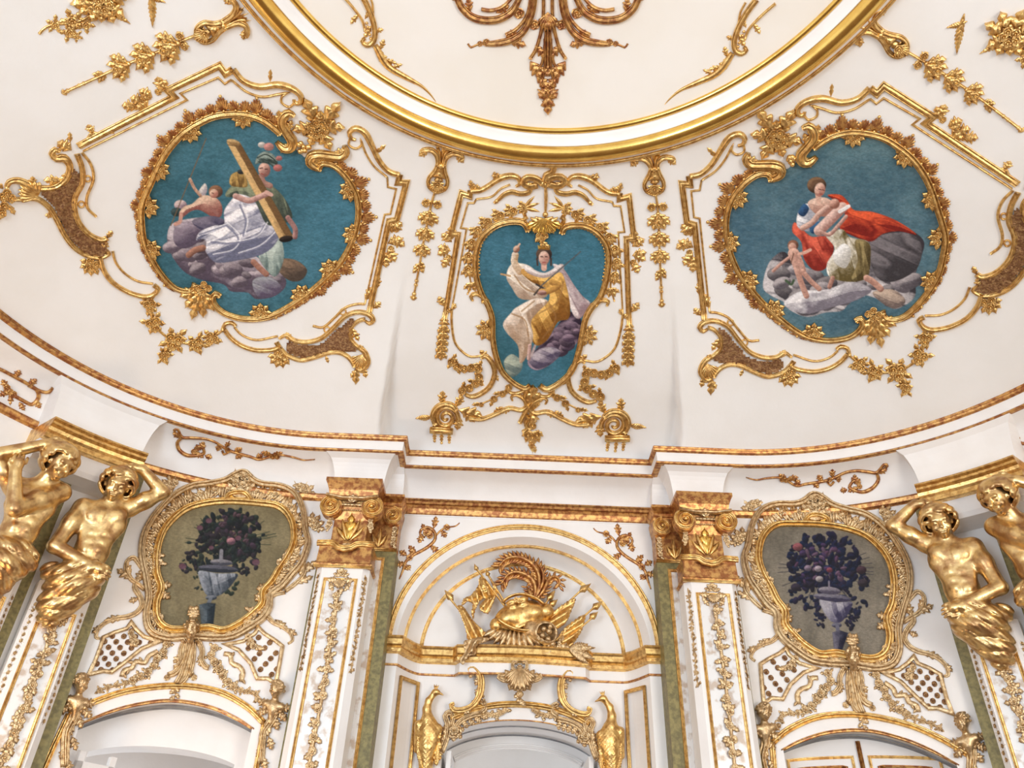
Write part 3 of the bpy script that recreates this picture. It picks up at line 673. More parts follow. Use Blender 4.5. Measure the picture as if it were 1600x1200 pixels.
# ---- pendants hanging from the ring
def pendant(ax, label):
    """ax: ring point, neck, cartouche, bow, three bells, rod start, tail end"""
    S = COVE; ax = [np.array(a, float) for a in ax]; t = thing('pendant', label, 'pendant', at(S, ax[0]), 'gilt pendants hanging from the ceiling ring')
    def dirn(i, j): d = ax[j]-ax[i]; return d/np.linalg.norm(d), math.degrees(math.atan2(-d[1], d[0]))
    d, a = dirn(0, 2); s = np.array([-d[1], d[0]]); K = np.linalg.norm(ax[2]-ax[0])/52
    c = ax[2]
    for sd in (-1, 1):
        mould('bracket_arm', S, [ax[1]+s*sd*4, ax[0]+d*12*K+s*sd*7, ax[0]+d*4*K+s*sd*17, ax[0]+d*6*K+s*sd*30, ax[0]+d*10*K+s*sd*34], 8, t, prof='ribbed', h=8, taper=[1, 1, 1, .9, .5])
        mould('bracket_rib', S, [ax[1]+s*sd*2, ax[0]+d*8*K+s*sd*4, ax[0]-d*1*K+s*sd*9], 5, t, h=6)
        put('acanthus', S, ax[0]+d*8*K+s*sd*22, a+sd*(-60), 16, 12, t)
        mould('neck_side', S, [ax[1]+s*sd*5, ax[1]+d*10*K+s*sd*8, c+s*sd*15-d*4, c+s*sd*12+d*8*K, c+d*14*K], 6, t, prof='ribbed', h=7)
        put('acanthus', S, c+s*sd*10, a+sd*60, 16, 12, t); put('leaf', S, c+s*sd*12-d*6, a+180-sd*30, 15, 10, t)
        put('acanthus', S, ax[3], a+sd*75, 17, 13, t); put('rose', S, ax[3]+s*sd*9+d*3, 0, 12, None, t, lift=.01)
        put('bead', S, ax[1]+s*sd*6, 0, 6, None, t, lift=.01)
    for k in range(3): put('lance', S, ax[1]-d*8*K+s*(k-1)*4, a+180+(k-1)*14, 26*K, 10, t)
    put('acanthus', S, ax[1], a, 30*K, 22, t, lift=.006); put('shell', S, c-d*4, a, 20*K, 20, t, lift=.02); put('rose', S, c+d*2, 0, 14, None, t, lift=.035); put('bead', S, ax[1], 0, 9, None, t, lift=.02)
    mould('rod', S, [c, ax[3], ax[4], ax[5], ax[6], ax[7], ax[8]], 3.6, t, h=3.6)
    for i in (4, 5, 6):
        d2, a2 = dirn(i-1, i); z = {4: 1.0, 5: .92, 6: .85}[i]*np.linalg.norm(ax[5]-ax[4])/26
        st = ax[i]-d2*13*z
        for da, L, wd in ((-44, 24, 13), (44, 24, 13), (-20, 26, 12), (20, 26, 12), (0, 22, 12)): put('acanthus', S, st, a2+da, L*z, wd*z, t, lift=.008 if da else .02)
        put('flower', S, ax[i]+d2*3*z, 0, 10*z, None, t, lift=.025); put('bead', S, st, 0, 6*z, None, t, lift=.01)
    d3, a3 = dirn(7, 8); L3 = np.linalg.norm(ax[8]-ax[7])
    for k in range(4): put('leaf', S, ax[7]-d3*4+d3*k*3, a3+(-1)**k*38, 14, 9, t, lift=.006)
    put('bead', S, ax[7]+d3*L3*.5, 0, 6.5, None, t); put('bead', S, ax[7]+d3*L3*.62, 0, 6.5, None, t); put('bead', S, ax[8]-d3*6, 0, 7, None, t); put('fan', S, ax[8]-d3*5, a3, 10, 9, t)
pendant([(692, 232), (689, 257), (684, 285), (675, 315), (669, 342), (664, 367), (659, 392), (656, 412), (646, 465)], 'slender gilt pendant left of the crowned-woman panel')
pendant([(1020, 242), (1022, 262), (1022, 290), (1027, 320), (1029, 347), (1030, 375), (1031, 402), (1032, 422), (1034, 476)], 'slender gilt pendant right of the crowned-woman panel')
pendant([(381, 22), (350, 38), (322, 50), (287, 62), (260, 75), (222, 90), (185, 105), (162, 116), (100, 144)], 'slanting gilt pendant at the upper left, above the column oval')
pendant([(1350, 34), (1375, 52), (1402, 72), (1437, 92), (1462, 107), (1491, 126), (1522, 147), (1540, 160), (1596, 203)], 'slanting gilt pendant at the upper right, above the red-cloak oval')
# ---- leaf clusters cut by the top edge of the picture
def corner_cluster(sg):
    T = side(sg, COVE, FIX_COVE); S = COVE; P = lambda *a, **k: put_s(T, sg, *a, parent=t, **k)
    t = thing('leaf_cluster', 'gilt cluster of leaves and flowers at the upper %s edge of the ceiling' % ('left' if sg < 0 else 'right'), 'ornament', at(S, T([(150, 10)])[0]), 'gilt leaf clusters of the side ceiling')
    c = (160, 4)
    for a, L, wd in ((235, 34, 26), (265, 30, 24), (300, 36, 24), (330, 40, 26), (200, 40, 26), (180, 50, 26), (20, 44, 26), (60, 40, 26), (110, 44, 26), (150, 44, 26)): P('acanthus', S, c, a, L, wd, lift=.01)
    for a, L in ((318, 52),): P('plumeL', S, (163, 6), a, L, 16)
    P('plume', S, (234, -22), 278, 68, 18); P('plumeL', S, (228, -10), 330, 34, 14)
    for k in range(5): P('rose', S, (c[0]+10*math.cos(k*1.3), c[1]+9*math.sin(k*1.3)), 0, 15, lift=.03)
    mould('stem', S, T([(150, 10), (135, 28), (112, 36), (85, 38), (70, 44), (61, 53)]), 3.5, t)
    for x, y, z in ((134, 38, 20), (112, 32, 26), (108, 50, 22), (86, 38, 20), (120, 56, 14)):
        for k in range(5): P('leaf', S, (x, y), k*72+x, z*.8, z*.5)
        P('rose', S, (x, y), 0, z*.6, lift=.015)
for sg in (-1, 1): corner_cluster(sg)
# ---- middle panel
def mid_frame():
    S = COVE; t = thing('panel_frame', 'tall gilt ceiling frame with ribbon bow around the crowned woman with a sword', 'frame', at(S, (845, 480)))
    for sg in (-1, 1):
        T = side(sg, S, FIX_MID); P = lambda *a, **k: put_s(T, sg, *a, parent=t, **k)
        def mo(name, pts, w, **kw): return mould(name, S, T(pts), w, t, kw.pop('m', 'gold'), **kw)
        mo('moulding', [(806, 291), (812, 287), (810, 278), (800, 274), (787, 276), (775, 282), (762, 291), (750, 297), (735, 298)], 8.5, prof='round', h=6, taper=[.5, 1, 1.2, 1, 1, 1])
        mo('moulding', [(735, 297), (734, 306), (721, 301), (705, 365), (716, 366), (698, 478), (694, 500)], 8.5, sharp=True, prof='frame', h=5)
        mo('inner_line', [(797, 288), (782, 295), (768, 307), (744, 311)], 3.2, h=3)
        mo('inner_line', [(744, 311), (741, 317), (731, 317), (720, 356), (729, 357), (706, 482)], 3, sharp=True, h=2.5)
        mo('inner_line', [(706, 482), (706, 507), (712, 537), (732, 556), (750, 556), (761, 553)], 4, h=3)
        for p, a, L, wd in (((775, 283), 100, 16, 9), ((738, 298), 100, 18, 9), ((790, 277), 170, 22, 10), ((752, 296), 150, 16, 9), ((694, 492), 270, 22, 16), ((694, 478), 120, 18, 12), ((706, 484), 60, 12, 8), ((694, 490), 40, 14, 9)): P('acanthus', S, p, a, L, wd, lift=.01)
        for c, a in (((706, 378), 140), ((703, 390), 200), ((702, 400), 240), ((707, 374), 100), ((704, 392), 160)): P('acanthus', S, c, a, 21, 16)
        for c in ((698, 372), (696, 388), (701, 402)): P('flower', S, c, 0, 10)
        # husk drop and garland
        for k in range(5):
            y = 508+k*10
            for da in (-38, 0, 38): P('leaf', S, (693-k*1.0, y), 270+da, 15, 10, lift=.01)
        g = [(702, 560), (712, 570), (722, 575), (735, 573), (747, 574), (748, 590), (740, 601), (728, 607), (716, 611)]
        gq = spline(g, 1.0); n = 9
        mo('stem', g, 3)
        for k in range(n):
            x, y = gq[int((k+.5)/n*(len(gq)-1))]
            P('leaf', S, (x, y), 60+k*47, 14, 9); P('leaf', S, (x, y), 240+k*47, 14, 9); P('rose', S, (x, y), 0, 13, lift=.015)
        mo('scroll_bar', [(752, 560), (758, 555), (768, 565), (773, 582), (766, 602), (752, 614), (738, 619), (727, 616)], 8, prof='ribbed', h=7, taper=[.6, 1, 1, 1, 1, 1, .7])
        P('acanthus', S, (763, 562), 130, 20, 12); P('acanthus', S, (770, 580), 300, 18, 8)
        # foot: scrolled arms, volutes on little brackets
        mo('foot_arm', [(828, 602), (832, 612), (828, 628), (820, 637), (812, 640), (795, 637), (775, 646), (752, 654), (732, 652)], 7, prof='ribbed', h=7)
        mo('foot_arm', [(834, 656), (827, 637), (818, 622), (806, 616), (799, 620), (801, 626)], 7, prof='ribbed', h=7, taper=[1, 1, 1, 1, .7, .4])
        mo('foot_arm', [(795, 603), (793, 610), (802, 614), (814, 612), (824, 606)], 5, h=5)
        mo('foot_arm', [(822, 647), (826, 655), (822, 664), (828, 670)], 6, prof='ribbed', h=6)
        v = spiral((697, 652), 19, 2, 20, -2.0); mo('volute', v, 8, prof='ribbed', h=7, taper=[1, 1, .9, .7, .5], step=3)
        mo('volute_arm', [(713, 640), (706, 632), (694, 630), (682, 636), (676, 648), (680, 662)], 8, prof='ribbed', h=8)
        P('plume', S, (676, 650), 195, 26, 14); P('acanthus', S, (690, 632), 85, 22, 14); P('acanthus', S, (712, 636), 60, 22, 14); P('acanthus', S, (716, 640), -15, 40, 20); P('acanthus', S, (722, 642), 320, 26, 16); P('acanthus', S, (718, 650), 260, 22, 16)
        P('acanthus', S, (770, 648), 40, 20, 10); P('acanthus', S, (755, 652), 150, 22, 10); P('acanthus', S, (800, 638), 200, 20, 10)
        mo('bracket', [(672, 670), (708, 672)], 8, prof='flat', h=9, sharp=True); mo('bracket', [(676, 666), (704, 668)], 5, prof='flat', h=7, sharp=True)
        for x, y, z in ((679, 677, 12), (690, 676, 16), (702, 679, 12)):
            P('leaf', S, (x, y), 270, z, 9); P('bead', S, (x, y), 0, 6); P('bead', S, (x, y+z), 0, 4.5)
        sp = [(795, 604), (785, 614), (772, 622), (752, 631)]; mo('stem', sp, 3)
        for k, (x, y) in enumerate(sp): P('leaf', S, (x, y), 215+30*(-1)**k, 15, 9); P('flower', S, (x, y), 0, 8 if k == 3 else 11, lift=.012)
        # ribbon bow
        mo('ribbon', [(848, 286), (838, 278), (824, 276), (817, 283), (826, 290), (840, 288)], 9, prof='flat', h=5, lift=.006)
        mo('ribbon', [(830, 290), (826, 300), (812, 302), (800, 299), (788, 303), (779, 311), (772, 317)], 7, prof='flat', h=4, taper=[1, 1, 1, 1, .9, .6])
        for k in range(4): P('lance', S, (845-k*7, 284-(k % 2)*6), 150+25*k, 13, 8, lift=.02)
        P('bead', S, (776, 314), 0, 7)
    mould('ribbon', S, [(850, 284), (853, 272), (862, 268), (866, 259), (858, 256)], 8, t, prof='flat', h=5, lift=.008)
    mould('drop_rod', S, [(852, 284), (853, 310), (852, 334)], 6, t, h=6, taper=[.6, 1, .6]); put('rose', S, (852, 284), 0, 15, None, t, lift=.02); put('bead', S, (852, 335), 0, 9, None, t)
    # central acanthus and drop at the foot
    for a, L, wd in ((90, 40, 22), (70, 30, 16), (110, 30, 16), (270, 22, 18)): put('acanthus', S, (833, 640), a, L, wd, t, lift=.015)
    put('bead', S, (833, 651), 0, 12, None, t, lift=.02); put('flower', S, (832, 664), 0, 12, None, t, lift=.01)
    for a, L in ((200, 18), (340, 18), (235, 20), (305, 20), (270, 36)): put('leaf', S, (832, 674), a, L, 14, t, lift=.008)
    for k in range(3): put('rose', S, (832+(k-1)*7, 678+(k % 2)*4), 0, 11, None, t, lift=.02)
    for k in range(3): put('leaf', S, (832, 686+k*4), 250+k*20, 14, 10, t, lift=.01)
mid_frame()
MID_L = [(826, 360), (821, 350), (812, 345), (795, 345), (775, 351), (757, 365), (747, 382), (743, 405), (744, 430), (752, 457), (762, 475), (769, 497), (770, 527), (775, 555), (785, 580), (802, 597), (820, 606), (829, 601)]
MID_R = [(878, 364), (881, 356), (890, 352), (912, 352), (932, 362), (947, 382), (951, 405), (947, 437), (937, 465), (924, 480), (915, 497), (910, 520), (905, 545), (895, 575), (877, 595), (855, 607), (843, 601)]
def mid_painting_frame(t):
    S = COVE
    for pts in (MID_L, MID_R): mould('frame_moulding', S, pts, 9.5, t, 'gold', prof='frame', h=8, lift=.004)
    q = spline(MID_L[3:9], 4.0); 
    for pts, sh in ((MID_L[2:9], 1), (MID_R[2:8], -1)):
        q = spline(pts, 2.0); cen = np.array([847., 440.])
        for k in range(0, len(q), 3): d = cen-q[k]; put('bead', S, q[k]+d/np.linalg.norm(d)*5.5, 0, 3.6, None, t, lift=.004)
    for sg, pts in ((-1, [(752, 470), (760, 468), (744, 458), (736, 463), (739, 470)]), (1, [(934, 476), (928, 474), (941, 468), (950, 471), (948, 478)])):
        mould('scroll', S, pts, 7, t, prof='ribbed', h=7, taper=[1, 1, 1, .9, .5])
    for a in (270, 235, 305, 205, 335): put('acanthus', S, (850, 340), a, 28, 20, t, lift=.02)
    put('shell', S, (850, 338), 270, 26, 44, t, 'gold_bright', lift=.03)
    for sd in (-1, 1): mould('scroll', S, [(850+sd*6, 352), (850+sd*18, 354), (850+sd*28, 350), (850+sd*31, 342), (850+sd*26, 338)], 6, t, prof='ribbed', h=6)
    for k in range(3):
        put('leaf', S, (847, 366+k*5), 270+(k-1)*45, 16, 11, t, lift=.015)
        put('rose', S, (847+(k-1)*5, 367+(k % 2)*4), 0, 10, None, t, lift=.02)
    for c, a0 in (((760, 515), 180), ((917, 523), 0)):
        for k in range(6): put('leaf', S, c, a0+(k-2.5)*42, 18, 11, t, lift=.01)
        for k in range(3): put('rose', S, (c[0]+5*math.cos(k*2.1), c[1]+5*math.sin(k*2.1)), 0, 10, None, t, lift=.02)
    for nm, pts, sg in (('l', [(840, 318), (818, 325), (795, 331), (770, 341), (748, 357), (737, 378), (732, 400), (732, 422), (736, 446), (730, 460)], -1),
                        ('r', [(862, 318), (882, 326), (902, 335), (925, 346), (945, 360), (957, 380), (963, 400), (962, 425), (954, 445), (960, 471)], 1)):
        mould('branch', S, pts, 3, t, 'gold'); gq = spline(pts, 1.0); n = 9
        for k in range(n):
            f = (k+.9)/(n+.9); i = int(f*(len(gq)-1)); x, y = gq[i]; d = gq[min(i+3, len(gq)-1)]-gq[max(i-3, 0)]; a = math.degrees(math.atan2(-d[1], d[0]))
            for da in (-55, 55, -20, 20): put('leaf', S, (x, y), a+da, 16, 9, t, lift=.004)
            if 0 < k < n-1: put('rose', S, (x, y), 0, 14, None, t, lift=.014)
        for da in (-30, 0, 30): put('lance', S, pts[1], math.degrees(math.atan2(-(pts[0][1]-pts[1][1]), pts[0][0]-pts[1][0]))+da, 26, 10, t)
# ---- ornament of the dome
def dome_rosette():
    S = DOME; t = thing('rosette_arm', 'gilt acanthus arm of the ceiling rosette, pointing down the middle of the dome', 'ornament', at(S, (856, 60)))
    cx_ = 856
    for sd in (-1, 1):
        m_ = lambda pts: [(cx_+sd*(x-cx_), y) for x, y in pts]
        def mo(name, pts, w, **kw): return mould(name, S, m_(pts), w, t, 'gold_worn', **kw)
        mo('strap', [(849, -16), (849, 20), (846, 46), (838, 75), (828, 92)], 5, prof='ribbed', h=5)
        mo('strap', [(853, 48), (851, 70), (846, 100), (832, 112)], 4, prof='ribbed', h=5)
        mo('strap', [(851, 60), (852, 95), (849, 118), (846, 132)], 4, prof='ribbed', h=5)
        mo('arm', [(836, -14), (831, 20), (818, 48), (798, 62), (775, 67), (760, 68)], 9, prof='ribbed', h=8, taper=[1, 1, 1, 1.1, 1, .7])
        mo('arm', [(830, -10), (824, 22), (808, 44), (790, 54)], 5, h=5)
        mo('arm', [(812, -4), (800, 17), (780, 29), (758, 31), (738, 26), (722, 12), (713, -6)], 10, prof='ribbed', h=8, taper=[.8, 1, 1, 1, 1, .9])
        mo('arm', [(800, -4), (786, 10), (768, 16), (752, 14)], 5, h=5)
        mo('tendril', [(762, 68), (745, 70), (736, 74), (731, 68)], 3)
        for p, a, L, wd in (((836, 70), 230, 26, 14), ((828, 95), 235, 32, 20), ((838, 118), 225, 26, 16), ((846, 120), 245, 24, 14), ((850, 138), 230, 22, 14), ((853, 150), 240, 20, 12), ((795, 63), 195, 28, 16), ((790, 58), 150, 20, 12), ((775, 20), 150, 24, 12), ((735, 18), 80, 22, 12), ((722, 6), 50, 24, 14), ((840, 104), 215, 24, 14)):
            an = a if sd < 0 else 180-a; put('acanthus', S, m_([p])[0], an, L, wd, t, 'gold_worn', lift=.006)
        for p, z in (((811, 20), 17), ((835, 38), 16), ((760, 66), 12), ((750, 68), 9)): put('flower', S, m_([p])[0], 0, z, None, t, 'gold_worn')
        put('bead', S, m_([(852, 136)])[0], 0, 5, None, t, 'gold_worn')
    mould('strap', S, [(856, 40), (856, 105)], 4, t, 'gold_worn', h=5)
    put('shell', S, (856, 18), 270, 34, 24, t, 'gold_worn', lift=.004); put('bead', S, (856, 36), 0, 14, 10, t, 'gold_worn', lift=.02); put('bead', S, (856, 104), 0, 8, None, t, 'gold_worn')
    for a, L in ((270, 42), (225, 20), (315, 20)): put('acanthus', S, (856, 138), a, L, 20, t, 'gold_worn', lift=.008)
    for k in range(3): put('bead', S, (856, 134+k*5), 0, 4, None, t, 'gold_worn', lift=.02)
dome_rosette()
def dome_tendril(sg):
    S = DOME; T = (lambda q: np.asarray(q, float).reshape(-1, 2)) if sg < 0 else (lambda q: mirror_px(S, q)+np.array([5, -10]))
    t = thing('tendril', 'long gilt acanthus tendril on the %s of the dome' % ('left side' if sg < 0 else 'right side'), 'ornament', at(S, T([(587, 72)])[0]), 'gilt tendrils of the dome')
    mould('stem', S, T([(560, -16), (572, 5), (582, 30), (586, 52), (582, 66), (572, 70), (566, 64), (570, 59)]), 8, t, prof='ribbed', h=6, taper=[1, 1, 1, 1, .9, .6])
    mould('stem', S, T([(530, -12), (545, 4), (558, 20), (566, 32), (570, 46)]), 4, t, h=4)
    mould('stem', S, T([(576, -10), (582, 6), (583, 22)]), 3, t, h=3)
    mould('blade', S, T([(586, 70), (592, 82), (600, 96), (612, 108), (635, 121), (658, 134), (672, 147), (681, 159)]), 10, t, prof='round', h=5, taper=[.8, 1.1, 1, .9, .75, .5, .3, .1])
    for p, a, L, wd in (((580, 40), 240, 22, 12), ((586, 50), 20, 14, 9), ((594, 78), 70, 18, 10), ((600, 92), 340, 22, 9), ((612, 106), 20, 18, 8), ((560, 22), 230, 20, 10), ((570, 30), 60, 16, 8)): put_s(T, sg, 'acanthus', S, p, a, L, wd, t)
    for k in range(5): put_s(T, sg, 'bead', S, (573+k*1.5, 36+k*6), 0, 5, None, t)
    put_s(T, sg, 'acanthus', S, (588, 74), 300, 34, 14, t)
for sg in (-1, 1): dome_tendril(sg)
# ================================================================== painted canvases (paint = colour attribute on a fine mesh)
def vnoise(Q, scale, seed):
    r = np.random.default_rng(seed); G = r.random((64, 64)); x = Q[:, 0]/scale; y = Q[:, 1]/scale
    x0 = np.floor(x).astype(int); y0 = np.floor(y).astype(int); fx = x-x0; fy = y-y0; fx = fx*fx*(3-2*fx); fy = fy*fy*(3-2*fy)
    g = lambda a, b: G[a % 64, b % 64]
    return (g(x0, y0)*(1-fx)+g(x0+1, y0)*fx)*(1-fy)+(g(x0, y0+1)*(1-fx)+g(x0+1, y0+1)*fx)*fy
class Paint:
    def __init__(s, Q, base): s.Q = Q; s.c = np.tile(np.array(base, float), (len(Q), 1)); s.k = 0
    def mixin(s, mask, col): s.c = s.c*(1-mask[:, None])+np.asarray(col, float).reshape(-1 if np.ndim(col) > 1 else 1, 3)*mask[:, None]
    def wash(s, c1, c2, scale, seed, amt=1.0, stretch=(1, 1)):
        n = vnoise(s.Q*np.array(stretch), scale, seed)*.6+vnoise(s.Q*np.array(stretch), scale*.37, seed+1)*.4
        n = np.clip((n-.3)/.4, 0, 1)[:, None]; s.c = s.c*(1-amt)+(np.array(c1)*(1-n)+np.array(c2)*n)*amt
    def poly(s, pts, lit, dark, light=(-.5, -.8), folds=0.0, fdir=(1, .4), fs=7, hard=False, vol=None):
        """shape modelled in light and dark paint: rounded towards its edges, with drapery streaks"""
        s.k += 1; p = resample(list(pts)+[pts[0]], 2.0) if hard else spline(pts, 2.0, True); lo = p.min(0)-1.5; hi = p.max(0)+1.5
        m = np.where((s.Q[:, 0] > lo[0]) & (s.Q[:, 0] < hi[0]) & (s.Q[:, 1] > lo[1]) & (s.Q[:, 1] < hi[1]))[0]
        if not len(m): return
        q = s.Q[m]; ins = inside(p, q); i = np.zeros(len(q), int); de = np.zeros(len(q)); pp = p if len(p) < 40 else p[::2]
        for a in range(0, len(q), 3000): D = ((q[a:a+3000, None, :]-pp[None])**2).sum(2); i[a:a+3000] = D.argmin(1); de[a:a+3000] = np.sqrt(D.min(1))
        k = ins | (de < 3.0); m, q, ins, i, de = m[k], q[k], ins[k], i[k], de[k]
        if len(m):                                                  # exact distance to the outline
            best = np.full(len(q), 1e9); near = pp[i].copy()
            for st in (-1, 0):
                A_ = pp[(i+st) % len(pp)]; B_ = pp[(i+st+1) % len(pp)]; ab = B_-A_; tt = np.clip(((q-A_)*ab).sum(1)/((ab*ab).sum(1)+1e-9), 0, 1); c_ = A_+ab*tt[:, None]; dd = np.linalg.norm(q-c_, axis=1)
                u_ = dd < best; best = np.where(u_, dd, best); near[u_] = c_[u_]
            de = best; k = ins | (de < 1.2); m, q, ins, de, near = m[k], q[k], ins[k], de[k], near[k]
        if not len(m): return
        alpha = np.clip(.5+np.where(ins, de, -de)/1.3, 0, 1)[:, None]
        L = np.array(light)/np.linalg.norm(light); t = q@L; t = (t-t.min())/(np.ptp(t)+1e-9); size = math.sqrt(len(m))*1.2
        n_out = (near-q)/(de[:, None]+1e-6)*np.where(ins, 1, -1)[:, None]; lam = (n_out@L)*np.exp(-de/(vol or max(2.5, size*.22)))
        t = .14+.55*t+.75*lam
        if folds:
            d = np.array(fdir)/np.linalg.norm(fdir); e = np.array([-d[1], d[0]])
            n = vnoise(np.stack([q@e/fs*8, q@d/fs*1.3], 1), 8, s.k*7+1); n1 = vnoise(np.stack([q@e/fs*8, q@d/fs*2.2], 1), 4.5, s.k*7+2)
            t = t*(1-folds*.45)+(np.clip((n*.65+n1*.35-.30)/.40, 0, 1)*1.15-.12)*folds*.75-folds*.60*np.exp(-((n-.5)/.055)**2)+folds*.38*np.exp(-((n-.66)/.05)**2)
        n2 = vnoise(q, 5, s.k+50)-.5; n3 = vnoise(q, 2.2, s.k+90)-.5; t = np.clip(.5+(t-.5)*1.3+.22*n2+.20*n3, -.12, 1.15)[:, None]
        col = np.array(dark)*(1-t)+np.array(lit)*t; rim = np.exp(-de/1.0)[:, None]*.22; col = col*(1-rim)+np.array(dark)*.6*rim; s.c[m] = s.c[m]*(1-alpha)+col*alpha
    def line(s, pts, w, col, col2=None, smoothp=True, alpha=1.0):
        p = spline(pts, 0.8) if smoothp and len(pts) > 2 else resample(pts, 0.8)
        lo = p.min(0)-w-2; hi = p.max(0)+w+2; sel = np.where(((s.Q >= lo) & (s.Q <= hi)).all(1))[0]
        if not len(sel): return
        D = np.sqrt(((s.Q[sel][:, None, :]-p[None])**2).sum(2)); i = D.argmin(1); d = D.min(1); qs = s.Q[sel]
        for st in (-1, 0):
            ia = np.clip(i+st, 0, len(p)-2); A_, B_ = p[ia], p[ia+1]; ab = B_-A_; tt = np.clip(((qs-A_)*ab).sum(1)/((ab*ab).sum(1)+1e-9), 0, 1); d = np.minimum(d, np.linalg.norm(qs-A_-ab*tt[:, None], axis=1))
        m = np.clip((w/2+.45-d)/1.0, 0, 1)*alpha
        c = np.tile(np.array(col, float), (len(sel), 1))
        if col2 is not None:
            off = ((s.Q[sel]-p[i])@np.array([.5, .85]))/(w/2+1e-6); t = np.clip(off*.75+.45+.3*(vnoise(qs, 3.0, int(w*7)+3)-.5), 0, 1)[:, None]; c = c*(1-t)+np.array(col2)*t*.9
        s.c[sel] = s.c[sel]*(1-m[:, None])+c*m[:, None]
    def billows(s, pts, lit, dark, r, n, seed):
        rr = np.random.default_rng(seed); p = spline(pts, 2.0, True); x0, y0 = p.min(0); x1, y1 = p.max(0); k = 0
        for _ in range(n*6):
            c = rr.uniform((x0, y0), (x1, y1))
            if k < n and inside(p, c[None])[0]:
                k += 1; f = rr.uniform(.75, 1.1); R = r*rr.uniform(.6, 1.2); s.disc(tuple(c), R*1.25, R*.8, tuple(np.array(lit)*f), tuple(np.array(dark)*f), rr.uniform(-30, 30))
    def disc(s, c, rx, ry, lit, dark, rot=0):
        t = np.radians(np.arange(0, 360, 20)); a = math.radians(rot); x = rx*np.cos(t); y = ry*np.sin(t)
        s.poly(np.stack([c[0]+x*math.cos(a)-y*math.sin(a), c[1]+x*math.sin(a)+y*math.cos(a)], 1), lit, dark)
def canvas(surf, poly, painter, parent, step=1.0, lift=0.004):
    pl = spline(poly, 4.0, True); x0, y0 = pl.min(0); x1, y1 = pl.max(0)
    xs = np.arange(x0-step, x1+2*step, step); ys = np.arange(y0-step, y1+2*step, step); X, Y = np.meshgrid(xs, ys)
    Q = np.stack([X.ravel(), Y.ravel()], 1); ins = inside(pl, Q)
    ny, nx = X.shape; I = ins.reshape(ny, nx); g = 5; gx = np.arange(0, nx+g, g); gy = np.arange(0, ny+g, g); GX, GY = np.meshgrid(xs[0]+gx*step, ys[0]+gy*step)
    CP = hits(surf, np.stack([GX.ravel(), GY.ravel()], 1)); CP = (CP+normals(surf, CP)*lift).reshape(len(gy), len(gx), 3)      # positions on a coarser net, interpolated
    fi, fj = np.arange(nx)/g, np.arange(ny)/g; i0, j0 = fi.astype(int), fj.astype(int); wi, wj = (fi-i0)[None, :, None], (fj-j0)[:, None, None]
    P = ((CP[np.ix_(j0, i0)]*(1-wi)+CP[np.ix_(j0, i0+1)]*wi)*(1-wj)+(CP[np.ix_(j0+1, i0)]*(1-wi)+CP[np.ix_(j0+1, i0+1)]*wi)*wj).reshape(-1, 3)
    keep = I[:-1, :-1] & I[1:, :-1] & I[:-1, 1:] & I[1:, 1:]; jj, ii = np.where(keep); a = jj*nx+ii
    quads = np.stack([a, a+nx, a+nx+1, a+1], 1); used, inv = np.unique(quads, return_inverse=True); quads = inv.reshape(-1, 4)
    pt = painter(Q[used]); gr = pt.c@np.array([.3, .59, .11]); pt.c = pt.c*.92+gr[:, None]*.08; pt.c = pt.c*(.92+.16*vnoise(Q[used]*np.array([1, 2.0]), 3.0, 77))[:, None]; o = mesh_obj('canvas', P[used], [tuple(int(v) for v in q) for q in quads], 'paint', parent)
    col = np.clip(pt.c/255.0, 0, 1); lin = np.where(col <= .04045, col/12.92, ((col+.055)/1.055)**2.4)
    at_ = o.data.color_attributes.new('paint', 'FLOAT_COLOR', 'POINT'); at_.data.foreach_set('color', np.c_[lin, np.ones(len(lin))].astype(np.float32).ravel())
    return o
SKIN, SKIND = (220, 182, 156), (146, 98, 78)
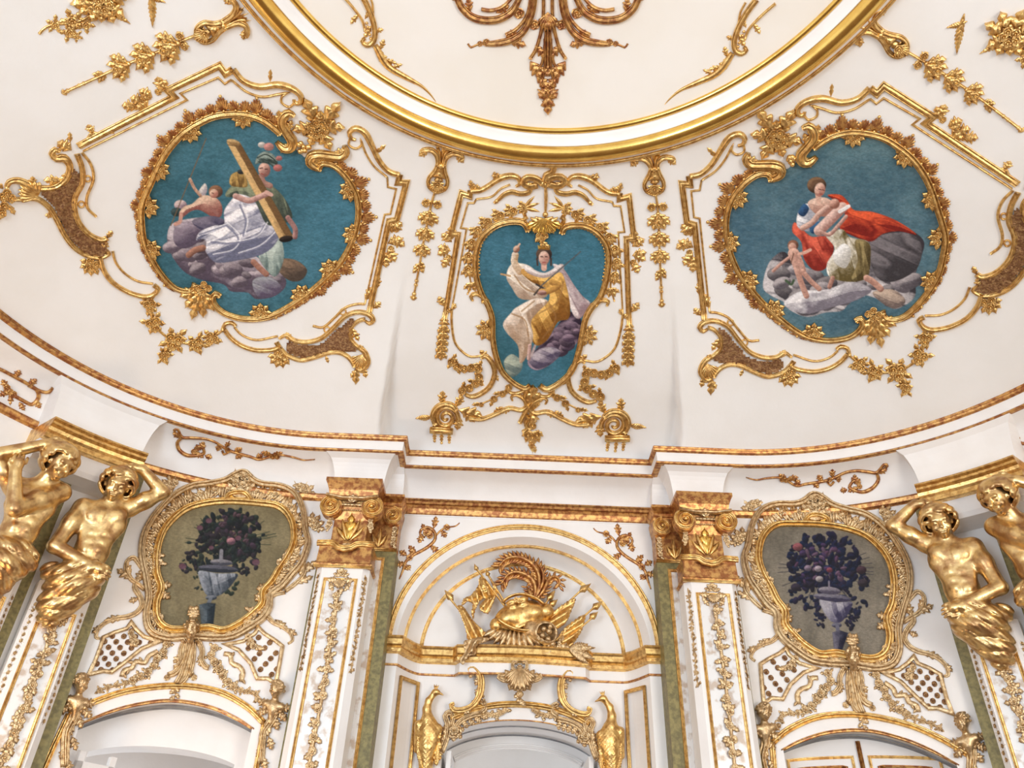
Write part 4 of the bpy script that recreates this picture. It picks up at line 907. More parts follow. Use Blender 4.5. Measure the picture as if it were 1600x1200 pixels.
def paint_column(Q):
    p = Paint(Q, (58, 104, 120)); p.wash((44, 90, 102), (70, 120, 136), 60, 3, .8)
    gx = np.clip((Q[:, 0]-400)/150, 0, 1); p.mixin(gx*.55, (62, 122, 148)); gy = np.clip((260-Q[:, 1])/90, 0, 1)*np.clip((400-Q[:, 0])/120, 0, 1); p.mixin(gy*.4, (48, 92, 92))
    p.wash((48, 96, 114), (80, 132, 152), 9, 8, .30, (1, 2.2))
    p.poly([(262, 362), (268, 350), (286, 343), (318, 340), (330, 352), (350, 362), (400, 400), (439, 425), (447, 445), (430, 462), (401, 467), (387, 457), (361, 455), (349, 444), (315, 437), (289, 425), (272, 405), (262, 382)], (186, 174, 180), (96, 84, 98), (-.2, -.9), .55, (1, .45), 16)
    p.billows([(268, 358), (300, 352), (330, 372), (395, 405), (440, 432), (438, 452), (400, 458), (350, 440), (290, 420), (268, 390)], (176, 162, 168), (100, 88, 100), 11, 46, 2)
    p.poly([(275, 352), (300, 345), (325, 352), (318, 372), (290, 388), (272, 378)], (164, 150, 162), (96, 84, 102), (-.3, -.8), .6, (1, .3), 12)
    p.poly([(431, 416), (441, 404), (464, 407), (480, 422), (470, 438), (450, 437)], (128, 104, 84), (82, 68, 58), folds=.4)
    p.poly([(395, 438), (420, 432), (440, 448), (428, 463), (403, 464)], (150, 150, 158), (95, 85, 105), folds=.4)
    # winged child with a staff
    p.poly([(320, 286), (324, 296), (318, 308), (310, 300)], (222, 214, 206), (170, 160, 165)); p.disc((282, 320), 10, 8, (214, 190, 186), (150, 125, 135)); p.disc((276, 331), 9, 7, (60, 82, 84), (40, 60, 62))
    p.line([(322, 216), (267, 352)], 1.6, (116, 92, 66))
    p.poly([(300, 318), (317, 305), (338, 309), (347, 322), (345, 338), (331, 338), (312, 328), (298, 330), (284, 340), (280, 332), (288, 322)], SKIN, (150, 95, 85)); p.line([(283, 334), (281, 346), (274, 350)], 6, (204, 150, 132))
    p.line([(313, 305), (304, 294), (297, 280)], 5, SKIN, SKIND); p.line([(331, 326), (340, 334)], 5, (150, 100, 92)); p.disc((337, 299), 11, 10, (150, 106, 78), (95, 66, 52)); p.disc((334, 302), 7, 7, SKIN, (176, 118, 102)); p.line([(331, 301), (334, 302)], 1.2, (80, 48, 42))
    p.poly([(300, 345), (330, 337), (352, 345), (345, 362), (320, 362)], (120, 112, 130), (70, 66, 92), folds=.5)
    # seated woman
    p.poly([(362, 290), (378, 284), (395, 284), (424, 290), (445, 310), (457, 338), (446, 348), (425, 356), (400, 345), (374, 312), (352, 306)], (132, 140, 112), (66, 76, 66), folds=.5, fdir=(.3, 1))
    p.poly([(436, 368), (444, 400), (433, 430), (420, 426), (404, 400), (420, 385)], (176, 190, 180), (104, 122, 118), folds=.6, fdir=(.2, 1))
    p.poly([(360, 314), (373, 303), (397, 313), (415, 348), (432, 354), (437, 368), (425, 387), (405, 399), (375, 406), (338, 410), (322, 393), (322, 376), (312, 373), (306, 376), (312, 362), (335, 352), (350, 350), (350, 330)], (236, 232, 236), (118, 120, 142), (-.3, -.8), .6, (.85, -.35), 9)
    for f in ([(352, 350), (372, 372), (362, 392), (330, 400)], [(415, 350), (398, 372), (360, 380), (330, 378)], [(375, 320), (384, 345), (380, 368)], [(432, 360), (405, 385), (370, 398)], [(312, 366), (335, 358), (352, 352)]): p.line(f, 3, (120, 122, 146), alpha=.8); p.line([(a+3, b-3) for a, b in f], 2, (248, 246, 248), alpha=.7)
    p.poly([(362, 272), (380, 268), (387, 290), (373, 292), (359, 288)], (196, 158, 88), (122, 92, 48), folds=.7, fdir=(.1, 1), fs=5)
    p.disc((377, 268), 6, 4, (60, 66, 66), (40, 44, 46))
    p.line([(408, 275), (412, 285), (422, 290)], 9, (196, 150, 132), (140, 96, 86)); p.disc((413, 265), 9.5, 11.5, (226, 180, 160), (150, 104, 94)); p.line([(406, 263), (410, 262)], 1.6, (74, 48, 44)); p.line([(414, 264), (418, 264)], 1.6, (74, 48, 44)); p.line([(408, 271), (412, 272)], 1.4, (150, 66, 60))
    p.poly([(399, 256), (402, 244), (414, 236), (428, 242), (434, 254), (430, 266), (424, 258), (410, 254)], (140, 156, 146), (56, 72, 68), folds=.6, fs=5); p.line([(402, 246), (416, 241), (430, 250)], 1.6, (30, 42, 42))
    for c, r, cl in (((409, 226), 6, (226, 216, 206)), ((420, 229), 8, (216, 150, 140)), ((436, 247), 5, (206, 128, 122)), ((434, 262), 7, (200, 120, 114))): p.disc(c, r, r*.8, cl, tuple(int(v*.75) for v in cl))
    p.poly([(354, 222), (364, 218), (376, 224), (458, 368), (448, 378), (437, 374)], (208, 168, 110), (124, 92, 56), (-1, .35), .25, (.5, 1), hard=True); p.disc((365, 222), 11, 4.5, (214, 178, 122), (150, 116, 72), 15); p.line([(356, 226), (374, 228)], 1.5, (112, 84, 52)); p.disc((447, 373), 11, 5, (50, 40, 36), (26, 20, 20), -8)
    p.line([(368, 306), (388, 313), (404, 308), (418, 302)], 9, (224, 180, 166), (160, 112, 106)); p.line([(416, 300), (424, 304)], 6, (214, 168, 152))
    p.line([(450, 340), (461, 357), (461, 370)], 8, (190, 142, 132), (120, 84, 84)); p.line([(295, 398), (304, 391), (317, 387)], 10, (190, 134, 110), (120, 80, 66)); p.line([(396, 409), (406, 419), (416, 428)], 9, (196, 140, 118), (130, 86, 72))
    return p
def paint_mother(Q):
    p = Paint(Q, (74, 108, 126)); p.wash((62, 96, 112), (94, 128, 138), 55, 13, .8); gy = np.clip((330-Q[:, 1])/150, 0, 1); p.mixin(gy*.45, (92, 124, 122)); gl = np.clip((1240-Q[:, 0])/120, 0, 1)*np.clip((Q[:, 1]-300)/120, 0, 1); p.mixin(gl*.5, (66, 110, 140)); p.wash((64, 102, 120), (106, 136, 148), 10, 18, .3, (1, 2.2))
    p.poly([(1360, 372), (1377, 361), (1400, 357), (1424, 360), (1444, 378), (1437, 408), (1430, 431), (1430, 462), (1412, 478), (1395, 482), (1374, 468), (1345, 460), (1330, 468), (1316, 485), (1290, 488), (1262, 495), (1235, 485), (1225, 472), (1205, 462), (1192, 449), (1197, 420), (1208, 402), (1225, 393), (1245, 410), (1300, 430)], (190, 184, 186), (72, 68, 74), (-.5, .5), .6, (1, .25), 18)
    p.billows([(1205, 440), (1225, 404), (1262, 430), (1330, 440), (1370, 430), (1425, 400), (1430, 450), (1395, 475), (1330, 462), (1270, 488), (1225, 466)], (168, 160, 162), (96, 90, 96), 13, 46, 4)
    p.poly([(1225, 472), (1250, 455), (1290, 452), (1330, 440), (1362, 452), (1340, 468), (1300, 480), (1262, 490), (1236, 484)], (222, 218, 220), (134, 128, 138), folds=.6, fdir=(1, -.2), fs=10)
    p.poly([(1358, 382), (1380, 366), (1420, 364), (1440, 384), (1432, 420), (1395, 440), (1368, 430)], (116, 110, 114), (66, 62, 66), folds=.6, fdir=(1, .5), fs=12)
    p.poly([(1364, 456), (1395, 452), (1415, 470), (1397, 482), (1374, 470)], (190, 168, 150), (120, 104, 98), folds=.5)
    # red cloak
    p.poly([(1293, 305), (1313, 304), (1326, 316), (1335, 328), (1365, 331), (1402, 345), (1432, 366), (1405, 361), (1380, 365), (1360, 377), (1327, 366), (1312, 356), (1320, 336), (1312, 318)], (226, 86, 50), (140, 36, 26), (-.2, -.8), .65, (1, .35), 8)
    p.poly([(1247, 350), (1267, 369), (1290, 369), (1303, 387), (1291, 418), (1272, 422), (1256, 404), (1252, 378), (1238, 362), (1240, 348)], (224, 96, 72), (146, 44, 34), folds=.65, fdir=(.4, 1))
    p.poly([(1290, 366), (1316, 358), (1328, 370), (1357, 378), (1360, 405), (1354, 434), (1325, 440), (1296, 432), (1292, 412), (1304, 388)], (236, 230, 216), (112, 98, 62), (-.8, -.5), .5, (.3, 1), 9)
    p.poly([(1336, 376), (1357, 379), (1360, 405), (1354, 433), (1330, 438), (1340, 408)], (150, 132, 86), (84, 70, 40), folds=.6, fdir=(.2, 1)); p.poly([(1302, 396), (1318, 380), (1330, 392), (1322, 418), (1306, 412)], (250, 248, 244), (196, 192, 184))
    p.poly([(1246, 334), (1258, 318), (1272, 324), (1280, 350), (1262, 361), (1246, 354)], (238, 236, 238), (150, 152, 164), folds=.5); p.poly([(1247, 332), (1256, 318), (1264, 326), (1256, 338)], (52, 96, 142), (34, 62, 98)); p.poly([(1266, 352), (1282, 346), (1284, 362), (1268, 364)], (60, 104, 146), (34, 64, 100))
    p.poly([(1262, 316), (1278, 308), (1294, 310), (1306, 322), (1290, 338), (1272, 332)], (232, 196, 176), (170, 122, 106)); p.line([(1278, 300), (1279, 312)], 9, (220, 176, 156))
    p.disc((1276, 289), 15, 13, (132, 100, 72), (70, 50, 38)); p.disc((1281, 296), 8.5, 11, (236, 196, 174), (182, 128, 112), 12); p.line([(1279, 295), (1283, 296)], 1.4, (86, 54, 46)); p.line([(1285, 296), (1288, 297)], 1.4, (86, 54, 46)); p.line([(1281, 303), (1285, 303)], 1.5, (170, 74, 66)); p.line([(1268, 292), (1272, 283), (1284, 282)], 4, (110, 80, 58))
    p.line([(1254, 356), (1268, 348), (1280, 334), (1292, 324)], 9, (232, 194, 176), (168, 118, 104)); p.line([(1280, 360), (1294, 346), (1306, 334), (1316, 324)], 17, (238, 202, 188), (176, 124, 112)); p.disc((1304, 318), 8, 8, (226, 176, 156), (150, 100, 84)); p.line([(1282, 362), (1296, 366), (1310, 352), (1322, 338)], 6, (222, 178, 162), (160, 112, 100)); p.line([(1312, 330), (1326, 322)], 6, (236, 232, 230))
    p.disc((1239, 383), 8.5, 8.5, (150, 100, 78), (100, 66, 52)); p.disc((1238, 386), 6.5, 7, (228, 180, 158), (170, 116, 100)); p.line([(1240, 396), (1246, 410), (1250, 422)], 18, (232, 186, 166), (170, 118, 104)); p.line([(1233, 402), (1220, 412), (1208, 423)], 5, (224, 176, 158), (168, 118, 104)); p.line([(1248, 397), (1258, 394), (1266, 390)], 5, (220, 170, 150))
    p.line([(1246, 424), (1252, 442), (1260, 462)], 9, (224, 176, 156), (160, 110, 96)); p.line([(1254, 424), (1266, 438), (1280, 451)], 8, (224, 176, 156), (160, 110, 96)); p.line([(1240, 396), (1236, 410)], 2, (120, 84, 70)); p.line([(1354, 434), (1364, 440), (1376, 451)], 10, (226, 176, 154), (156, 106, 92)); p.line([(1301, 434), (1296, 448)], 7, (206, 156, 136), (150, 100, 88)); p.line([(1228, 438), (1236, 444), (1240, 438)], 4, (70, 90, 66))
    return p
def paint_justice(Q):
    p = Paint(Q, (50, 102, 122)); p.wash((42, 92, 108), (66, 120, 142), 50, 23, .8); gx = np.clip((Q[:, 0]-850)/90, 0, 1); p.mixin(gx*.5, (56, 118, 144)); gl = np.clip((Q[:, 1]-430)/120, 0, 1)*np.clip((840-Q[:, 0])/60, 0, 1); p.mixin(gl*.5, (44, 90, 96)); p.wash((46, 98, 114), (76, 128, 148), 8, 28, .3, (1, 2.2))
    p.poly([(888, 488), (907, 497), (906, 530), (880, 552), (856, 572), (836, 578), (824, 566), (838, 545), (862, 520)], (150, 128, 142), (58, 44, 62), (-.4, .6), .6, (1, -.6), 12); p.billows([(836, 560), (866, 524), (900, 505), (900, 530), (866, 560), (842, 572)], (136, 114, 130), (74, 58, 76), 8, 26, 6); p.poly([(826, 562), (842, 546), (864, 542), (876, 552), (856, 570), (838, 576)], (172, 160, 170), (92, 82, 104), folds=.6); p.poly([(787, 566), (800, 553), (816, 566), (812, 582), (797, 588)], (172, 182, 164), (104, 120, 116), folds=.5)
    p.poly([(864, 412), (880, 419), (897, 445), (910, 462), (923, 476), (905, 498), (892, 484), (884, 444), (870, 424)], (236, 222, 218), (160, 136, 140), folds=.6, fdir=(.5, 1))
    p.poly([(800, 412), (825, 414), (842, 430), (856, 460), (835, 468), (812, 466), (800, 450), (791, 432)], (242, 228, 210), (176, 150, 128), folds=.55, fdir=(.8, .6))
    p.poly([(810, 422), (830, 431), (860, 430), (877, 426), (886, 450), (891, 480), (888, 498), (872, 503), (856, 530), (840, 540), (831, 530), (829, 502), (840, 482), (857, 470), (855, 452), (830, 440)], (232, 180, 92), (142, 92, 32), (-.4, -.8), .6, (.5, 1), 8)
    p.poly([(807, 480), (835, 466), (856, 470), (842, 486), (830, 502), (833, 528), (821, 560), (812, 566), (809, 540), (792, 520), (786, 505), (799, 488)], (240, 222, 204), (176, 146, 120), (-.3, -.7), .6, (.4, 1), 9)
    for f in ([(800, 490), (820, 500), (826, 525)], [(835, 470), (815, 486)], [(858, 475), (868, 498), (848, 528)], [(880, 440), (872, 470), (842, 490)], [(804, 430), (820, 450), (846, 460)]): p.line(f, 2.5, (150, 106, 60), alpha=.6)
    p.line([(812, 424), (804, 410), (805, 398)], 11, (238, 220, 200), (186, 140, 92)); p.line([(818, 424), (832, 433)], 9, (206, 152, 76)); p.disc((807, 389), 5, 6, SKIN, SKIND, 30); p.line([(808, 386), (812, 381)], 3, SKIN)
    p.poly([(820, 414), (850, 426), (876, 412), (880, 420), (852, 434), (824, 426)], (244, 232, 226), (186, 166, 160), folds=.4)
    p.line([(850, 408), (850, 419)], 9, (214, 168, 148)); p.disc((850, 397), 12.5, 11, (98, 74, 60), (52, 38, 34)); p.disc((850, 403), 8.5, 11, (230, 192, 172), (184, 134, 118)); p.line([(845, 401), (848, 401)], 1.6, (70, 46, 42)); p.line([(852, 401), (855, 401)], 1.6, (70, 46, 42)); p.line([(850, 402), (850, 406)], 1.2, (190, 140, 124)); p.line([(848, 410), (852, 410)], 1.5, (168, 76, 70)); p.line([(839, 404), (840, 414)], 3, (70, 52, 46)); p.line([(861, 404), (861, 414)], 3, (70, 52, 46))
    p.poly([(841, 389), (840, 382), (844, 385), (847, 380), (850, 385), (854, 380), (856, 385), (860, 383), (859, 390)], (226, 176, 72), (170, 118, 40), hard=True)
    p.line([(907, 393), (846, 446)], 2.0, (84, 90, 94)); p.line([(838, 444), (852, 452)], 3, (60, 56, 56)); p.line([(846, 448), (835, 460)], 3.2, (70, 60, 56)); p.line([(862, 440), (872, 446), (858, 454), (846, 456)], 10, (220, 166, 80), (160, 108, 48)); p.disc((847, 457), 7, 4, (206, 160, 144), (134, 92, 84)); p.line([(783, 428), (797, 431)], 3, (190, 150, 104)); p.line([(828, 540), (826, 560)], 6, (222, 186, 174), (160, 116, 106)); p.line([(836, 540), (830, 556)], 4, (180, 160, 158))
    return p
def finish_ceiling_paintings():
    for sg, fn, lab in ((-1, paint_column, 'oval ceiling painting of a helmeted woman in white clasping a column on clouds'), (1, paint_mother, 'oval ceiling painting of a mother in a red cloak nursing a baby on clouds')):
        T = side(sg, COVE, FIX_COVE); t = thing('ceiling_painting', lab, 'painting', at(COVE, T([(392, 338)])[0]), 'oval ceiling paintings')
        canvas(COVE, T(OVAL), fn, t); oval_frame(sg, t)
    t = thing('ceiling_painting', 'shield-shaped ceiling painting of a crowned woman in yellow holding a sword', 'painting', at(COVE, (847, 470)))
    canvas(COVE, MID_L[1:-1]+[(836, 605)]+MID_R[::-1][1:-1]+[(850, 352)], paint_justice, t); mid_painting_frame(t)
finish_ceiling_paintings()
# ---- flower pieces over the doors
def paint_flowers_left(Q):
    p = Paint(Q, (128, 116, 84)); p.wash((104, 94, 66), (148, 136, 102), 60, 33, .8); p.wash((116, 104, 76), (140, 128, 94), 7, 36, .35, (1, .4))
    r = random.Random(3)
    def leafs(n, cx, cy, rx, ry, cols, smin, smax):
        for _ in range(n):
            a = r.uniform(0, 6.28); d = math.sqrt(r.random()); x, y = cx+rx*d*math.cos(a), cy+ry*d*math.sin(a); c = r.choice(cols); s_ = r.uniform(smin, smax)
            p.disc((x, y), s_, s_*r.uniform(.45, .8), c, tuple(int(v*.65) for v in c), r.uniform(0, 180))
    for k in range(26):
        a = r.uniform(-3.4, .3); x, y = 360+math.cos(a)*70*r.uniform(.8, 1.05), 845+math.sin(a)*45*r.uniform(.8, 1.05); p.line([(360, 850), ((360+x)/2+r.uniform(-5, 5), (850+y)/2), (x, y)], 1.4, (66, 70, 52))
    D = [(34, 46, 46), (26, 36, 40), (44, 56, 48), (30, 30, 38), (50, 44, 52)]
    leafs(230, 362, 838, 50, 40, D, 3, 8); leafs(70, 320, 865, 34, 24, D, 3, 5.5); leafs(50, 385, 872, 24, 28, D, 3, 5.5); leafs(26, 300, 885, 22, 14, D, 2, 4.5); leafs(20, 312, 905, 12, 20, [(52, 62, 48), (42, 52, 50)], 2, 4); leafs(16, 362, 918, 10, 12, [(44, 58, 46)], 2, 5)
    leafs(22, 365, 835, 44, 32, [(84, 62, 74), (70, 54, 70), (96, 70, 78)], 3, 6)
    for c, s_ in (((361, 847), 7), ((372, 842), 5), ((330, 857), 4), ((312, 826), 5), ((326, 815), 5), ((400, 880), 6), ((285, 886), 6)): p.disc(c, s_, s_*.8, (176, 120, 126) if s_ > 6 else (96, 62, 72), (96, 66, 78))
    p.poly([(311, 893), (340, 897), (371, 898), (366, 910), (357, 921), (346, 930), (334, 934), (324, 932), (317, 922), (312, 908)], (150, 154, 162), (56, 64, 74), (-.8, -.4), .5, (.2, 1), 6); p.disc((341, 890), 32, 6, (84, 84, 96), (42, 46, 56), 4); p.disc((346, 880), 18, 5, (128, 124, 128), (70, 70, 80), 4); p.line([(346, 862), (345, 878)], 6, (120, 118, 124)); p.disc((330, 935), 9, 4, (110, 114, 122), (50, 56, 64)); p.line([(329, 936), (326, 944)], 6, (104, 110, 118))
    p.poly([(311, 946), (324, 943), (337, 944), (333, 982), (315, 982)], (86, 98, 106), (34, 44, 52), (-1, 0), .2, hard=True)
    return p
def paint_flowers_right(Q):
    p = Paint(Q, (116, 108, 94)); p.wash((92, 86, 74), (138, 128, 112), 60, 43, .8); p.wash((104, 98, 86), (128, 120, 104), 7, 46, .35, (1, .4)); r = random.Random(9)
    def leafs(n, cx, cy, rx, ry, cols, smin, smax):
        for _ in range(n):
            a = r.uniform(0, 6.28); d = math.sqrt(r.random()); x, y = cx+rx*d*math.cos(a), cy+ry*d*math.sin(a); c = r.choice(cols); s_ = r.uniform(smin, smax)
            p.disc((x, y), s_, s_*r.uniform(.45, .8), c, tuple(int(v*.65) for v in c), r.uniform(0, 180))
    for k in range(22):
        a = r.uniform(-.6, 3.7); x, y = 1290+math.cos(a)*75, 895+math.sin(a)*55; p.line([(1290, 890), (x, y)], 1.2, (62, 60, 64))
    D = [(28, 32, 62), (22, 26, 50), (40, 36, 66), (34, 30, 48), (26, 38, 70)]
    leafs(260, 1288, 880, 58, 46, D, 3, 8); leafs(70, 1265, 920, 34, 36, D, 3, 6); leafs(60, 1330, 925, 28, 44, D, 3, 6); leafs(24, 1282, 965, 10, 16, D, 2, 5); leafs(20, 1330, 968, 9, 16, D, 2, 5)
    leafs(34, 1285, 885, 44, 34, [(92, 62, 92), (76, 56, 96), (110, 84, 108)], 3, 6)
    for c, s_, cl in (((1246, 856), 8, (150, 84, 90)), ((1278, 890), 6, (178, 160, 170)), ((1262, 889), 6, (140, 120, 140)), ((1280, 906), 6, (170, 160, 160)), ((1243, 919), 8, (52, 44, 60)), ((1348, 912), 8, (60, 50, 60)), ((1346, 892), 8, (70, 48, 58)), ((1296, 892), 5, (140, 70, 84))): p.disc(c, s_, s_*.8, cl, tuple(int(v*.6) for v in cl))
    p.poly([(1281, 938), (1305, 942), (1331, 942), (1328, 955), (1321, 966), (1312, 974), (1300, 973), (1291, 964), (1284, 952)], (150, 146, 156), (62, 58, 84), (-.7, -.5), .5, (.2, 1), 6); p.disc((1300, 935), 30, 6, (112, 108, 120), (58, 54, 76), 6); p.disc((1296, 924), 18, 6, (130, 124, 132), (76, 70, 86), 6); p.line([(1295, 910), (1295, 922)], 3, (120, 112, 124)); p.disc((1307, 978), 8, 4, (104, 102, 118), (54, 52, 70)); p.line([(1308, 980), (1309, 988)], 6, (96, 94, 110))
    p.poly([(1300, 989), (1312, 986), (1325, 990), (1314, 1022), (1303, 1022)], (96, 92, 108), (42, 40, 60), (-1, 0), .2, hard=True)
    return p
# ---- sculpting helpers: one continuous surface grown from a distance field
def surface_nets(f, lo, hi, h):
    lo = np.array(lo, float); n = np.ceil((np.array(hi)-lo)/h).astype(int)+1
    ax = [lo[k]+h*np.arange(n[k]) for k in range(3)]; X, Y, Z = np.meshgrid(*ax, indexing='ij')
    G = np.stack([X, Y, Z], -1); c4 = [np.unique(np.r_[np.arange(0, n[k], 4), n[k]-1]) for k in range(3)]; cg = G[np.ix_(*c4)]; cd_ = f(cg.reshape(-1, 3)).reshape(cg.shape[:3])
    ii = [np.minimum((np.arange(n[k])+2)//4, len(c4[k])-1) for k in range(3)]; D = cd_[np.ix_(*ii)].copy(); near = np.abs(D) < 5.0*h; D[near] = f(G[near])
    S = D < 0; c = np.zeros(np.array(n)-1, int)
    for i in (0, 1):
        for j in (0, 1):
            for k in (0, 1): c += S[i:n[0]-1+i, j:n[1]-1+j, k:n[2]-1+k]
    act = (c > 0) & (c < 8); idx = -np.ones(act.shape, int); cells = np.argwhere(act); idx[act] = np.arange(len(cells))
    acc = np.zeros((len(cells), 3)); cnt = np.zeros(len(cells)); off = [(i, j, k) for i in (0, 1) for j in (0, 1) for k in (0, 1)]
    val = {o: D[cells[:, 0]+o[0], cells[:, 1]+o[1], cells[:, 2]+o[2]] for o in off}
    for a in off:
        for d in range(3):
            if a[d] == 0:
                b = tuple(a[k]+(k == d) for k in range(3)); va, vb = val[a], val[b]; m = (va < 0) != (vb < 0)
                t = np.where(m, va/(va-vb+1e-20), 0); p = np.tile(np.array(a, float), (len(cells), 1)); p[:, d] += t; acc[m] += p[m]; cnt[m] += 1
    V = lo+h*(cells+acc/cnt[:, None]); F_ = []
    for d in range(3):
        u, v = (d+1) % 3, (d+2) % 3; sl = [slice(None)]*3; sl2 = [slice(None)]*3; sl[d] = slice(0, n[d]-1); sl2[d] = slice(1, n[d])
        a_, b_ = S[tuple(sl)], S[tuple(sl2)]; e = np.argwhere(a_ != b_); e = e[(e[:, u] > 0) & (e[:, v] > 0) & (e[:, u] < n[u]-1) & (e[:, v] < n[v]-1)]
        if not len(e): continue
        q = []
        for du, dv in ((0, 0), (1, 0), (1, 1), (0, 1)):
            g = e.copy(); g[:, u] -= du; g[:, v] -= dv; q.append(idx[g[:, 0], g[:, 1], g[:, 2]])
        q = np.stack(q, 1); flip = a_[e[:, 0], e[:, 1], e[:, 2]]; q[~flip] = q[~flip][:, ::-1]; F_.append(q[(q >= 0).all(1)])
    return V, np.concatenate(F_)
def cap(p, a, b, ra, rb):
    a, b = np.array(a, float), np.array(b, float); d = b-a; t = np.clip(((p-a)@d)/(d@d+1e-12), 0, 1); return np.linalg.norm(p-a-t[:, None]*d, axis=1)-(ra+(rb-ra)*t)
def ell(p, c, r, ax=None):
    q = p-np.array(c, float)
    if ax is not None: q = q@np.array(ax).T
    r = np.array(r, float); k0 = np.linalg.norm(q/r, axis=1); k1 = np.linalg.norm(q/(r*r), axis=1); return k0*(k0-1)/(k1+1e-9)
def smin(a, b, k): h = np.clip(.5+.5*(b-a)/k, 0, 1); return b*(1-h)+a*h-k*h*(1-h)
def smax(a, b, k): return -smin(-a, -b, k)
def rotz(a): c, s = math.cos(a), math.sin(a); return np.array([[c, s, 0], [-s, c, 0], [0, 0, 1]])
def head_sdf(p, c, R, face, up):
    """head of half height R at c, looking along face"""
    f = np.array(face, float); f /= np.linalg.norm(f); u = np.array(up, float); u -= f*(u@f); u /= np.linalg.norm(u); r = np.cross(u, f); q = (p-np.array(c))@np.stack([r, u, f], 1)/R
    d = ell(q, (0, .18, -.08), (.70, .80, .82)); d = smin(d, ell(q, (0, -.32, .18), (.50, .62, .52)), .25); d = smin(d, ell(q, (0, -.80, .46), (.16, .14, .14)), .15)
    d = smin(d, cap(q, (0, .14, .70), (0, -.22, 1.0), .08, .14), .07); d = smin(d, cap(q, (-.36, .25, .64), (.36, .25, .64), .11, .11), .07)
    for s in (-1, 1):
        d = smax(d, -ell(q, (s*.29, .03, .86), (.20, .13, .22)), .05); d = smin(d, ell(q, (s*.29, .03, .62), (.14, .095, .12)), .02); d = smin(d, ell(q, (s*.38, -.28, .50), (.18, .2, .16)), .12); d = smin(d, ell(q, (s*.70, .0, -.02), (.10, .2, .14)), .05)
    d = smin(d, cap(q, (-.17, -.47, .68), (.17, -.47, .68), .075, .075), .04); d = smin(d, cap(q, (-.12, -.61, .66), (.12, -.61, .66), .08, .08), .04); d = smax(d, -cap(q, (-.22, -.54, .80), (.22, -.54, .80), .04, .04), .03)
    return d*R, q
def curls(q, R, seed, n=46):
    r = np.random.default_rng(seed); d = None
    for k in range(n):
        th = r.uniform(0, 2*math.pi); el = r.uniform(-.25, 1.5); v = np.array([math.cos(el)*math.sin(th), math.sin(el), math.cos(el)*math.cos(th)])
        if v[2] > .55 and v[1] < .55: continue
        c = v*np.array([.74, .86, .86])+np.array([0, .15, -.10]); e = ell(q, c, np.array([.2, .15, .2])*r.uniform(.75, 1.2)); d = e if d is None else np.minimum(d, e)
    return d*R
def hand_sdf(p, w, d, spread, R, nfin=4, curl=0.5, nrm=(0, 0, 1)):
    """palm at w pointing along d; fingers fan along spread, thumb from the side"""
    w, d, s, nr = [np.array(v, float) for v in (w, d, spread, nrm)]; d /= np.linalg.norm(d); s /= np.linalg.norm(s); nr /= np.linalg.norm(nr)
    o = cap(p, w, w+d*R*1.0, R*.42, R*.52)
    for k, L in zip(range(nfin), (.85, 1.0, .95, .75)):
        b = w+d*R*1.15+s*R*(k-1.5)*.36; m = b+d*R*L*.55-nr*R*.10*curl; e = m+d*R*L*.45-nr*R*.45*curl; o = smin(o, cap(p, b, m, R*.175, R*.16), R*.06); o = smin(o, cap(p, m, e, R*.16, R*.13), R*.03)
    b = w+d*R*.35-s*R*.45; m = b+d*R*.5-s*R*.35; o = smin(o, cap(p, b, m, R*.19, R*.16), R*.15); return smin(o, cap(p, m, m+d*R*.45, R*.16, R*.13), R*.05)
def folds(p, dirn, freq, seed, amp):
    d = np.array(dirn, float); d /= np.linalg.norm(d); t = p@d; n = vnoise(np.stack([p[:, 0]*90+p[:, 2]*40, p[:, 1]*60], 1), 24, seed); return amp*(1-2*np.abs(np.sin(.5*(t*freq+n*6.5)))**.6)
def relief(name, S, V, F_, m, parent):
    """warp a sculpted mesh given in picture units (x, y on the surface, z outwards) onto a surface"""
    P = hits(S, V[:, :2]); N = normals(S, P); k = np.linalg.norm(P-CAM, axis=1)/FPX; return mesh_obj(name, P+N*(V[:, 2]*k)[:, None], [tuple(int(i) for i in q) for q in F_], m, parent)
def sculpt(name, S, f, lo, hi, h, m, parent):
    V, F_ = surface_nets(f, lo, hi, h); return relief(name, S, V, F_[:, ::-1], m, parent)
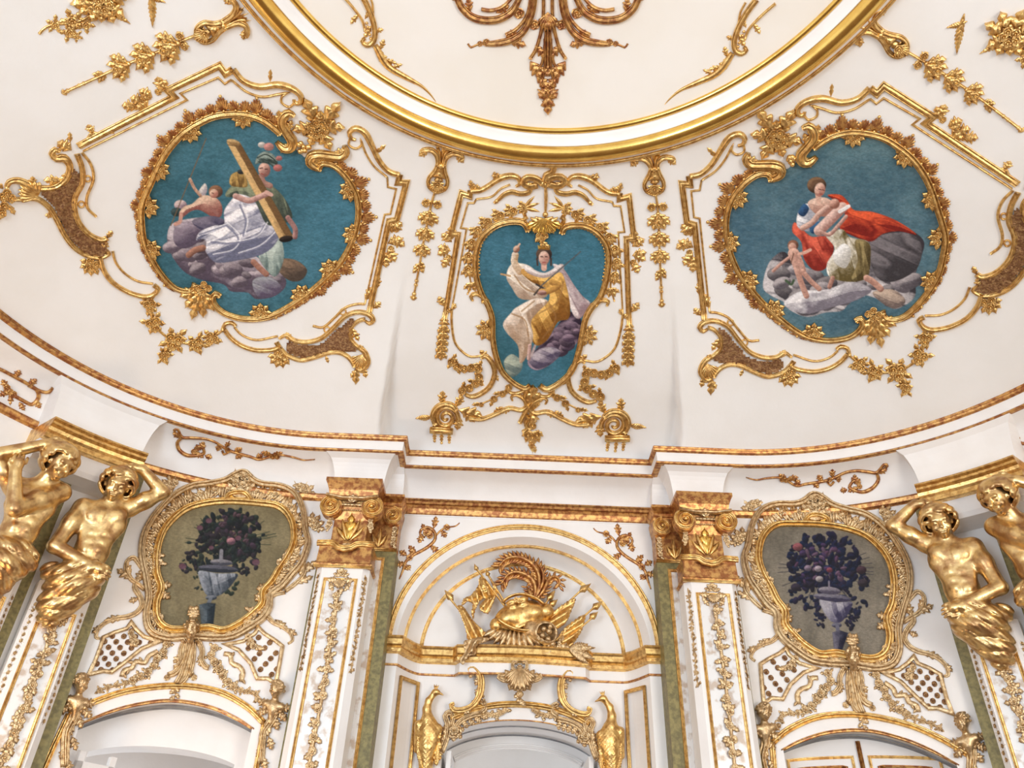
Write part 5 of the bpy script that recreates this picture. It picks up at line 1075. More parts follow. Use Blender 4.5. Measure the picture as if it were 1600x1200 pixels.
# ================================================================== flower paintings, their frames and the carving over the side doors
FLOWER_L = [(244, 895), (245, 860), (257, 827), (285, 800), (315, 789), (355, 785), (405, 788), (437, 794), (456, 815), (460, 845), (451, 870), (436, 892), (425, 910), (411, 926), (409, 945), (395, 960), (375, 975), (350, 986), (326, 982), (300, 984), (265, 984), (247, 970), (244, 945), (251, 920)]
def flower_piece(sg):
    S = WALL; T = side(sg, S, FIX_WALL)
    t = thing('flower_painting', 'framed painting of dark flowers in a grey urn, over the %s door' % ('left' if sg < 0 else 'right'), 'painting', at(S, T([(345, 890)])[0]), 'flower paintings over the side doors')
    P = lambda *a, **k: put_s(T, sg, *a, parent=t, m='gold_pale', **k)
    c0 = np.array([348., 885.]); out = [tuple(c0+(np.array(q)-c0)*1.02) for q in FLOWER_L]
    canvas(S, T(out), paint_flowers_left if sg < 0 else paint_flowers_right, t, 1.0, 0.02)
    def mo(name, pts, w, **kw): return mould(name, S, T(pts), w, t, kw.pop('m', 'gold'), **kw)
    mo('frame_inner', FLOWER_L, 10, closed=True, prof='frame', h=12, lift=.01)
    OUT = [(228, 905), (221, 870), (224, 838), (240, 808), (268, 778), (297, 762), (330, 757), (352, 752), (366, 744), (382, 740), (396, 752), (410, 758), (440, 762), (462, 774), (474, 798), (478, 830), (482, 850), (472, 880), (456, 900), (440, 918), (424, 930), (421, 950), (412, 966), (390, 982), (362, 996), (335, 998), (300, 996), (262, 998), (236, 988), (228, 965), (232, 935)]
    mo('frame_outer', OUT, 9, closed=True, prof='ribbed', h=13, lift=.008, m='gold_pale')
    MIDR = [tuple((np.array(a)+np.array(b))/2) for a, b in zip(spline(OUT, 30, True)[::1], spline(OUT, 30, True)[::1])]
    # carved ground between the two mouldings
    q1 = spline(FLOWER_L, 8, True); cenq = np.array([346., 880.])
    ringpts = []
    for k in range(64):
        a = k/64*2*math.pi; d = np.array([math.cos(a), math.sin(a)])
        def ext(poly):
            pr = (poly-cenq); an = np.arctan2(pr[:, 1], pr[:, 0]); i = np.argmin(np.abs((an-a+math.pi) % (2*math.pi)-math.pi)); return np.linalg.norm(pr[i])
        ringpts.append((cenq+d*(ext(q1)*.5+ext(spline(OUT, 4, True))*.5), ext(spline(OUT, 4, True))-ext(q1), math.degrees(math.atan2(-d[1], d[0]))))
    rr = random.Random(11)
    for k, (p, wd, a) in enumerate(ringpts):
        if wd < 6: continue
        P('acanthus', S, p, a+90+rr.uniform(-25, 25), 17, max(12, wd*.95), lift=.012)
        if k % 2: P('flower', S, p+np.array([rr.uniform(-3, 3), rr.uniform(-3, 3)]), 0, 9, lift=.03)
    # crest
    mo('crest_scroll', [(352, 786), (356, 776), (368, 772), (382, 773), (390, 780), (393, 787)], 6, prof='ribbed', h=10, lift=.02)
    tag(fill_mesh('crest_field', S, T([(354, 787), (360, 777), (375, 775), (387, 780), (392, 788)]), 'gold_bright', t, .02, 3), label='plain bright gilt field')
    for a, L in ((90, 34), (60, 30), (120, 30), (35, 28), (145, 28), (75, 40), (105, 40)): P('acanthus', S, (377, 772), a, L, 16, lift=.025)
    for k in range(9): P('rose', S, (377+rr.uniform(-14, 14), 752+rr.uniform(-9, 12)), 0, 10, lift=.05)
    for k in range(12): P('lance', S, (377, 780), 20+k*12.7, 17, 6, lift=.03)
    # corner sprigs
    for c, a0 in (((272, 764), 135), ((470, 770), 45), ((485, 824), 40)):
        for da in (-50, -20, 10, 40, 75): P('acanthus', S, c, a0+da, 24, 12, lift=.01)
        for k in range(3): P('flower', S, (c[0]+8*math.cos(math.radians(a0+k*50-50)), c[1]-8*math.sin(math.radians(a0+k*50-50))), 0, 11, lift=.02)
    for c, a0, n in (((240, 875), 0, 6), ((242, 960), 0, 6), ((446, 874), 225, 6), ((392, 965), 135, 6)):
        for k in range(n):
            x, y = c[0]+rr.uniform(-9, 9), c[1]+rr.uniform(-14, 14); P('rose', S, (x, y), 0, 11, lift=.04); P('leaf', S, (x, y), rr.uniform(0, 360), 14, 9, lift=.035)
    for c, a0 in (((248, 916), 0), ((250, 925), 320), ((420, 916), 200), ((412, 926), 230)): P('acanthus', S, c, a0, 20, 14, lift=.03)
    # outer scrolls: arms that run down to the lattice panels, with leaves
    mo('side_scroll', [(226, 895), (216, 880), (208, 872), (198, 878), (196, 892), (204, 905), (214, 912), (226, 922)], 6, prof='ribbed', h=7, m='gold_pale', taper=[1, 1, 1, .8, .9, 1, 1])
    mo('side_scroll', [(214, 905), (210, 918), (217, 930), (222, 944), (214, 957), (199, 964), (180, 967), (163, 974), (152, 985), (150, 996), (156, 998)], 7, prof='ribbed', h=7, m='gold_pale', taper=[.7, 1, 1, 1, 1, .8, .8, .7, .5])
    mo('side_scroll', [(466, 872), (477, 884), (474, 900), (460, 914), (446, 924)], 6, prof='ribbed', h=7, m='gold_pale')
    mo('side_scroll', [(446, 926), (428, 930), (417, 942), (416, 958), (426, 972), (442, 980), (454, 990), (457, 1001), (450, 1006)], 7, prof='ribbed', h=7, m='gold_pale', taper=[.8, 1, 1, 1, .9, .8, .7, .5])
    for p, a, L, wd in (((208, 905), 150, 30, 16), ((204, 900), 110, 24, 12), ((214, 912), 70, 24, 14), ((216, 935), 200, 16, 10), ((196, 964), 190, 34, 12), ((160, 976), 220, 22, 10), ((472, 896), 40, 30, 14), ((468, 900), 70, 26, 12), ((460, 912), 20, 32, 12), ((430, 968), 320, 26, 12), ((446, 982), 330, 22, 10), ((422, 940), 180, 16, 10)): P('acanthus', S, p, a, L, wd, lift=.01)
for sg in (-1, 1): flower_piece(sg)
# ---- lattice panels, mask, garlands, door architrave, busts
LAT_A = [(205, 972), (198, 982), (178, 988), (160, 996), (156, 1010), (147, 1034), (136, 1056), (160, 1050), (174, 1052), (195, 1036), (222, 1014), (250, 1003), (226, 995), (214, 984)]
LAT_B = [(404, 980), (398, 990), (380, 1002), (352, 1007), (372, 1016), (392, 1038), (402, 1062), (420, 1062), (432, 1072), (436, 1050), (443, 1010), (430, 1000), (414, 990)]
def overdoor(sg):
    S = WALL; T = side(sg, S, FIX_WALL); side_w = 'left' if sg < 0 else 'right'
    for nm, poly, which in (('a', LAT_A, 'outer'), ('b', LAT_B, 'inner')):
        c = np.mean(poly, 0); t = thing('lattice_panel', 'gilt-edged panel of small rosettes over the %s door, %s' % (side_w, 'nearer the gilt statues' if which == 'outer' else 'farther from the statues'), 'panel', at(S, T([c])[0]), 'rosette panels over the side doors')
        inner = [tuple(c+(np.array(q)-c)*.97) for q in poly]
        fill_mesh('field', S, T([tuple(c+(np.array(q)-c)*.93) for q in poly]), 'white', t, .004, 3.0)
        mould('border', S, T(inner), 5, t, 'gold_pale', closed=True, sharp=True, prof='flat', h=5)
        g1, g2 = (np.array([18.0, 0.5]), np.array([-12.0, 8.5])) if nm == 'a' else (np.array([17.5, 8.0]), np.array([-8.0, 8.5]))
        core = resample([tuple(c+(np.array(q)-c)*.90) for q in poly+poly[:1]], 5)
        for i in range(-9, 10):
            for j in range(-9, 10):
                q = c+g1*i+g2*j
                if inside(core, q[None])[0]: put_s(T, sg, 'flower', S, q, 0, 8.8, None, t, 'bole', lift=.004)
        # sprig hanging into the panel
        c2 = (208, 990) if nm == 'a' else (392, 996)
        for k in range(5): put_s(T, sg, 'leaf', S, (c2[0]+k*(-2 if nm == 'a' else 2), c2[1]+k*4), 250+k*25, 16, 10, t, 'gold_pale', lift=.012)
        for k in range(3): put_s(T, sg, 'rose', S, (c2[0]+(k-1)*4, c2[1]+k*7), 0, 10, None, t, 'gold_pale', lift=.02)
    # head with crown of leaves on a fluted shell, between the panels
    t = thing('mask_cartouche', 'gilt carved head above a fluted shell drop, over the %s door' % side_w, 'ornament', at(S, T([(299, 1000)])[0]), 'gilt masks over the side doors')
    P = lambda *a, **k: put_s(T, sg, *a, parent=t, m='gold_pale', **k)
    def mo(name, pts, w, **kw): return mould(name, S, T(pts), w, t, 'gold_pale', **kw)
    head_relief(t, S, T([(299, 989)])[0], T([(302, 968)])[0], 15.5, 'gold_pale', 8.0, z0=20)
    for a, L in ((90, 20), (60, 16), (120, 16), (75, 22), (105, 22)): P('acanthus', S, (302, 972), a, L, 11, lift=.10)
    for sd in (-1, 1):
        mo('scroll', [(299+sd*8, 1006), (299+sd*16, 996), (299+sd*26, 992), (299+sd*34, 996), (299+sd*32, 1003)], 7, prof='ribbed', h=9)
        mo('scroll', [(299+sd*12, 1004), (299+sd*17, 1018), (299+sd*16, 1032), (299+sd*22, 1042), (299+sd*28, 1044)], 7, prof='ribbed', h=8)
        mo('flute', [(297+sd*5, 1005), (294+sd*7, 1030), (286+sd*11, 1050), (281+sd*19, 1056)], 8, prof='ribbed', h=8)
        P('flower', S, (282+sd*21, 1059), 0, 10); P('acanthus', S, (299+sd*14, 1020), 250+sd*20, 22, 12)
    mo('flute', [(299, 1004), (292, 1030), (284, 1056), (276, 1070)], 10, prof='ribbed', h=9); mo('flute', [(296, 1040), (290, 1060), (280, 1070)], 7, prof='ribbed', h=8)
    for k in range(4): P('leaf', S, (274, 1072+k*5), 260+(-1)**k*40, 12, 9, lift=.01)
    put_s(T, sg, 'flower', S, (272, 1080), 0, 9, None, t, 'gold_pale')
    # garlands with ribbons either side
    for w_, pts, rib in (('outer', [(262, 1002), (256, 1018), (245, 1030), (236, 1046), (215, 1060), (195, 1068), (176, 1072), (160, 1077), (150, 1083)], [(246, 1018), (232, 1026), (226, 1036), (212, 1034), (206, 1044), (194, 1048), (190, 1058)]),
                         ('inner', [(338, 1008), (330, 1026), (342, 1044), (352, 1062), (366, 1074), (380, 1080), (396, 1082), (404, 1090), (398, 1098)], [(350, 1022), (360, 1024), (362, 1036), (374, 1042), (380, 1052), (376, 1066)])):
        g = thing('garland', 'gilt ribboned garland over the %s door, %s' % (side_w, 'nearer the gilt statues' if w_ == 'outer' else 'farther from the statues'), 'garland', at(S, T([pts[4]])[0]), 'gilt garlands over the side doors')
        mould('stem', S, T(pts), 3.5, g, 'gold_pale'); mould('ribbon', S, T(rib), 6, g, 'gold_pale', prof='flat', h=4)
        gq = spline(pts, 1.0); n = 11
        for k in range(n):
            x, y = gq[int((k+.5)/n*(len(gq)-1))]; z = 15 if k < 7 else 11
            for a in (k*70, k*70+130, k*70+230): put_s(T, sg, 'leaf', S, (x, y), a, z*.85, z*.55, g, 'gold_pale')
            put_s(T, sg, 'rose', S, (x, y), 0, z*.85, None, g, 'gold_pale', lift=.012)
        for k in range(6): q = spline(rib, 1.0); x, y = q[int((k+.5)/6*(len(q)-1))]; put_s(T, sg, 'lance', S, (x, y), k*60, 11, 8, g, 'gold_pale', lift=.012)
    # architrave of the door
    tr = 5 if sg < 0 else 6
    AR = [(62, 1215), (107, 1116), (150, 1096), (205, 1079), (277, 1072), (340, 1081), (385, 1104), (413, 1130), (398, 1215)]
    o = mould('trim_%d' % tr, S, T(AR[1:-1]), 8, None, 'gold', prof='frame', h=8); struct(o)
    for seg in ([AR[1], (84, 1165), AR[0]], [AR[-2], (406, 1172), AR[-1]]): mould('gilt_jamb', S, T(seg), 7, o, 'gold', prof='frame', h=8, sharp=True)
    IN = [(120, 1133), (168, 1112), (215, 1099), (269, 1093), (325, 1102), (368, 1120), (397, 1139)]
    mould('inner_line', S, T(IN), 1.8, o, 'gold_worn', h=2)
def head_relief(parent, S, pc, pt_, size_px, m, turn=0.0, name='head', z0=None, torso=False):
    """a carved head (or bust) in high relief: pc centre, pt_ a point towards its crown (pixels)"""
    pc = np.array(pc, float); d = np.array(pt_, float)-pc; d /= np.linalg.norm(d); R = size_px; z0 = R*.9 if z0 is None else z0; u = np.array([d[0], d[1], 0]); sd = np.array([-d[1], d[0], 0]); c = np.array([pc[0], pc[1], z0]); tr = math.radians(turn)
    def f(p):
        hd, q = head_sdf(p, c, R, sd*math.sin(tr)+np.array([0, 0, math.cos(tr)])-u*.12, u); o = smin(hd, curls(q, R, int(pc[0]), 60), R*.06); o = smin(o, cap(p, c-u*R*.6-np.array([0, 0, R*.3]), c-u*R*(1.5 if torso else .9)-np.array([0, 0, R*.4]), R*.36, R*.42), R*.2)
        if torso:
            o = smin(o, cap(p, c-u*R*1.7+sd*R*.8-np.array([0, 0, R*.45]), c-u*R*1.7-sd*R*.8-np.array([0, 0, R*.45]), R*.52, R*.52), R*.3); o = smin(o, ell(p, c-u*R*2.0-np.array([0, 0, R*.4]), (R*.7, R*.7, R*.5)), R*.3)
            o = smin(o, cap(p, c-u*R*2.4-np.array([0, 0, R*.5]), c-u*R*3.6-np.array([0, 0, R*.6]), R*.5, R*.28), R*.4)
        return smax(o, -(p[:, 2]+3), 1)
    e = R*(5.2 if torso else 2.0); lo = np.minimum(pc-R*1.7, pc-d*e-R*1.6*(1 if torso else 0)); hi = np.maximum(pc+R*1.7, pc-d*e+R*1.6*(1 if torso else 0))
    V, F_ = surface_nets(f, (*lo, -5), (*hi, z0+R*1.5), R/13.0); return relief(name, S, V, F_[:, ::-1], m, parent)
for sg in (-1, 1): overdoor(sg)
# ---- busts on scrolled brackets flanking the doors
def bust(sg, px, up, label, scale, turn):
    S = WALL; px = np.array(px, float); up = np.array(up, float); d = (up-px)/np.linalg.norm(up-px); s = np.array([-d[1], d[0]])
    t = thing('bust', label, 'bust', at(S, px), 'gilt busts flanking the side doors'); k = scale/14.0
    head_relief(t, S, px, up, scale, 'gold_pale', turn, 'body', None, True); c = px-d*26*k
    for q_ in range(7): put('acanthus', S, c+d*4*k, 185+q_*28+math.degrees(math.atan2(-d[1], d[0]))-90, 19*k, 13*k, t, 'gold_pale', lift=.05)
    for sd in (-1, 1):
        put('acanthus', S, c+s*sd*10*k, math.degrees(math.atan2(-s[1]*sd, s[0]*sd))+sd*20, 18*k, 14*k, t, 'gold_pale', lift=.03); put('acanthus', S, c+s*sd*8*k-d*6*k, math.degrees(math.atan2(-s[1]*sd, s[0]*sd))-sd*30, 20*k, 14*k, t, 'gold_pale', lift=.03)
    inw = -1 if sg < 0 else 1
    for w_, off in ((9, 0), (5, 8)):
        mould('bracket_scroll', S, [c-d*6*k+s*off, c-d*22*k+s*(off*.7-2), c-d*42*k+s*(off*.5-8), c-d*64*k+s*(off*.4-5), c-d*90*k+s*(off*.3)], w_*k, t, 'gold_pale', prof='ribbed', h=9*k)
    for q in range(5): put('acanthus', S, c-d*(14+q*16)*k+s*(4-q), math.degrees(math.atan2(d[1], -d[0]))+(-1)**q*28, 22*k, 13*k, t, 'gold_pale', lift=.02)
bust(-1, (124, 1072), (128, 1050), 'gilt bust on scrolled bracket, left of the left door', 15.5, 25)
bust(-1, (435, 1081), (440, 1060), 'gilt bust on scrolled bracket, right of the left door', 14.0, -20)
bust(1, (1190, 1116), (1188, 1096), 'gilt bust on scrolled bracket, left of the right door', 14.0, 20)
bust(1, (1506, 1133), (1500, 1110), 'gilt bust on scrolled bracket, right of the right door', 15.5, -25)
# ---- gilt arabesques on the cove under the cornice
def arabesque(sg, pts_shift, label):
    S = SOFFIT; T = side(sg, S, FIX_SOF); D_ = np.array(pts_shift, float)
    t = thing('arabesque', label, 'ornament', at(S, T(np.array([(350, 700)])+D_)[0]), 'gilt arabesques under the cornice'); Tt = lambda q: T(np.asarray(q, float)+D_)
    mould('tendril', S, Tt([(275, 678), (272, 672), (278, 671), (284, 683), (298, 684), (318, 685), (335, 690), (349, 699), (358, 704), (374, 709), (392, 714), (405, 718), (425, 713), (440, 711), (460, 715), (474, 719), (492, 718)]), 4, t, 'gold_worn', taper=[.7, 1, 1.2, 1, 1, 1.1, 1, .9, .8, .6, .3])
    mould('tendril', S, Tt([(284, 684), (277, 692), (280, 703), (291, 711), (303, 712), (318, 709), (316, 699), (306, 696)]), 5, t, 'gold_worn', taper=[.8, 1, 1.2, 1, .8, .6])
    mould('tendril', S, Tt([(358, 706), (350, 710), (347, 704)]), 3, t, 'gold_worn')
    for p, a, L in (((284, 684), 150, 16), ((305, 702), 20, 18), ((303, 706), 330, 18), ((312, 702), 60, 14), ((352, 700), 60, 16), ((366, 706), 30, 14), ((380, 709), 210, 14), ((425, 712), 160, 18), ((425, 712), 20, 18), ((345, 694), 240, 12), ((320, 712), 345, 12), ((400, 716), 30, 12)): put_s(T, sg, 'acanthus', S, np.array(p)+D_, a, L, 10, t, 'gold_worn')
    for p in ((308, 700), (303, 705), (426, 712), (433, 712), (356, 702)): put_s(T, sg, 'rose', S, np.array(p)+D_, 0, 9, None, t, 'gold_worn', lift=.008)
FIX_SOF = affine_fix(SOFFIT, [((272, 674), (1385, 731)), ((492, 718), (1163, 748)), ((425, 712), (1233, 748)), ((303, 708), (1340, 765)), ((349, 703), (1303, 748))])
arabesque(-1, (0, 0), 'gilt arabesque under the cornice above the left flower painting')
arabesque(1, (0, 0), 'gilt arabesque under the cornice above the right flower painting')

def far_arabesque(sg):
    S = SOFFIT; T = side(sg, S, FIX_SOF); t = thing('arabesque', 'gilt arabesque under the cornice at the %s edge, beyond the gilt figures' % ('left' if sg < 0 else 'right'), 'ornament', at(S, T([(30, 606)])[0]), 'gilt arabesques under the cornice'); m = 'gold_worn'
    mould('tendril', S, T([(-30, 566), (0, 577), (25, 590), (45, 601), (62, 611), (76, 613), (83, 606)]), 4.5, t, m); mould('tendril', S, T([(45, 602), (58, 610), (60, 622), (50, 632), (36, 626), (22, 618), (14, 612)]), 5, t, m)
    for p, a, L in (((14, 612), 200, 18), ((18, 614), 260, 20), ((12, 608), 120, 18), ((30, 628), 300, 16), ((45, 602), 40, 16), ((24, 590), 60, 14), ((56, 626), 300, 14)): put_s(T, sg, 'acanthus', S, p, a, L, 11, t, m)
    for p in ((14, 612), (20, 616), (10, 606)): put_s(T, sg, 'rose', S, p, 0, 11, None, t, m, lift=.01)
for sg in (-1, 1): far_arabesque(sg)
# ================================================================== pilasters
class Fr:                                  # local frame: x along the wall, d towards the room, z up
    def __init__(s, o, ex, en): s.o = np.array([o[0], o[1], 0.0]); s.ex = np.array([ex[0], ex[1], 0.0]); s.en = np.array([en[0], en[1], 0.0])
    def __call__(s, x, d, z): return s.o+s.ex*x+s.en*d+np.array([0, 0, z])
    def surf(s, d): return ('plane', s.o+s.en*d, s.en)
def prism(fr, sec, z0, z1):
    """vertical prism of an outline sec [(x, d)]"""
    n = len(sec); V = [fr(x, d, z0) for x, d in sec]+[fr(x, d, z1) for x, d in sec]
    return V, [(i, (i+1) % n, n+(i+1) % n, n+i) for i in range(n)]+[tuple(range(n-1, -1, -1)), tuple(range(n, 2*n))]
def loft(fr, secs):
    """stack of outlines [(outline, z)] with the same count"""
    n = len(secs[0][0]); V = [fr(x, d, z) for sec, z in secs for x, d in sec]
    F_ = grid_faces(len(secs), n, False, True); F_ += [tuple(range(n-1, -1, -1)), tuple((len(secs)-1)*n+i for i in range(n))]; return V, F_
def block_outline(w, d0, d1, ch=0.0):
    return [(-w, d0), (-w, d1-ch), (-w+ch, d1), (w-ch, d1), (w, d1-ch), (w, d0)] if ch else [(-w, d0), (-w, d1), (w, d1), (w, d0)]
def local_sweep(fr, pts, nrm, w, h, prof='frame', closed=False):
    P = np.array([fr(*p) for p in pts]); N = np.tile(fr.o*0+fr.ex*nrm[0]+fr.en*nrm[1]+np.array([0, 0, nrm[2]]), (len(P), 1)); return sweep3(P, N, w, h, prof, closed)
def put_l(fr, kind, x, d, z, ang, length, width, parent, m='gold', relief=None, name=None, face=(0, 1)):
    """carved piece in a local frame (metres); ang in the plane of the face, 90 = up"""
    a = math.radians(ang); ex = fr.ex*face[1]-fr.en*face[0]; N = fr.ex*face[0]+fr.en*face[1]; Y = ex*math.cos(a)+np.array([0, 0, 1])*math.sin(a); X = np.cross(Y, N)
    rel = relief if relief is not None else min(length, width); L = fr(x, d, z)-np.array(wloc(parent))
    o = bpy.data.objects.new(name or {'acanthus': 'acanthus_leaf', 'lance': 'leaf', 'plumeL': 'plume', 'fan': 'shell_lobe'}.get(kind, kind), MESH[kind, m]); C.objects.link(o); o.parent = parent
    sx, sy, sn = X*width, Y*length, N*rel
    o.matrix_basis = Matrix(((sx[0], sy[0], sn[0], L[0]), (sx[1], sy[1], sn[1], L[1]), (sx[2], sy[2], sn[2], L[2]), (0, 0, 0, 1))); return o
def garland_l(fr, parent, x, d, z0, z1, size, n, m, face=(0, 1), seed=1, drift=0.0):
    rr = random.Random(seed); st = [(x+drift*math.sin(t*6), d, z0+(z1-z0)*t) for t in np.linspace(0, 1, 12)]
    V, Fc = local_sweep(fr, st, (face[0], face[1], 0), size*.25, size*.15, 'round'); mesh_obj('stem', V, Fc, m, parent)
    for k in range(n):
        t = (k+.5)/n; z = z0+(z1-z0)*t; xx = x+drift*math.sin(t*6)
        for j in range(3): put_l(fr, 'leaf', xx, d+.003, z, rr.uniform(0, 360), size*rr.uniform(.6, .8), size*.5, parent, m, face=face)
        put_l(fr, 'rose' if k % 2 else 'flower', xx+rr.uniform(-.12, .12)*size, d+.008, z, rr.uniform(0, 360), size*.62, size*.62, parent, m, face=face)
def volute(fr, parent, x, d, z, r, sgn, m, depth=0.05):
    t = np.linspace(0, 1, 40); a = math.pi/2+sgn*(-1)*t*2*math.pi*2.1; rad = r*(1-t*.88)
    pts = [(x+rad[i]*math.cos(a[i]), d, z+rad[i]*math.sin(a[i])) for i in range(40)]
    P = np.array([fr(*p) for p in pts]); N = np.tile(fr.en, (40, 1)); V, Fc = sweep3(P, N, np.linspace(r*.34, r*.16, 40), np.linspace(r*.35, r*.6, 40), 'frame'); o = mesh_obj('volute', V, Fc, m, parent)
    n = 20; V2 = [fr(x+r*1.02*math.cos(k/n*6.283), dd, z+r*1.02*math.sin(k/n*6.283)) for dd in (d-depth, d+.002) for k in range(n)]
    mesh_obj('volute_disc', V2, grid_faces(2, n, False, True)+[tuple(range(n, 2*n))], 'gold_worn', o, False)
    put_l(fr, 'bead', x, d+r*.3, z, 90, r*.4, r*.4, parent, m); return o
def capital(fr, t, w, d1, zt, m='gold_pale'):
    """composite capital: abacus top at zt, front face at depth d1"""
    c = mesh_obj('capital', *loft(fr, [(block_outline(w*.72, 0, d1-.02), zt-.62), (block_outline(w*.66, 0, d1-.03), zt-.55), (block_outline(w*.66, 0, d1-.03), zt-.36), (block_outline(w*.85, 0, d1+.02), zt-.22), (block_outline(w*.9, 0, d1+.03), zt-.16)]), 'gold_worn', t, False)
    secs = [(w*.95, .05, .17), (w*1.0, .07, .165), (w*.96, .06, .15), (w*.99, .08, .10), (w*1.05, .11, .06), (w*1.11, .13, .035), (w*1.11, .13, .0)]
    mesh_obj('abacus', *loft(fr, [(block_outline(a, 0, d1+b), zt-z) for a, b, z in secs]), 'gold_worn', t, False)
    V, Fc = local_sweep(fr, [(-w*1.02, d1+.09, zt-.165), (-w*.4, d1+.075, zt-.185), (w*.4, d1+.075, zt-.185), (w*1.02, d1+.09, zt-.165)], (0, 1, 0), .035, .03, 'round'); mesh_obj('echinus', V, Fc, m, c)
    for s in (-1, 1):
        volute(fr, c, s*w*.80, d1+.055, zt-.262, .098, s, 'gold', .1)
        for k in range(3): put_l(fr, 'rose', s*w*.78+s*.008*k, d1+.0, zt-.37-.035*k, 40*k, .045, .045, c, m); put_l(fr, 'leaf', s*w*.78, d1, zt-.38-.03*k, 270+s*20*(k-1), .06, .04, c, m)
        put_l(fr, 'lance', s*w*.10, d1-.025, zt-.56, 90-s*38, .17, .07, c, 'gold'); put_l(fr, 'lance', s*w*.05, d1-.02, zt-.55, 90-s*20, .21, .07, c, 'gold')
    for k in range(7): put_l(fr, 'bead', -w*.42+k*w*.14, d1+.035, zt-.235, 90, .03, .05, c, m)
    for k in range(13): put_l(fr, 'bead', -w*.48+k*w*.08, d1+.03, zt-.285, 90, .017, .017, c, m)
    put_l(fr, 'acanthus', 0, d1-.015, zt-.56, 90, .26, .10, c, 'gold_bright'); put_l(fr, 'rose', 0, d1+.07, zt-.19, 0, .075, .075, c, m)
    for k in range(5): put_l(fr, 'leaf', 0, d1+.06, zt-.2, 18+k*36, .07, .05, c, m)
    put_l(fr, 'shell', 0, d1-.02, zt-.585, 270, .05, .07, c, m)
    return c
def panel_and_garlands(fr, t, w, d1, zt, zb, seed):
    """gilt-bordered painted glass panel with a rich garland, small strands on the chamfers"""
    pw = w*.58
    mesh_obj('glass_panel', [fr(-pw, d1+.002, zb), fr(pw, d1+.002, zb), fr(pw, d1+.002, zt), fr(-pw, d1+.002, zt)], [(0, 1, 2, 3)], 'glass', t, False)
    V, Fc = local_sweep(fr, [(-pw, d1, zb), (-pw, d1, zt), (pw, d1, zt), (pw, d1, zb)], (0, 1, 0), .026, .018, 'frame'); mesh_obj('panel_border', V, Fc, 'gold', t)
    for s in (-1, 1):
        put_l(fr, 'acanthus', s*pw*.9, d1+.006, zt-.005, 180 if s > 0 else 0, .10, .06, t, 'gold_pale'); put_l(fr, 'acanthus', s*pw*.7, d1+.006, zt-.02, 240 if s > 0 else 300, .10, .05, t, 'gold_pale')
        garland_l(fr, t, s*(w-.03), d1-.03, zt+.05, zt-.78, .05, 18, 'gold_pale', (s*.707, .707), seed+s)
    put_l(fr, 'rose', 0, d1+.01, zt+.06, 0, .075, .075, t, 'gold_pale')
    for k in range(5): put_l(fr, 'acanthus', 0, d1+.006, zt+.03, 18+36*k, .075, .045, t, 'gold_pale')
    put_l(fr, 'shell', 0, d1+.012, zt-.0, 270, .09, .09, t, 'gold_pale')
    garland_l(fr, t, 0, d1+.012, zt-.10, zb+.4, .105, 26, 'gold_pale', seed=seed+5, drift=.012)
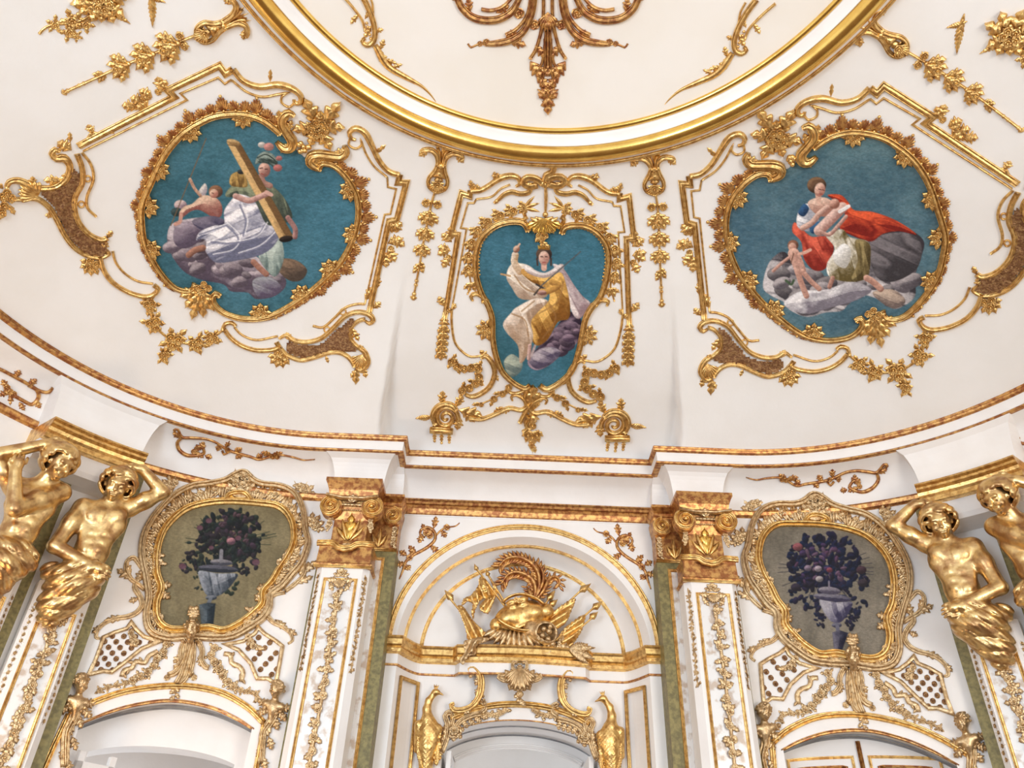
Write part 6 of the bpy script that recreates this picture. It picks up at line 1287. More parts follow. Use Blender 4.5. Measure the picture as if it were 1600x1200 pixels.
def pilaster(sg):
    side_w = 'left' if sg < 0 else 'right'
    fr = Fr((sg*1.63, 6.75), (1, 0), (0, -1)); d1 = .25; w = .235
    t = thing('pilaster', 'white pilaster with gilt capital and garland, %s of the arched niche' % side_w, 'pilaster', tuple(fr(0, 0, 0)), 'tall pilasters beside the niche')
    mesh_obj('shaft', *prism(fr, block_outline(w, -.02, d1, .055), 0.0, 4.18), 'white', t, False)
    mesh_obj('neck_block', *loft(fr, [(block_outline(w*1.07, 0, d1+.03), 4.175), (block_outline(w*1.10, 0, d1+.04), 4.195), (block_outline(w*1.02, 0, d1+.02), 4.21), (block_outline(w*1.0, 0, d1+.015), 4.35), (block_outline(w*1.05, 0, d1+.03), 4.375)]), 'gold_worn', t, False)
    V, Fc = local_sweep(fr, [(-w*1.1, d1+.02, 4.385), (-w*.6, d1+.035, 4.385), (-w*.42, d1+.05, 4.37), (-w*.25, d1+.06, 4.335), (0, d1+.065, 4.32), (w*.25, d1+.06, 4.335), (w*.42, d1+.05, 4.37), (w*.6, d1+.035, 4.385), (w*1.1, d1+.02, 4.385)], (0, 1, 0), .05, .035, 'frame'); mesh_obj('scalloped_moulding', V, Fc, 'gold', t)
    V, Fc = local_sweep(fr, [(-w*1.08, d1+.01, 4.18), (w*1.08, d1+.01, 4.18)], (0, 1, 0), .03, .03, 'frame'); mesh_obj('lower_moulding', V, Fc, 'gold', t)
    capital(fr, t, w, d1, 5.0); panel_and_garlands(fr, t, w, d1, 4.06, 0.9, 20+sg)
    # concave white block carrying the cornice
    secs = []
    for q in np.linspace(0, 1, 11): e = 1-math.sqrt(max(0, 1-q*q)); secs.append((block_outline(.235+.10*e, -.02, .15+.165*e), 4.985+.333*q))
    mesh_obj('cornice_block', *loft(fr, secs), 'white', t, False)
    b = thing('back_pilaster', 'narrow olive-edged pilaster with painted glass, %s of the niche arch' % side_w, 'pilaster', tuple(fr(-sg*.25, 0, 0)), 'narrow pilasters beside the niche')
    f2 = Fr((sg*1.375, 6.98), (1, 0), (0, -1)); d2 = .20; w2 = .155
    mesh_obj('olive_shaft', *prism(f2, block_outline(w2, -.03, d2), 0, 4.47), 'olive', b, False)
    x0, x1 = (-.085, .045) if sg < 0 else (-.045, .085)
    mesh_obj('glass_panel', [f2(x, d2+.004, z) for x, z in ((x0, .9), (x1, .9), (x1, 4.38), (x0, 4.38))], [(0, 1, 2, 3)], 'glass', b, False)
    V, Fc = local_sweep(f2, [(x0, d2, .9), (x0, d2, 4.38), (x1, d2, 4.38), (x1, d2, .9)], (0, 1, 0), .03, .016, 'frame'); mesh_obj('panel_border', V, Fc, 'gold', b)
    V, Fc = local_sweep(f2, [(-w2*1.05, d2, 4.47), (w2*1.05, d2, 4.47)], (0, 1, 0), .03, .03, 'frame'); mesh_obj('necking', V, Fc, 'gold', b)
    c = mesh_obj('capital', *loft(f2, [(block_outline(w2*.95, 0, d2-.02), 4.475), (block_outline(w2*.95, 0, d2-.02), 4.76), (block_outline(w2*1.08, 0, d2+.05), 4.88), (block_outline(w2*1.08, 0, d2+.05), 4.90)]), 'gold_worn', b, False)
    mesh_obj('abacus', *loft(f2, [(block_outline(w2*a, 0, d2+bb), z) for a, bb, z in ((1.0, .04, 4.89), (1.05, .06, 4.90), (1.02, .06, 4.93), (1.15, .1, 4.96), (1.2, .12, 4.97), (1.2, .12, 4.995))]), 'gold_worn', b, False)
    volute(f2, c, -sg*.085, d2+.05, 4.80, .085, -sg, 'gold', .1)
    for a, L in ((90, .2), (62, .15), (118, .15)): put_l(f2, 'lance', sg*.02, d2-.01, 4.50, a, L, .07, c, 'gold')
    for k in range(4): put_l(f2, 'rose', -sg*.115, d2-.005, 4.69-.05*k, 0, .05, .05, c, 'gold_pale'); put_l(f2, 'leaf', -sg*.115, d2-.01, 4.68-.05*k, 250+20*k, .06, .04, c, 'gold_pale')
    # olive strip on the outer side
    f3 = Fr((sg*1.70, 6.75), (1, 0), (0, -1)); mesh_obj('olive_strip', *prism(f3, block_outline(.215, -.02, .05), 0, 4.3), 'olive', t, False)
for sg in (-1, 1): pilaster(sg)
# gilt beam of the middle bay, between the capitals
beam = struct(plan_sweep('trim_7', [(-1.30, YW), (1.30, YW)], [(0, 5.115), (.055, 5.115), (.065, 5.10), (.05, 5.085), (.05, 5.06), (.035, 5.05), (.04, 5.01), (.03, 4.985), (.025, 4.965), (0, 4.955)], 'gold_worn'))
# niche side panels
for sg in (-1, 1):
    fr = Fr((sg*1.02, 7.14), (1, 0), (0, -1)); T_ = np.array([[sg*-.10, 7.20], [sg*.10, 7.03]])
    a = np.array([sg*.95, 7.255]); b_ = np.array([sg*1.085, 7.06]); ex = (b_-a)/np.linalg.norm(b_-a)*(1 if sg > 0 else -1); en = np.array([ex[1], -ex[0]])
    fr = Fr(tuple((a+b_)/2), ex, en); hw = np.linalg.norm(b_-a)/2
    V, Fc = local_sweep(fr, [(-hw, .012, 1.2), (-hw, .012, 3.40), (hw, .012, 3.40), (hw, .012, 1.2)], (0, 1, 0), .03, .02, 'frame'); o = mesh_obj('panel_border', V, Fc, 'gold', wall_b); 
# spandrel ornaments over the arch
def spandrel(sg):
    S = S_WB; T = (lambda q: np.asarray(q, float).reshape(-1, 2)) if sg < 0 else (lambda q: mirror_px(S, q))
    t = thing('spandrel_ornament', 'gilt scroll spray in the corner above the niche arch, %s side' % ('left' if sg < 0 else 'right'), 'ornament', at(S, T([(660, 850)])[0]), 'gilt spandrel sprays'); m = 'gold_worn'
    mould('tendril', S, T([(624, 905), (630, 890), (634, 878), (645, 868), (660, 860), (672, 852), (680, 842), (678, 830), (668, 824), (658, 828), (657, 836), (664, 840)]), 5, t, m, taper=[.4, .8, 1, 1.1, 1.1, 1, 1, .9, .6])
    mould('tendril', S, T([(680, 838), (690, 828), (700, 824), (712, 822), (718, 817)]), 3.5, t, m, taper=[1, .9, .8, .5])
    for p, a, L in (((664, 836), 40, 18), ((668, 834), 120, 18), ((660, 834), 250, 16), ((678, 826), 80, 20), ((650, 866), 130, 18), ((640, 872), 60, 16), ((634, 880), 190, 16), ((672, 852), 320, 18), ((632, 890), 30, 12), ((690, 828), 300, 14), ((636, 868), 150, 14)): put_s(T, sg, 'acanthus', S, p, a, L, 11, t, m)
    for p in ((666, 834), (672, 838), (640, 872), (698, 825)): put_s(T, sg, 'rose', S, p, 0, 10, None, t, m, lift=.01)
for sg in (-1, 1): spandrel(sg)
# ================================================================== sculpted figures (one continuous surface grown from a distance field)
def atlas_sdf(kind):
    def f(p):
        x, y, z = p[:, 0], p[:, 1], p[:, 2]
        if kind == 'b':
            hd, q = head_sdf(p, (.145, 1.46, .27), .172, (-.05, -.42, 1), (.06, 1, .3)); sR, eR, wR = (.355, 1.315, .12), (.62, 1.55, .22), (.33, 1.74, .27); sL, eL, wL = (-.105, 1.18, .14), (-.21, .68, .20), (.17, .51, .33); hL = ((.17, .51, .33), (1, -.25, .25)); hR = ((.33, 1.73, .27), (-1, -.02, .05))
            chest, waist, hip = (.145, 1.08, .12), (.135, .75, .13), (.07, .45, .13)
        else:
            hd, q = head_sdf(p, (.155, 1.45, .30), .172, (.55, -.45, .8), (.12, 1, .3)); sR, eR, wR = (.28, 1.22, .14), (-.06, .84, .36), (-.19, 1.20, .38); sL, eL, wL = (-.17, 1.17, .12), (-.44, 1.36, .26), (-.06, 1.60, .34); hR = ((-.19, 1.20, .38), (-.05, 1, .05)); hL = ((-.06, 1.60, .34), (1, .32, 0))
            chest, waist, hip = (.06, 1.04, .12), (.06, .74, .13), (.02, .46, .13)
        c, w_, h_ = np.array(chest), np.array(waist), np.array(hip); ax_u = (c-w_)/np.linalg.norm(c-w_); ang = math.atan2(sR[1]-sL[1], sR[0]-sL[0]); A = rotz(ang*.75); rx = A[0]
        b = ell(p, c, (.225, .20, .15), A); b = smin(b, ell(p, w_, (.165, .24, .125)), .12); b = smin(b, ell(p, h_+np.array([0, -.02, 0]), (.20, .17, .15)), .10)
        for s in (-1, 1):
            b = smin(b, ell(p, c+rx*s*.095+np.array([0, .045, .105]), (.105, .085, .055), A), .035)               # chest
            for k in range(3): b = smin(b, ell(p, w_+rx*s*.048+ax_u*(.16-.095*k)+np.array([0, 0, .098]), (.046, .040, .032), A), .022)
            b = smin(b, cap(p, c+rx*s*.17+np.array([0, -.08, .06]), w_+rx*s*.10+np.array([0, .03, .07]), .045, .03), .05)
        b = smax(b, -cap(p, c+np.array([0, .12, .172]), w_+np.array([0, -.08, .150]), .012, .010), .03); b = smax(b, -ell(p, w_+np.array([0, -.115, .140]), (.016, .02, .03)), .02)
        nk = np.array([.145, 1.33, .18]) if kind == 'b' else np.array([.10, 1.30, .20]); hc = np.array([.145, 1.42, .23]) if kind == 'b' else np.array([.14, 1.41, .26])
        b = smin(b, cap(p, c+np.array([0, .14, .02]), hc, .095, .075), .06); b = smin(b, cap(p, np.array(sL)+np.array([.03, 0, 0]), c+np.array([0, .15, 0]), .085, .08), .07); b = smin(b, cap(p, np.array(sR)-np.array([.03, 0, 0]), c+np.array([0, .15, 0]), .085, .08), .07)
        b = smin(b, cap(p, sR, eR, .085, .064), .05); b = smin(b, ell(p, (np.array(sR)*.55+np.array(eR)*.45)+np.array([0, 0, .02]), (.075, .075, .075)), .06); b = smin(b, cap(p, eR, wR, .066, .042), .03)
        b = smin(b, cap(p, sL, eL, .085, .064), .05); b = smin(b, ell(p, (np.array(sL)*.6+np.array(eL)*.4)+np.array([0, 0, .03]), (.075, .085, .075)), .06); b = smin(b, cap(p, eL, wL, .066, .042), .03)
        b = b-.014
        for (hp, hdn), sp in ((hL, (0, 1, .1) if kind == 'b' else (.2, -1, 0)), (hR, (0, -.4, 1) if kind == 'b' else (1, .1, 0))): b = smin(b, hand_sdf(p, hp, hdn, sp, .105, curl=.6, nrm=(0, 0, 1) if kind == 'b' else (0, .2, 1)), .025)
        b = smin(b, hd, .02); b = smin(b, curls(q, .172, 3 if kind == 'b' else 8), .012)
        # cloth over the head
        veil = np.abs(ell(q, (0, .25, -.25), (1.12, 1.05, .95)))*.172-.014; veil = smax(veil, (q[:, 2]-.12-.35*q[:, 1])*.172, .02); b = smin(b, veil+folds(p, (.5, 1, .3), 70, 5, .007), .015)
        # drapery around the hips
        dr = ell(p, h_+np.array([0, -.05, -.01]), (.24, .16, .18), rotz(.35)); dr = smin(dr, cap(p, h_+np.array([.02, -.10, 0]), (-.01, .10, .06), .215, .125), .10); dr = smin(dr, cap(p, (-.01, .12, .06), (-.02, .02, .02), .12, .06), .08)
        if kind == 'b': dr = smin(dr, cap(p, (.24, .50, .27), (.17, .18, .16), .065, .035), .05); dr = smin(dr, cap(p, (-.16, .44, .14), (.19, .50, .30), .07, .05), .05)
        else: dr = smin(dr, cap(p, (-.18, .53, .15), (.24, .42, .20), .07, .07), .05)
        sgn_ = -1 if kind == 'b' else 1; dr = dr+folds(p, (sgn_*.55, 1, .25), 52, 11, .013)+folds(p, (sgn_*.95, .75, -.1), 96, 13, .005)+folds(p, (sgn_*.1, 1, .5), 30, 17, .010)
        b = smin(b, dr-.018, .016)
        return smax(b, -(z+.06), .02)
    return f
def mesh_from(name, V, F_, m):
    me = bpy.data.meshes.new(name); me.from_pydata([tuple(v) for v in V], [], [tuple(int(i) for i in q) for q in F_]); me.shade_smooth(); me.materials.append(M[m]); return me
ATL = {}; ATL_SCALE = 0.745
for kd in ('a', 'b'):
    V, F_ = surface_nets(atlas_sdf(kd), (-.56, -.10, -.10), (.74, 1.94, .56), .0108); ATL[kd, 1] = mesh_from('body', V, F_, 'statue'); ATL[kd, -1] = mesh_from('body', V*np.array([-1, 1, 1]), F_[:, ::-1], 'statue')
def atlas(kind, sg, px, label):
    P = hits(('wall', 0.10), [px])[0]; d = np.array([CAM[0]-P[0], CAM[1]-P[1]]); d /= np.linalg.norm(d)
    t = thing('statue', label, 'statue', tuple(P), 'gilt atlantes'); o = bpy.data.objects.new('body', ATL[kind, -sg]); C.objects.link(o); o.parent = t
    ex = np.array([-d[1], d[0]])*1.0; ex = np.array([d[1]*-1, d[0]]); 
    X = Vector((-d[1], d[0], 0)); Z = Vector((d[0], d[1], 0)); Y = Vector((0, 0, 1)); X = Y.cross(Z)
    k_ = ATL_SCALE; o.matrix_basis = Matrix(((X[0]*k_, Y[0]*k_, Z[0]*k_, 0), (X[1]*k_, Y[1]*k_, Z[1]*k_, 0), (X[2]*k_, Y[2]*k_, Z[2]*k_, 0), (0, 0, 0, 1)))
atlas('b', -1, (79, 968), 'gilt half-figure beside the left flower painting, one arm over its head')
atlas('a', -1, (-30, 940), 'gilt half-figure at the left edge, one arm folded across its chest')
atlas('b', 1, (1563, 1033), 'gilt half-figure beside the right flower painting, one arm over its head')
atlas('a', 1, (1672, 1000), 'gilt half-figure at the right edge, turned towards its neighbour')
# ---- pilasters below the figures and the bracket above each pair
def atlas_bay(sg):
    side_w = 'left' if sg < 0 else 'right'
    for th, who in ((40.0, 'nearer the flower painting'), (51.5, 'nearer the picture edge')):
        a = math.radians(th); n = np.array([-sg*math.sin(a), -math.cos(a)]); o = np.array([sg*(2+2.75*math.sin(a)), 4+2.75*math.cos(a)]); ex = np.array([-n[1], n[0]]); fr = Fr(tuple(o), ex, n)
        t = thing('pilaster', 'white garlanded pilaster under the %s gilt figures, %s' % (side_w, who), 'pilaster', tuple(fr(0, 0, 0)), 'pilasters under the gilt figures')
        w = .20; d1 = .20; mesh_obj('shaft', *prism(fr, block_outline(w, -.03, d1, .05), 0, 3.72), 'white', t, False); panel_and_garlands(fr, t, w, d1, 3.50, .9, int(th)+sg)
        xo = .20 if sg < 0 else -.20; f3 = Fr(tuple(fr(xo, 0, 0)[:2]), ex, n); mesh_obj('olive_strip', *prism(f3, block_outline(.09, -.03, .10), 0, 4.9), 'olive', t, False)
    a0, a1 = math.radians(35.6), math.radians(54.5); path = np.array([[sg*(2+2.75*math.sin(a)), 4+2.75*math.cos(a)] for a in np.linspace(a0, a1, 9)])
    if sg > 0: pass
    else: path = path[::-1]
    t = thing('bracket', 'gilt moulded bracket carried by the %s pair of gilt figures' % side_w, 'bracket', (*path[4], 4.8), 'gilt brackets over the figures')
    def blk(name, secs, m, ext):
        pth = path.copy(); o = plan_sweep(name, pth, secs, m, t, False)
        me = o.data; n = len(secs); k = len(pth); V = [tuple(v.co) for v in me.vertices]; Fc = [tuple(p.vertices) for p in me.polygons]+[tuple(range(n)), tuple((k-1)*n+i for i in range(n-1, -1, -1))]
        m2 = bpy.data.meshes.new(name); m2.from_pydata(V, [], Fc); m2.materials.append(M[m]); o.data = m2
    blk('moulding', [(0, 4.915), (.40, 4.915), (.41, 4.895), (.385, 4.88), (.385, 4.86), (.36, 4.84), (.35, 4.815), (.335, 4.795), (.335, 4.755), (.32, 4.75), (0, 4.75)], 'gold', 0)
    blk('architrave', [(0, 4.755), (.27, 4.755), (.27, 4.62), (.25, 4.58), (.10, 4.56), (0, 4.56)], 'white', 0)
    secs = []; q_ = np.linspace(0, 1, 9)
    for q in q_:
        e = 1-math.sqrt(max(0, 1-q*q)); aa = np.linspace(math.radians(36.2)-.045*e, math.radians(54.0)+.045*e, 9); dd = .235+.095*e
        secs += [[sg*(2+(2.75-dd)*math.sin(a)), 4+(2.75-dd)*math.cos(a), 4.905+.418*q] for a in aa]+[[sg*(2+2.78*math.sin(a)), 4+2.78*math.cos(a), 4.905+.418*q] for a in aa[::-1]]
    mesh_obj('cornice_block', secs, grid_faces(9, 18, False, True)+[tuple(range(18)), tuple(8*18+i for i in range(17, -1, -1))], 'white', t, False)
for sg in (-1, 1): atlas_bay(sg)
# ================================================================== the niche: trophy, door carving, birds
def cloth(name, S, poly, m, parent, lift=.02, wave=.03, wdir=(1, .3), freq=.35):
    pl = spline(poly, 4, True); x0, y0 = pl.min(0); x1, y1 = pl.max(0); st = 1.4; xs = np.arange(x0, x1+st, st); ys = np.arange(y0, y1+st, st); X, Y = np.meshgrid(xs, ys); Q = np.stack([X.ravel(), Y.ravel()], 1); I = inside(pl, Q).reshape(X.shape).astype(int)
    P = hits(S, Q); N = normals(S, P); d = np.array(wdir)/np.linalg.norm(wdir); edge = np.min(np.linalg.norm(Q[:, None]-pl[None, ::2], axis=2), 1); w = lift+wave*(np.sin(Q@d*freq)*.5+.5)*np.clip(edge/6, .2, 1); P = P+N*w[:, None]
    ny, nx = X.shape; Fc = [(j*nx+i, (j+1)*nx+i, (j+1)*nx+i+1, j*nx+i+1) for j in range(ny-1) for i in range(nx-1) if I[j, i]+I[j+1, i]+I[j, i+1]+I[j+1, i+1] >= 3]
    used, inv = np.unique(np.array(Fc), return_inverse=True); top = P[used]; q = inv.reshape(-1, 4); n = len(top); bot = top-N[used]*.012
    cnt = {}
    for f4 in q:
        for a, b in zip(f4, np.roll(f4, -1)): cnt[(min(a, b), max(a, b))] = cnt.get((min(a, b), max(a, b)), 0)+1
    rim = [(a, b, b+n, a+n) for (a, b), c in cnt.items() if c == 1]
    return mesh_obj(name, np.vstack([top, bot]), [tuple(int(v) for v in f4) for f4 in q]+[tuple(int(v)+n for v in f4[::-1]) for f4 in q]+[tuple(int(v) for v in r) for r in rim], m, parent)
def spear_head(S, a, b, parent, m, w=9):
    a, b = np.array(a, float), np.array(b, float); d = (b-a)/np.linalg.norm(b-a); s = np.array([-d[1], d[0]]); L = np.linalg.norm(b-a); V = []
    for t, wd, z in ((0, .25, 4), (.12, .5, 5), (.3, 1, 5), (.6, .7, 5), (1, .03, 4)):
        V += [(*(a+d*L*t+s*wd*w/2), z-2), (*(a+d*L*t), z+2), (*(a+d*L*t-s*wd*w/2), z-2), (*(a+d*L*t), z-4)]
    return relief('spear_head', S, np.array(V), grid_faces(5, 4, False, True), m, parent)
def trophy():
    S = PLANE((0, 7.20, 0), (0, -1, 0)); m = 'gold'; t = thing('trophy', 'gilt trophy of armour, plumes, banners and spears standing on the niche cornice', 'sculpture', at(S, (812, 1010)))
    def tors(p):
        c = np.array([812., 962., 6.]); A = rotz(math.radians(-14)); A = A[:, :]; q = (p-c)@A.T
        d = ell(q, (0, 4, -2), (42, 25, 15)); d = smin(d, ell(q, (-15, 3, 7), (19, 12, 9)), 4); d = smin(d, ell(q, (17, 3, 7), (19, 12, 9)), 4)
        for k in range(2):
            for s_ in (-1, 1): d = smin(d, ell(q, (s_*9, -10-k*8, 8), (9, 5, 7)), 1.5)
        d = smin(d, ell(q, (42, 6, 0), (11, 12, 11)), 2); d = smin(d, ell(q, (-40, 8, 1), (10, 11, 10)), 2); d = smin(d, ell(q, (2, 22, 2), (17, 8, 10)), 2); d = smax(d, -ell(q, (2, 30, 8), (12, 7, 12)), 2); d = smax(d, -cap(q, (0, -18, 19), (0, 14, 22), 1.6, 2.4), 2)
        return smax(d, -(p[:, 2]+3), 1)
    b = sculpt('cuirass', S, tors, (755, 918, -6), (872, 1008, 32), 1.6, 'gold', t); mould('cuirass_belt', S, [(778, 975), (792, 984), (808, 990), (826, 992), (838, 988)], 5, b, m, lift=.11, h=6); mould('cuirass_collar', S, [(784, 946), (798, 937), (816, 934), (836, 940), (850, 950)], 4, b, m, lift=.09, h=5)
    for k in range(3): put('rose', S, (812+k*5-6, 944+k), 0, 8, None, b, m, lift=.12)
    for k in range(11): put('lance', S, (778+k*5.2, 986+min(k, 6)*1.2), 208+k*11.5, 30-abs(k-5)*.6, 17, t, 'gold_pale', lift=.06+.004*k, name='lappet', relief=22)
    for k in range(8): put('lance', S, (786+k*6, 988+k*.5), 225+k*12, 20, 14, t, 'gold_pale', lift=.085, name='lappet', relief=18)
    # plumes
    for pts, w in (([(836, 940), (842, 918), (840, 898), (828, 882), (808, 874), (790, 877), (779, 888)], 17), ([(834, 940), (836, 920), (828, 906), (810, 898), (794, 901), (782, 916)], 17), ([(838, 940), (850, 924), (856, 910), (866, 904), (874, 910), (873, 919)], 14), ([(832, 940), (826, 926), (822, 918)], 12), ([(838, 936), (848, 912), (846, 894), (836, 880)], 14)):
        mould('plume', S, pts, w*.45, t, 'gold_worn', prof='round', h=9, lift=.03, taper=[.8, 1, 1.1, 1, .8, .3]); q = spline(pts, 3.0)
        for k in range(2, len(q)-1, 2):
            d = q[min(k+1, len(q)-1)]-q[k-1]; a = math.degrees(math.atan2(-d[1], d[0]))
            for sd in (-1, 1): put('lance', S, q[k], a+sd*48, w*.85, w*.5, t, 'gold_worn', lift=.035, name='barb')
    # banners and spears
    for a, b_, w in (((742, 886), (790, 950), 3.2), ((761, 897), (790, 945), 3), ((698, 930), (752, 996), 3), ((906, 925), (850, 978), 3), ((926, 952), (866, 1004), 3), ((930, 962), (880, 1005), 2.6), ((866, 926), (848, 950), 2.6), ((869, 940), (850, 955), 2.6)): mould('spear_shaft', S, [a, ((a[0]+b_[0])/2, (a[1]+b_[1])/2), b_], w, t, m, h=w, lift=.02)
    for a, b_ in (((905, 926), (923, 913)), ((925, 953), (941, 941)), ((921, 968), (934, 957)), ((855, 940), (867, 923)), ((858, 948), (871, 938)), ((708, 939), (695, 924)), ((746, 893), (741, 883)), ((764, 902), (759, 892))): spear_head(S, a, b_, t, m, 12 if abs(a[0]-b_[0]) > 9 else 8)
    cloth('banner', S, [(750, 902), (762, 912), (772, 926), (768, 940), (754, 938), (744, 952), (740, 970), (736, 960), (738, 944), (728, 944), (720, 950), (724, 938), (738, 930), (746, 918)], m, t, .03, .05, (1, -.4)); cloth('banner', S, [(766, 904), (778, 922), (772, 940), (762, 960), (748, 950), (760, 936), (770, 924)], m, t, .015, .04, (1, .6)); put('flower', S, (757, 925), 0, 12, None, t, m, lift=.08)
    cloth('banner', S, [(714, 947), (726, 952), (740, 972), (764, 998), (748, 1006), (732, 1006), (727, 984), (720, 964)], m, t, .03, .05, (1, -.5)); cloth('banner', S, [(899, 936), (892, 958), (884, 974), (866, 986), (842, 980), (856, 966), (874, 950)], m, t, .03, .05, (.6, 1)); cloth('banner', S, [(914, 962), (910, 984), (898, 1004), (884, 1015), (868, 1004), (880, 986), (898, 970)], m, t, .03, .05, (.6, 1))
    # mortar with balls
    def mort(p):
        d = cap(p, (832, 988, 8), (846, 994, 14), 17, 17); d = smin(d, cap(p, (848, 994, 16), (852, 996, 18), 18, 18), 2); d = smax(d, -cap(p, (850, 996, 24), (858, 998, 30), 13, 13), 2); return smax(d, -(p[:, 2]+3), 1)
    sculpt('mortar', S, mort, (808, 964, -6), (878, 1022, 44), 2.0, 'gold_pale', t)
    for x, y, l in ((848, 990, .13), (856, 994, .14), (846, 1000, .13), (855, 1005, .12), (850, 1010, .10), (862, 1011, .09), (858, 986, .13)): put('bead', S, (x, y), 0, 10, None, t, 'gold_pale', name='ball', lift=l)
    for a in (200, 235, 300, 340, 20): put('acanthus', S, (868, 1008), a, 24, 16, t, 'gold_pale', lift=.05)
    for pts in ([(828, 1020), (838, 1024), (850, 1020), (858, 1012)], [(836, 1012), (850, 1026), (860, 1022)]): mould('tassel_cord', S, pts, 6, t, 'gold_pale', h=7, lift=.06)
    cloth('hanging_cloth', S, [(734, 1004), (758, 1000), (764, 1006), (746, 1014), (744, 1028), (732, 1032), (724, 1044), (718, 1036), (726, 1024), (724, 1010)], 'gold_pale', t, .10, .05, (1, .5))
    for a, L in ((10, 40), (345, 42), (330, 36), (25, 30)): put('plume', S, (888, 1020), a, L, 16, t, 'gold_pale', lift=.10)
trophy()
# ---- carving over the middle door
S_NL = PLANE((0, 7.27, 0), (0, -1, 0))
def door_carving():
    S = S_NL; m = 'gold_pale'
    t = thing('shell_cartouche', 'gilt shell cartouche hanging below the niche cornice', 'ornament', at(S, (812, 1065)))
    S0 = S; S = PLANE((0, 7.115, 0), (0, -1, 0)); put('shell', S, (812, 1044), 270, 40, 36, t, m, lift=.02)
    for a, L, wd in ((270, 44, 18), (240, 34, 18), (300, 34, 18), (215, 30, 16), (325, 30, 16), (195, 34, 16), (345, 34, 16), (90, 12, 12)): put('acanthus', S, (812, 1050), a, L, wd, t, m, lift=.012)
    for sd in (-1, 1):
        mould('scroll', S, [(812+sd*3, 1036), (812+sd*10, 1035), (812+sd*11, 1044), (812+sd*7, 1050), (812+sd*14, 1060), (812+sd*24, 1064), (812+sd*33, 1059), (812+sd*30, 1054)], 5, t, m, prof='ribbed', h=7)
    for k in range(4): put('leaf', S, (812, 1082+k*4), 270+(k-1.5)*30, 13, 10, t, m, lift=.01)
    S = PLANE((0, 7.20, 0), (0, -1, 0))
    for sd, pts in ((-1, [(733, 1052), (732, 1046), (740, 1044), (750, 1056), (752, 1072), (748, 1090), (737, 1104), (722, 1110), (709, 1109), (705, 1102), (710, 1099)]), (1, [(893, 1060), (894, 1052), (886, 1050), (878, 1062), (876, 1078), (880, 1096), (890, 1108), (904, 1115), (917, 1116), (922, 1109), (917, 1106)])):
        g = thing('scroll_ornament', 'gilt C-shaped scroll over the middle door, %s of the shell cartouche' % ('left' if sd < 0 else 'right'), 'ornament', at(S, pts[5]), 'gilt scrolls over the middle door')
        mould('scroll', S, pts, 9, g, 'gold', prof='ribbed', h=9, taper=[.5, .8, 1.1, 1.2, 1.2, 1, .9, .9, .8, .5])
        for k, q in enumerate(pts[2:7]): put('acanthus', S, q, (250 if sd < 0 else 290)+k*(-6)*sd*-1, 18, 10, g, m, lift=.015)
        for k in range(4): put('bead', S, (pts[5][0]+sd*-6+k*sd*-1, pts[5][1]-8+k*6), 0, 5, None, g, m)
    S = S0; a = thing('door_moulding', 'gilt arched moulding with leafy ends over the middle door', 'moulding', at(S, (812, 1103)))
    AR = [(704, 1124), (722, 1116), (745, 1108), (777, 1102), (812, 1101), (850, 1105), (880, 1113), (905, 1124), (920, 1133)]
    mould('moulding', S, AR, 8, a, 'gold', prof='frame', h=9)
    for c, an in (((753, 1106), 250), ((868, 1110), 290)):
        mould('strap', S, [(c[0]-3, c[1]-9), (c[0]+4, c[1]-6), (c[0]+4, c[1]+4), (c[0]-4, c[1]+9)] if an < 270 else [(c[0]+3, c[1]-9), (c[0]-4, c[1]-6), (c[0]-4, c[1]+4), (c[0]+4, c[1]+9)], 7, a, m, prof='ribbed', h=11)
    for c, sd in (((710, 1143), -1), ((914, 1152), 1)):
        mould('end_scroll', S, [(c[0]-sd*44, c[1]-28), (c[0]-sd*26, c[1]-24), (c[0]-sd*8, c[1]-14), (c[0], c[1])], 8, a, m, prof='ribbed', h=9)
        for k in range(7): put('acanthus', S, c, k*51+10, 17, 12, a, m, lift=.02)
        put('rose', S, c, 0, 15, None, a, m, lift=.05)
        for k in range(4): put('acanthus', S, (c[0]-sd*(12+k*9), c[1]-16-k*3), 270-sd*40+k*10, 15, 10, a, m, lift=.015)
    for pts in ([(790, 1110), (780, 1116), (766, 1118), (754, 1114)], [(834, 1110), (844, 1116), (858, 1119), (868, 1118)]):
        for k, q in enumerate(spline(pts, 5.0)): put('leaf', S, q, k*70, 10, 8, a, m); put('flower', S, q, 0, 8, None, a, m, lift=.01)
door_carving()
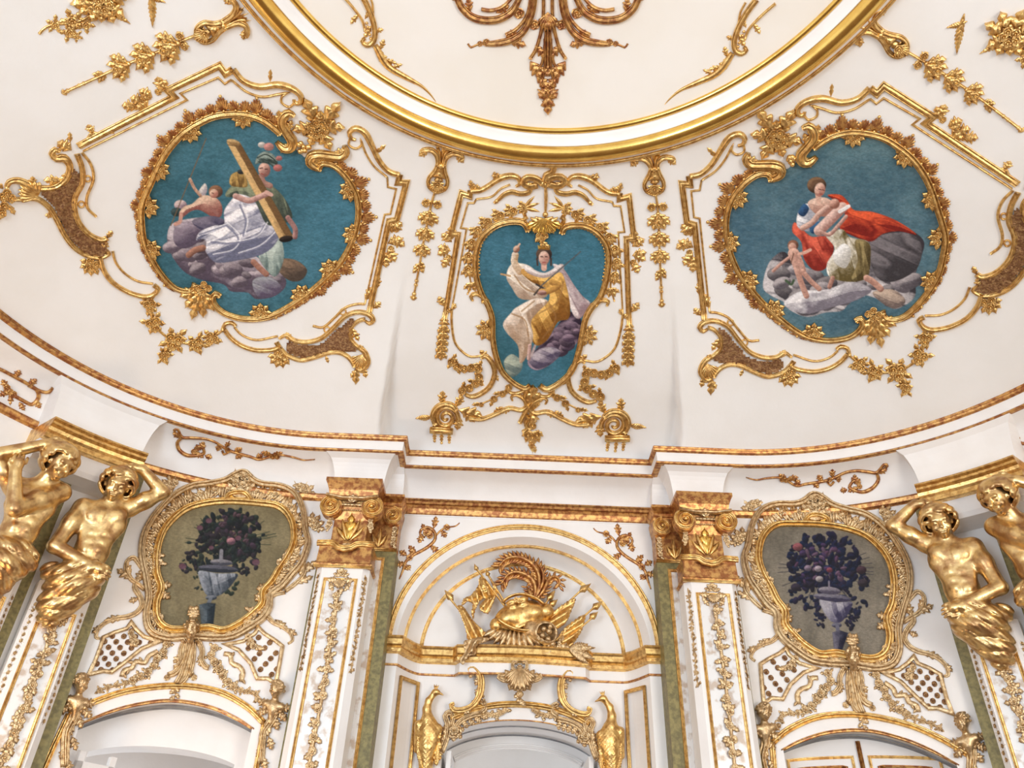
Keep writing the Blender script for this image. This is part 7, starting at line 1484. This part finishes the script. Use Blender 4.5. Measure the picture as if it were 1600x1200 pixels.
def peacock(sd, head, label):
    S = S_NL; hx, hy = head; f = -sd                         # f: direction the beak points
    t = thing('peacock', label, 'bird figure', at(S, (hx-f*12, hy+90)), 'gilt peacocks by the middle door'); m = 'gold'
    X = lambda dx: hx+f*dx
    def bird(p):
        d = ell(p, (hx, hy, 17), (6.5, 5.5, 5.5)); d = smin(d, cap(p, (X(4), hy+1, 17), (X(13), hy+5, 17), 3.0, .9), 2)
        nk = [(X(-4), hy+4, 16), (X(-11), hy+13, 15), (X(-14), hy+26, 14), (X(-13), hy+40, 13)]
        for a, b, r1, r2 in zip(nk[:-1], nk[1:], (4.6, 5.2, 6.4), (5.2, 6.4, 9)): d = smin(d, cap(p, a, b, r1, r2), 3)
        d = smin(d, ell(p, (X(-11), hy+62, 11), (17, 27, 13)), 7); d = smin(d, cap(p, (X(-14), hy+86, 8), (X(-18), hy+128, 4), 15, 9), 8); d = smin(d, cap(p, (X(-26), hy+50, 12), (X(-30), hy+88, 7), 8, 5), 4); d = smin(d, cap(p, (X(4), hy+54, 12), (X(0), hy+88, 8), 6, 4), 4)
        d = d+.5*np.sin(p[:, 0]*1.1)*np.sin(p[:, 1]*.9)*(p[:, 1] > hy+36); return smax(d, -(p[:, 2]+3), 1)
    lo = (min(X(20), X(-46)), hy-12, -6); hi = (max(X(20), X(-46)), hy+142, 32); sculpt('body', S, bird, lo, hi, 1.7, m, t)
    for k in range(3): put('lance', S, (hx-f*1, hy-4), 90+f*(-10+k*22)*-1, 10, 4, t, m, lift=.08, name='crest_feather')
    rr = random.Random(4)
    for r in range(7):
        for c in range(4): put('leaf', S, (X(-24+c*8+(r % 2)*4), hy+50+r*8), 270+rr.uniform(-12, 12), 15, 10, t, m, lift=.10-.006*r, name='feather')
    for r in range(5):
        put('plume' if f > 0 else 'plumeL', S, (X(-30), hy+56+r*7), 250 if f < 0 else 290, 34, 12, t, m, lift=.09, name='wing_feather'); put('plume' if f < 0 else 'plumeL', S, (X(4), hy+58+r*6), 262 if f > 0 else 278, 30, 10, t, m, lift=.08, name='wing_feather')
    mould('perch_scroll', S, [(X(22), hy+52), (X(26), hy+34), (X(20), hy+28), (X(14), hy+34), (X(18), hy+48), (X(16), hy+68), (X(8), hy+90)], 8, t, 'gold_pale', prof='ribbed', h=9)
    for k in range(4): put('acanthus', S, (X(20-k*3), hy+44+k*12), 270-f*30, 20, 12, t, 'gold_pale', lift=.02)
peacock(-1, (682, 1086), 'gilt long-necked bird on the left of the middle door')
peacock(1, (940, 1096), 'gilt long-necked bird on the right of the middle door')
# ================================================================== doorways
def centre_door():
    d = root('door_1'); struct(d); xs = np.linspace(-.68, .68, 40); V = []; ny = 4
    for y in np.linspace(7.28, 7.95, ny): V += [(x, y, cdoor_top(x)) for x in xs]
    mesh_obj('soffit', V, grid_faces(ny, len(xs)), 'white', d)
    for s in (-1, 1): mesh_obj('jamb', [(s*.68, 7.28, 0), (s*.68, 7.95, 0), (s*.68, 7.95, cdoor_top(.68)), (s*.68, 7.28, cdoor_top(.68))], [(0, 1, 2, 3)], 'white', d, False)
    for y, m, w in ((7.29, 'gold_worn', .012), (7.55, 'grey', .012), (7.93, 'grey', .014)):
        P = np.array([(x, y, cdoor_top(x)) for x in xs]); N = np.tile((0, -.3, -1.0), (len(P), 1)); Vv, Fc = sweep3(P, N/np.linalg.norm(N[0]), w, w, 'round'); mesh_obj('edge_line', Vv, Fc, m, d)
    top2 = lambda x: 2.74+.30*math.sqrt(max(0, 1-(x/.72)**2)); V = []; Fc = []
    for i, x in enumerate(np.linspace(-.75, .75, 44)):
        V += [(x, 7.96, 3.3), (x, 7.96, top2(x) if abs(x) < .6 else 0)]
        if i: Fc.append((2*i-2, 2*i-1, 2*i+1, 2*i))
    mesh_obj('inner_header', V, Fc, 'white', d, False)
    P = np.array([(x, 7.95, top2(x)) for x in np.linspace(-.6, .6, 30)]); N = np.tile((0, -1.0, 0), (30, 1)); Vv, Fc = sweep3(P, N, .05, .03, 'frame'); mesh_obj('header_moulding', Vv, Fc, 'white', d)
    for s in (-1, 1):                          # open leaves
        mb = MB(); mb.box((s*.62, 7.62, 1.45), (.02, .30, 1.42)); lf = mb.build('leaf', 'white', d)
        for zc, hz in ((2.35, .42), (1.3, .5), (.5, .3)): q = MB(); q.box((s*.597, 7.62, zc), (.004, .20, hz)); q.build('panel', 'pane', lf)
    mb = MB(); mb.box((0, 10.6, 2.2), (2.6, .05, 2.2)); mb.build('wall_beyond', 'plaster', d); mb = MB(); mb.box((0, 9.3, 3.6), (2.6, 1.4, .04)); mb.build('ceiling_beyond', 'plaster', d)
centre_door()
def side_door(sg, DD, n, closed):
    ua, ub, du, dz = DD; us = np.linspace(ua, ub, 40); zt = np.interp(us, du, dz); d = root('door_%d' % n); struct(d)
    pt = lambda u, off, z: (*plan(u, off, sg)[0], z)
    V = []
    for off in (.33, .47, .62): V += [pt(u, off, z) for u, z in zip(us, zt)]
    mesh_obj('soffit', V, grid_faces(3, 40), 'white', d)
    for k in (0, -1): mesh_obj('jamb', [pt(us[k], .33, 0), pt(us[k], .62, 0), pt(us[k], .62, zt[k]), pt(us[k], .33, zt[k])], [(0, 1, 2, 3)], 'white', d, False)
    for off, m in ((.345, 'gold_worn'), (.50, 'grey'), (.60, 'grey')):
        P = np.array([pt(u, off, z-.004) for u, z in zip(us, zt)]); N = np.tile((0, 0, -1.0), (40, 1)); Vv, Fc = sweep3(P, N, .012, .012, 'round'); mesh_obj('edge_line', Vv, Fc, m, d)
    mid = (ua+ub)/2; hw = (ub-ua)/2
    if not closed:
        t2 = lambda u: 2.50+.24*math.sqrt(max(0, 1-((u-mid)/(hw*1.02))**2)); V = []; Fc = []
        for i, u in enumerate(us):
            V += [pt(u, .63, zt[i]+.05), pt(u, .63, t2(u) if abs(u-mid) < hw*.84 else 0)]
            if i: Fc.append((2*i-2, 2*i-1, 2*i+1, 2*i))
        mesh_obj('inner_header', V, Fc, 'white', d, False)
        sub = [u for u in us if abs(u-mid) < hw*.84]; V = []
        for off in (.63, .95): V += [pt(u, off, t2(u)) for u in sub]
        mesh_obj('inner_soffit', V, grid_faces(2, len(sub)), 'white', d)
        # glazed leaf standing open
        u0 = ub-.06; a = np.array(pt(u0, .40, 0)); b = np.array(pt(u0-.26, .58, 0)); ex = (b-a)/np.linalg.norm(b-a); en = np.array([-ex[1], ex[0], 0]); en = en if en@(CAM-a) > 0 else -en; L = np.linalg.norm(b-a)
        lf = MB(); H = 2.62
        for x0, x1 in ((0, .05), (L-.05, L)): lf.box(a+ex*(x0+x1)/2+np.array([0, 0, H/2]), ((x1-x0)/2, .02, H/2), (ex, en, (0, 0, 1)))
        for z in (.05, 1.0, 1.75, 2.5): lf.box(a+ex*L/2+np.array([0, 0, z]), (L/2, .02, .05), (ex, en, (0, 0, 1)))
        o = lf.build('leaf', 'white', d)
        for z0, z1 in ((1.05, 1.70), (1.80, 2.45)): q = MB(); q.box(a+ex*L/2+np.array([0, 0, (z0+z1)/2]), (L/2-.05, .004, (z1-z0)/2), (ex, en, (0, 0, 1))); q.build('pane', 'pane', o)
        c, n_ = plan(mid, .33, sg); c2 = c-n_*2.6; mb = MB(); mb.box((c2[0], c2[1], 1.9), (1.9, .05, 1.9), ((-n_[1], n_[0], 0), (n_[0], n_[1], 0), (0, 0, 1))); mb.build('wall_beyond', 'plaster', d)
        c3 = c-n_*1.7; mb = MB(); mb.box((c3[0], c3[1], 3.45), (1.9, 1.0, .04), ((-n_[1], n_[0], 0), (n_[0], n_[1], 0), (0, 0, 1))); mb.build('ceiling_beyond', 'gold_worn', d)
    else:
        fr = [pt(u, .63, 0) for u in us]; V = []; Fc = []
        for i, u in enumerate(us):
            V += [pt(u, .63, zt[i]+.05), pt(u, .63, 0)]
            if i: Fc.append((2*i-2, 2*i-1, 2*i+1, 2*i))
        lf = mesh_obj('leaf', V, Fc, 'white', d, False)
        for s in (-1, 1):
            uu = np.linspace(mid+s*.06, mid+s*(hw-.10), 10); top = [2.80+.08*math.sqrt(max(0, 1-((u-mid)/(hw*1.05))**2)) for u in uu]
            for k, mm, w, ins in ((0, 'gold', .022, 0.0), (1, 'gold_worn', .02, .07)):
                ring_ = [pt(uu[0]+s*ins, .625, 1.0)]+[pt(np.clip(u, min(uu[0]+s*ins, uu[-1]-s*ins), max(uu[0]+s*ins, uu[-1]-s*ins)), .625, z-ins) for u, z in zip(uu, top)]+[pt(uu[-1]-s*ins, .625, 1.0)]
                P = np.array(ring_); nn = plan(mid, .33, sg)[1]; N = np.tile((nn[0], nn[1], 0), (len(P), 1)); Vv, Fc = sweep3(P, N, w, .015, 'frame'); mesh_obj('panel_border', Vv, Fc, mm, lf)
            q = [pt(u, .622, 1.0) for u in uu[1:-1]]+[pt(u, .622, z-.08) for u, z in list(zip(uu, top))[1:-1]][::-1]; mesh_obj('pane', q, [tuple(range(len(q)))], 'olive', lf, False)
        P = np.array([pt(mid, .62, 0), pt(mid, .62, 3.0)]); nn = plan(mid, .33, sg)[1]; Vv, Fc = sweep3(P, np.tile((nn[0], nn[1], 0), (2, 1)), .035, .02, 'frame'); mesh_obj('meeting_stile', Vv, Fc, 'gold_worn', lf)
for nm_, lc, tg in (('fill_beyond_middle_door', (0, 9.6, 1.2), (0, 9.0, 4)), ('fill_beyond_left_door', (-4.0, 8.2, 1.0), (-3.7, 7.6, 4))): area(nm_, lc, tg, (1.6, 1.0), 14, (0.95, 0.96, 1.0))  # unseen fill lamps added to brighten the spaces behind the open doors
side_door(-1, DL, 2, False); side_door(1, DR, 3, True)
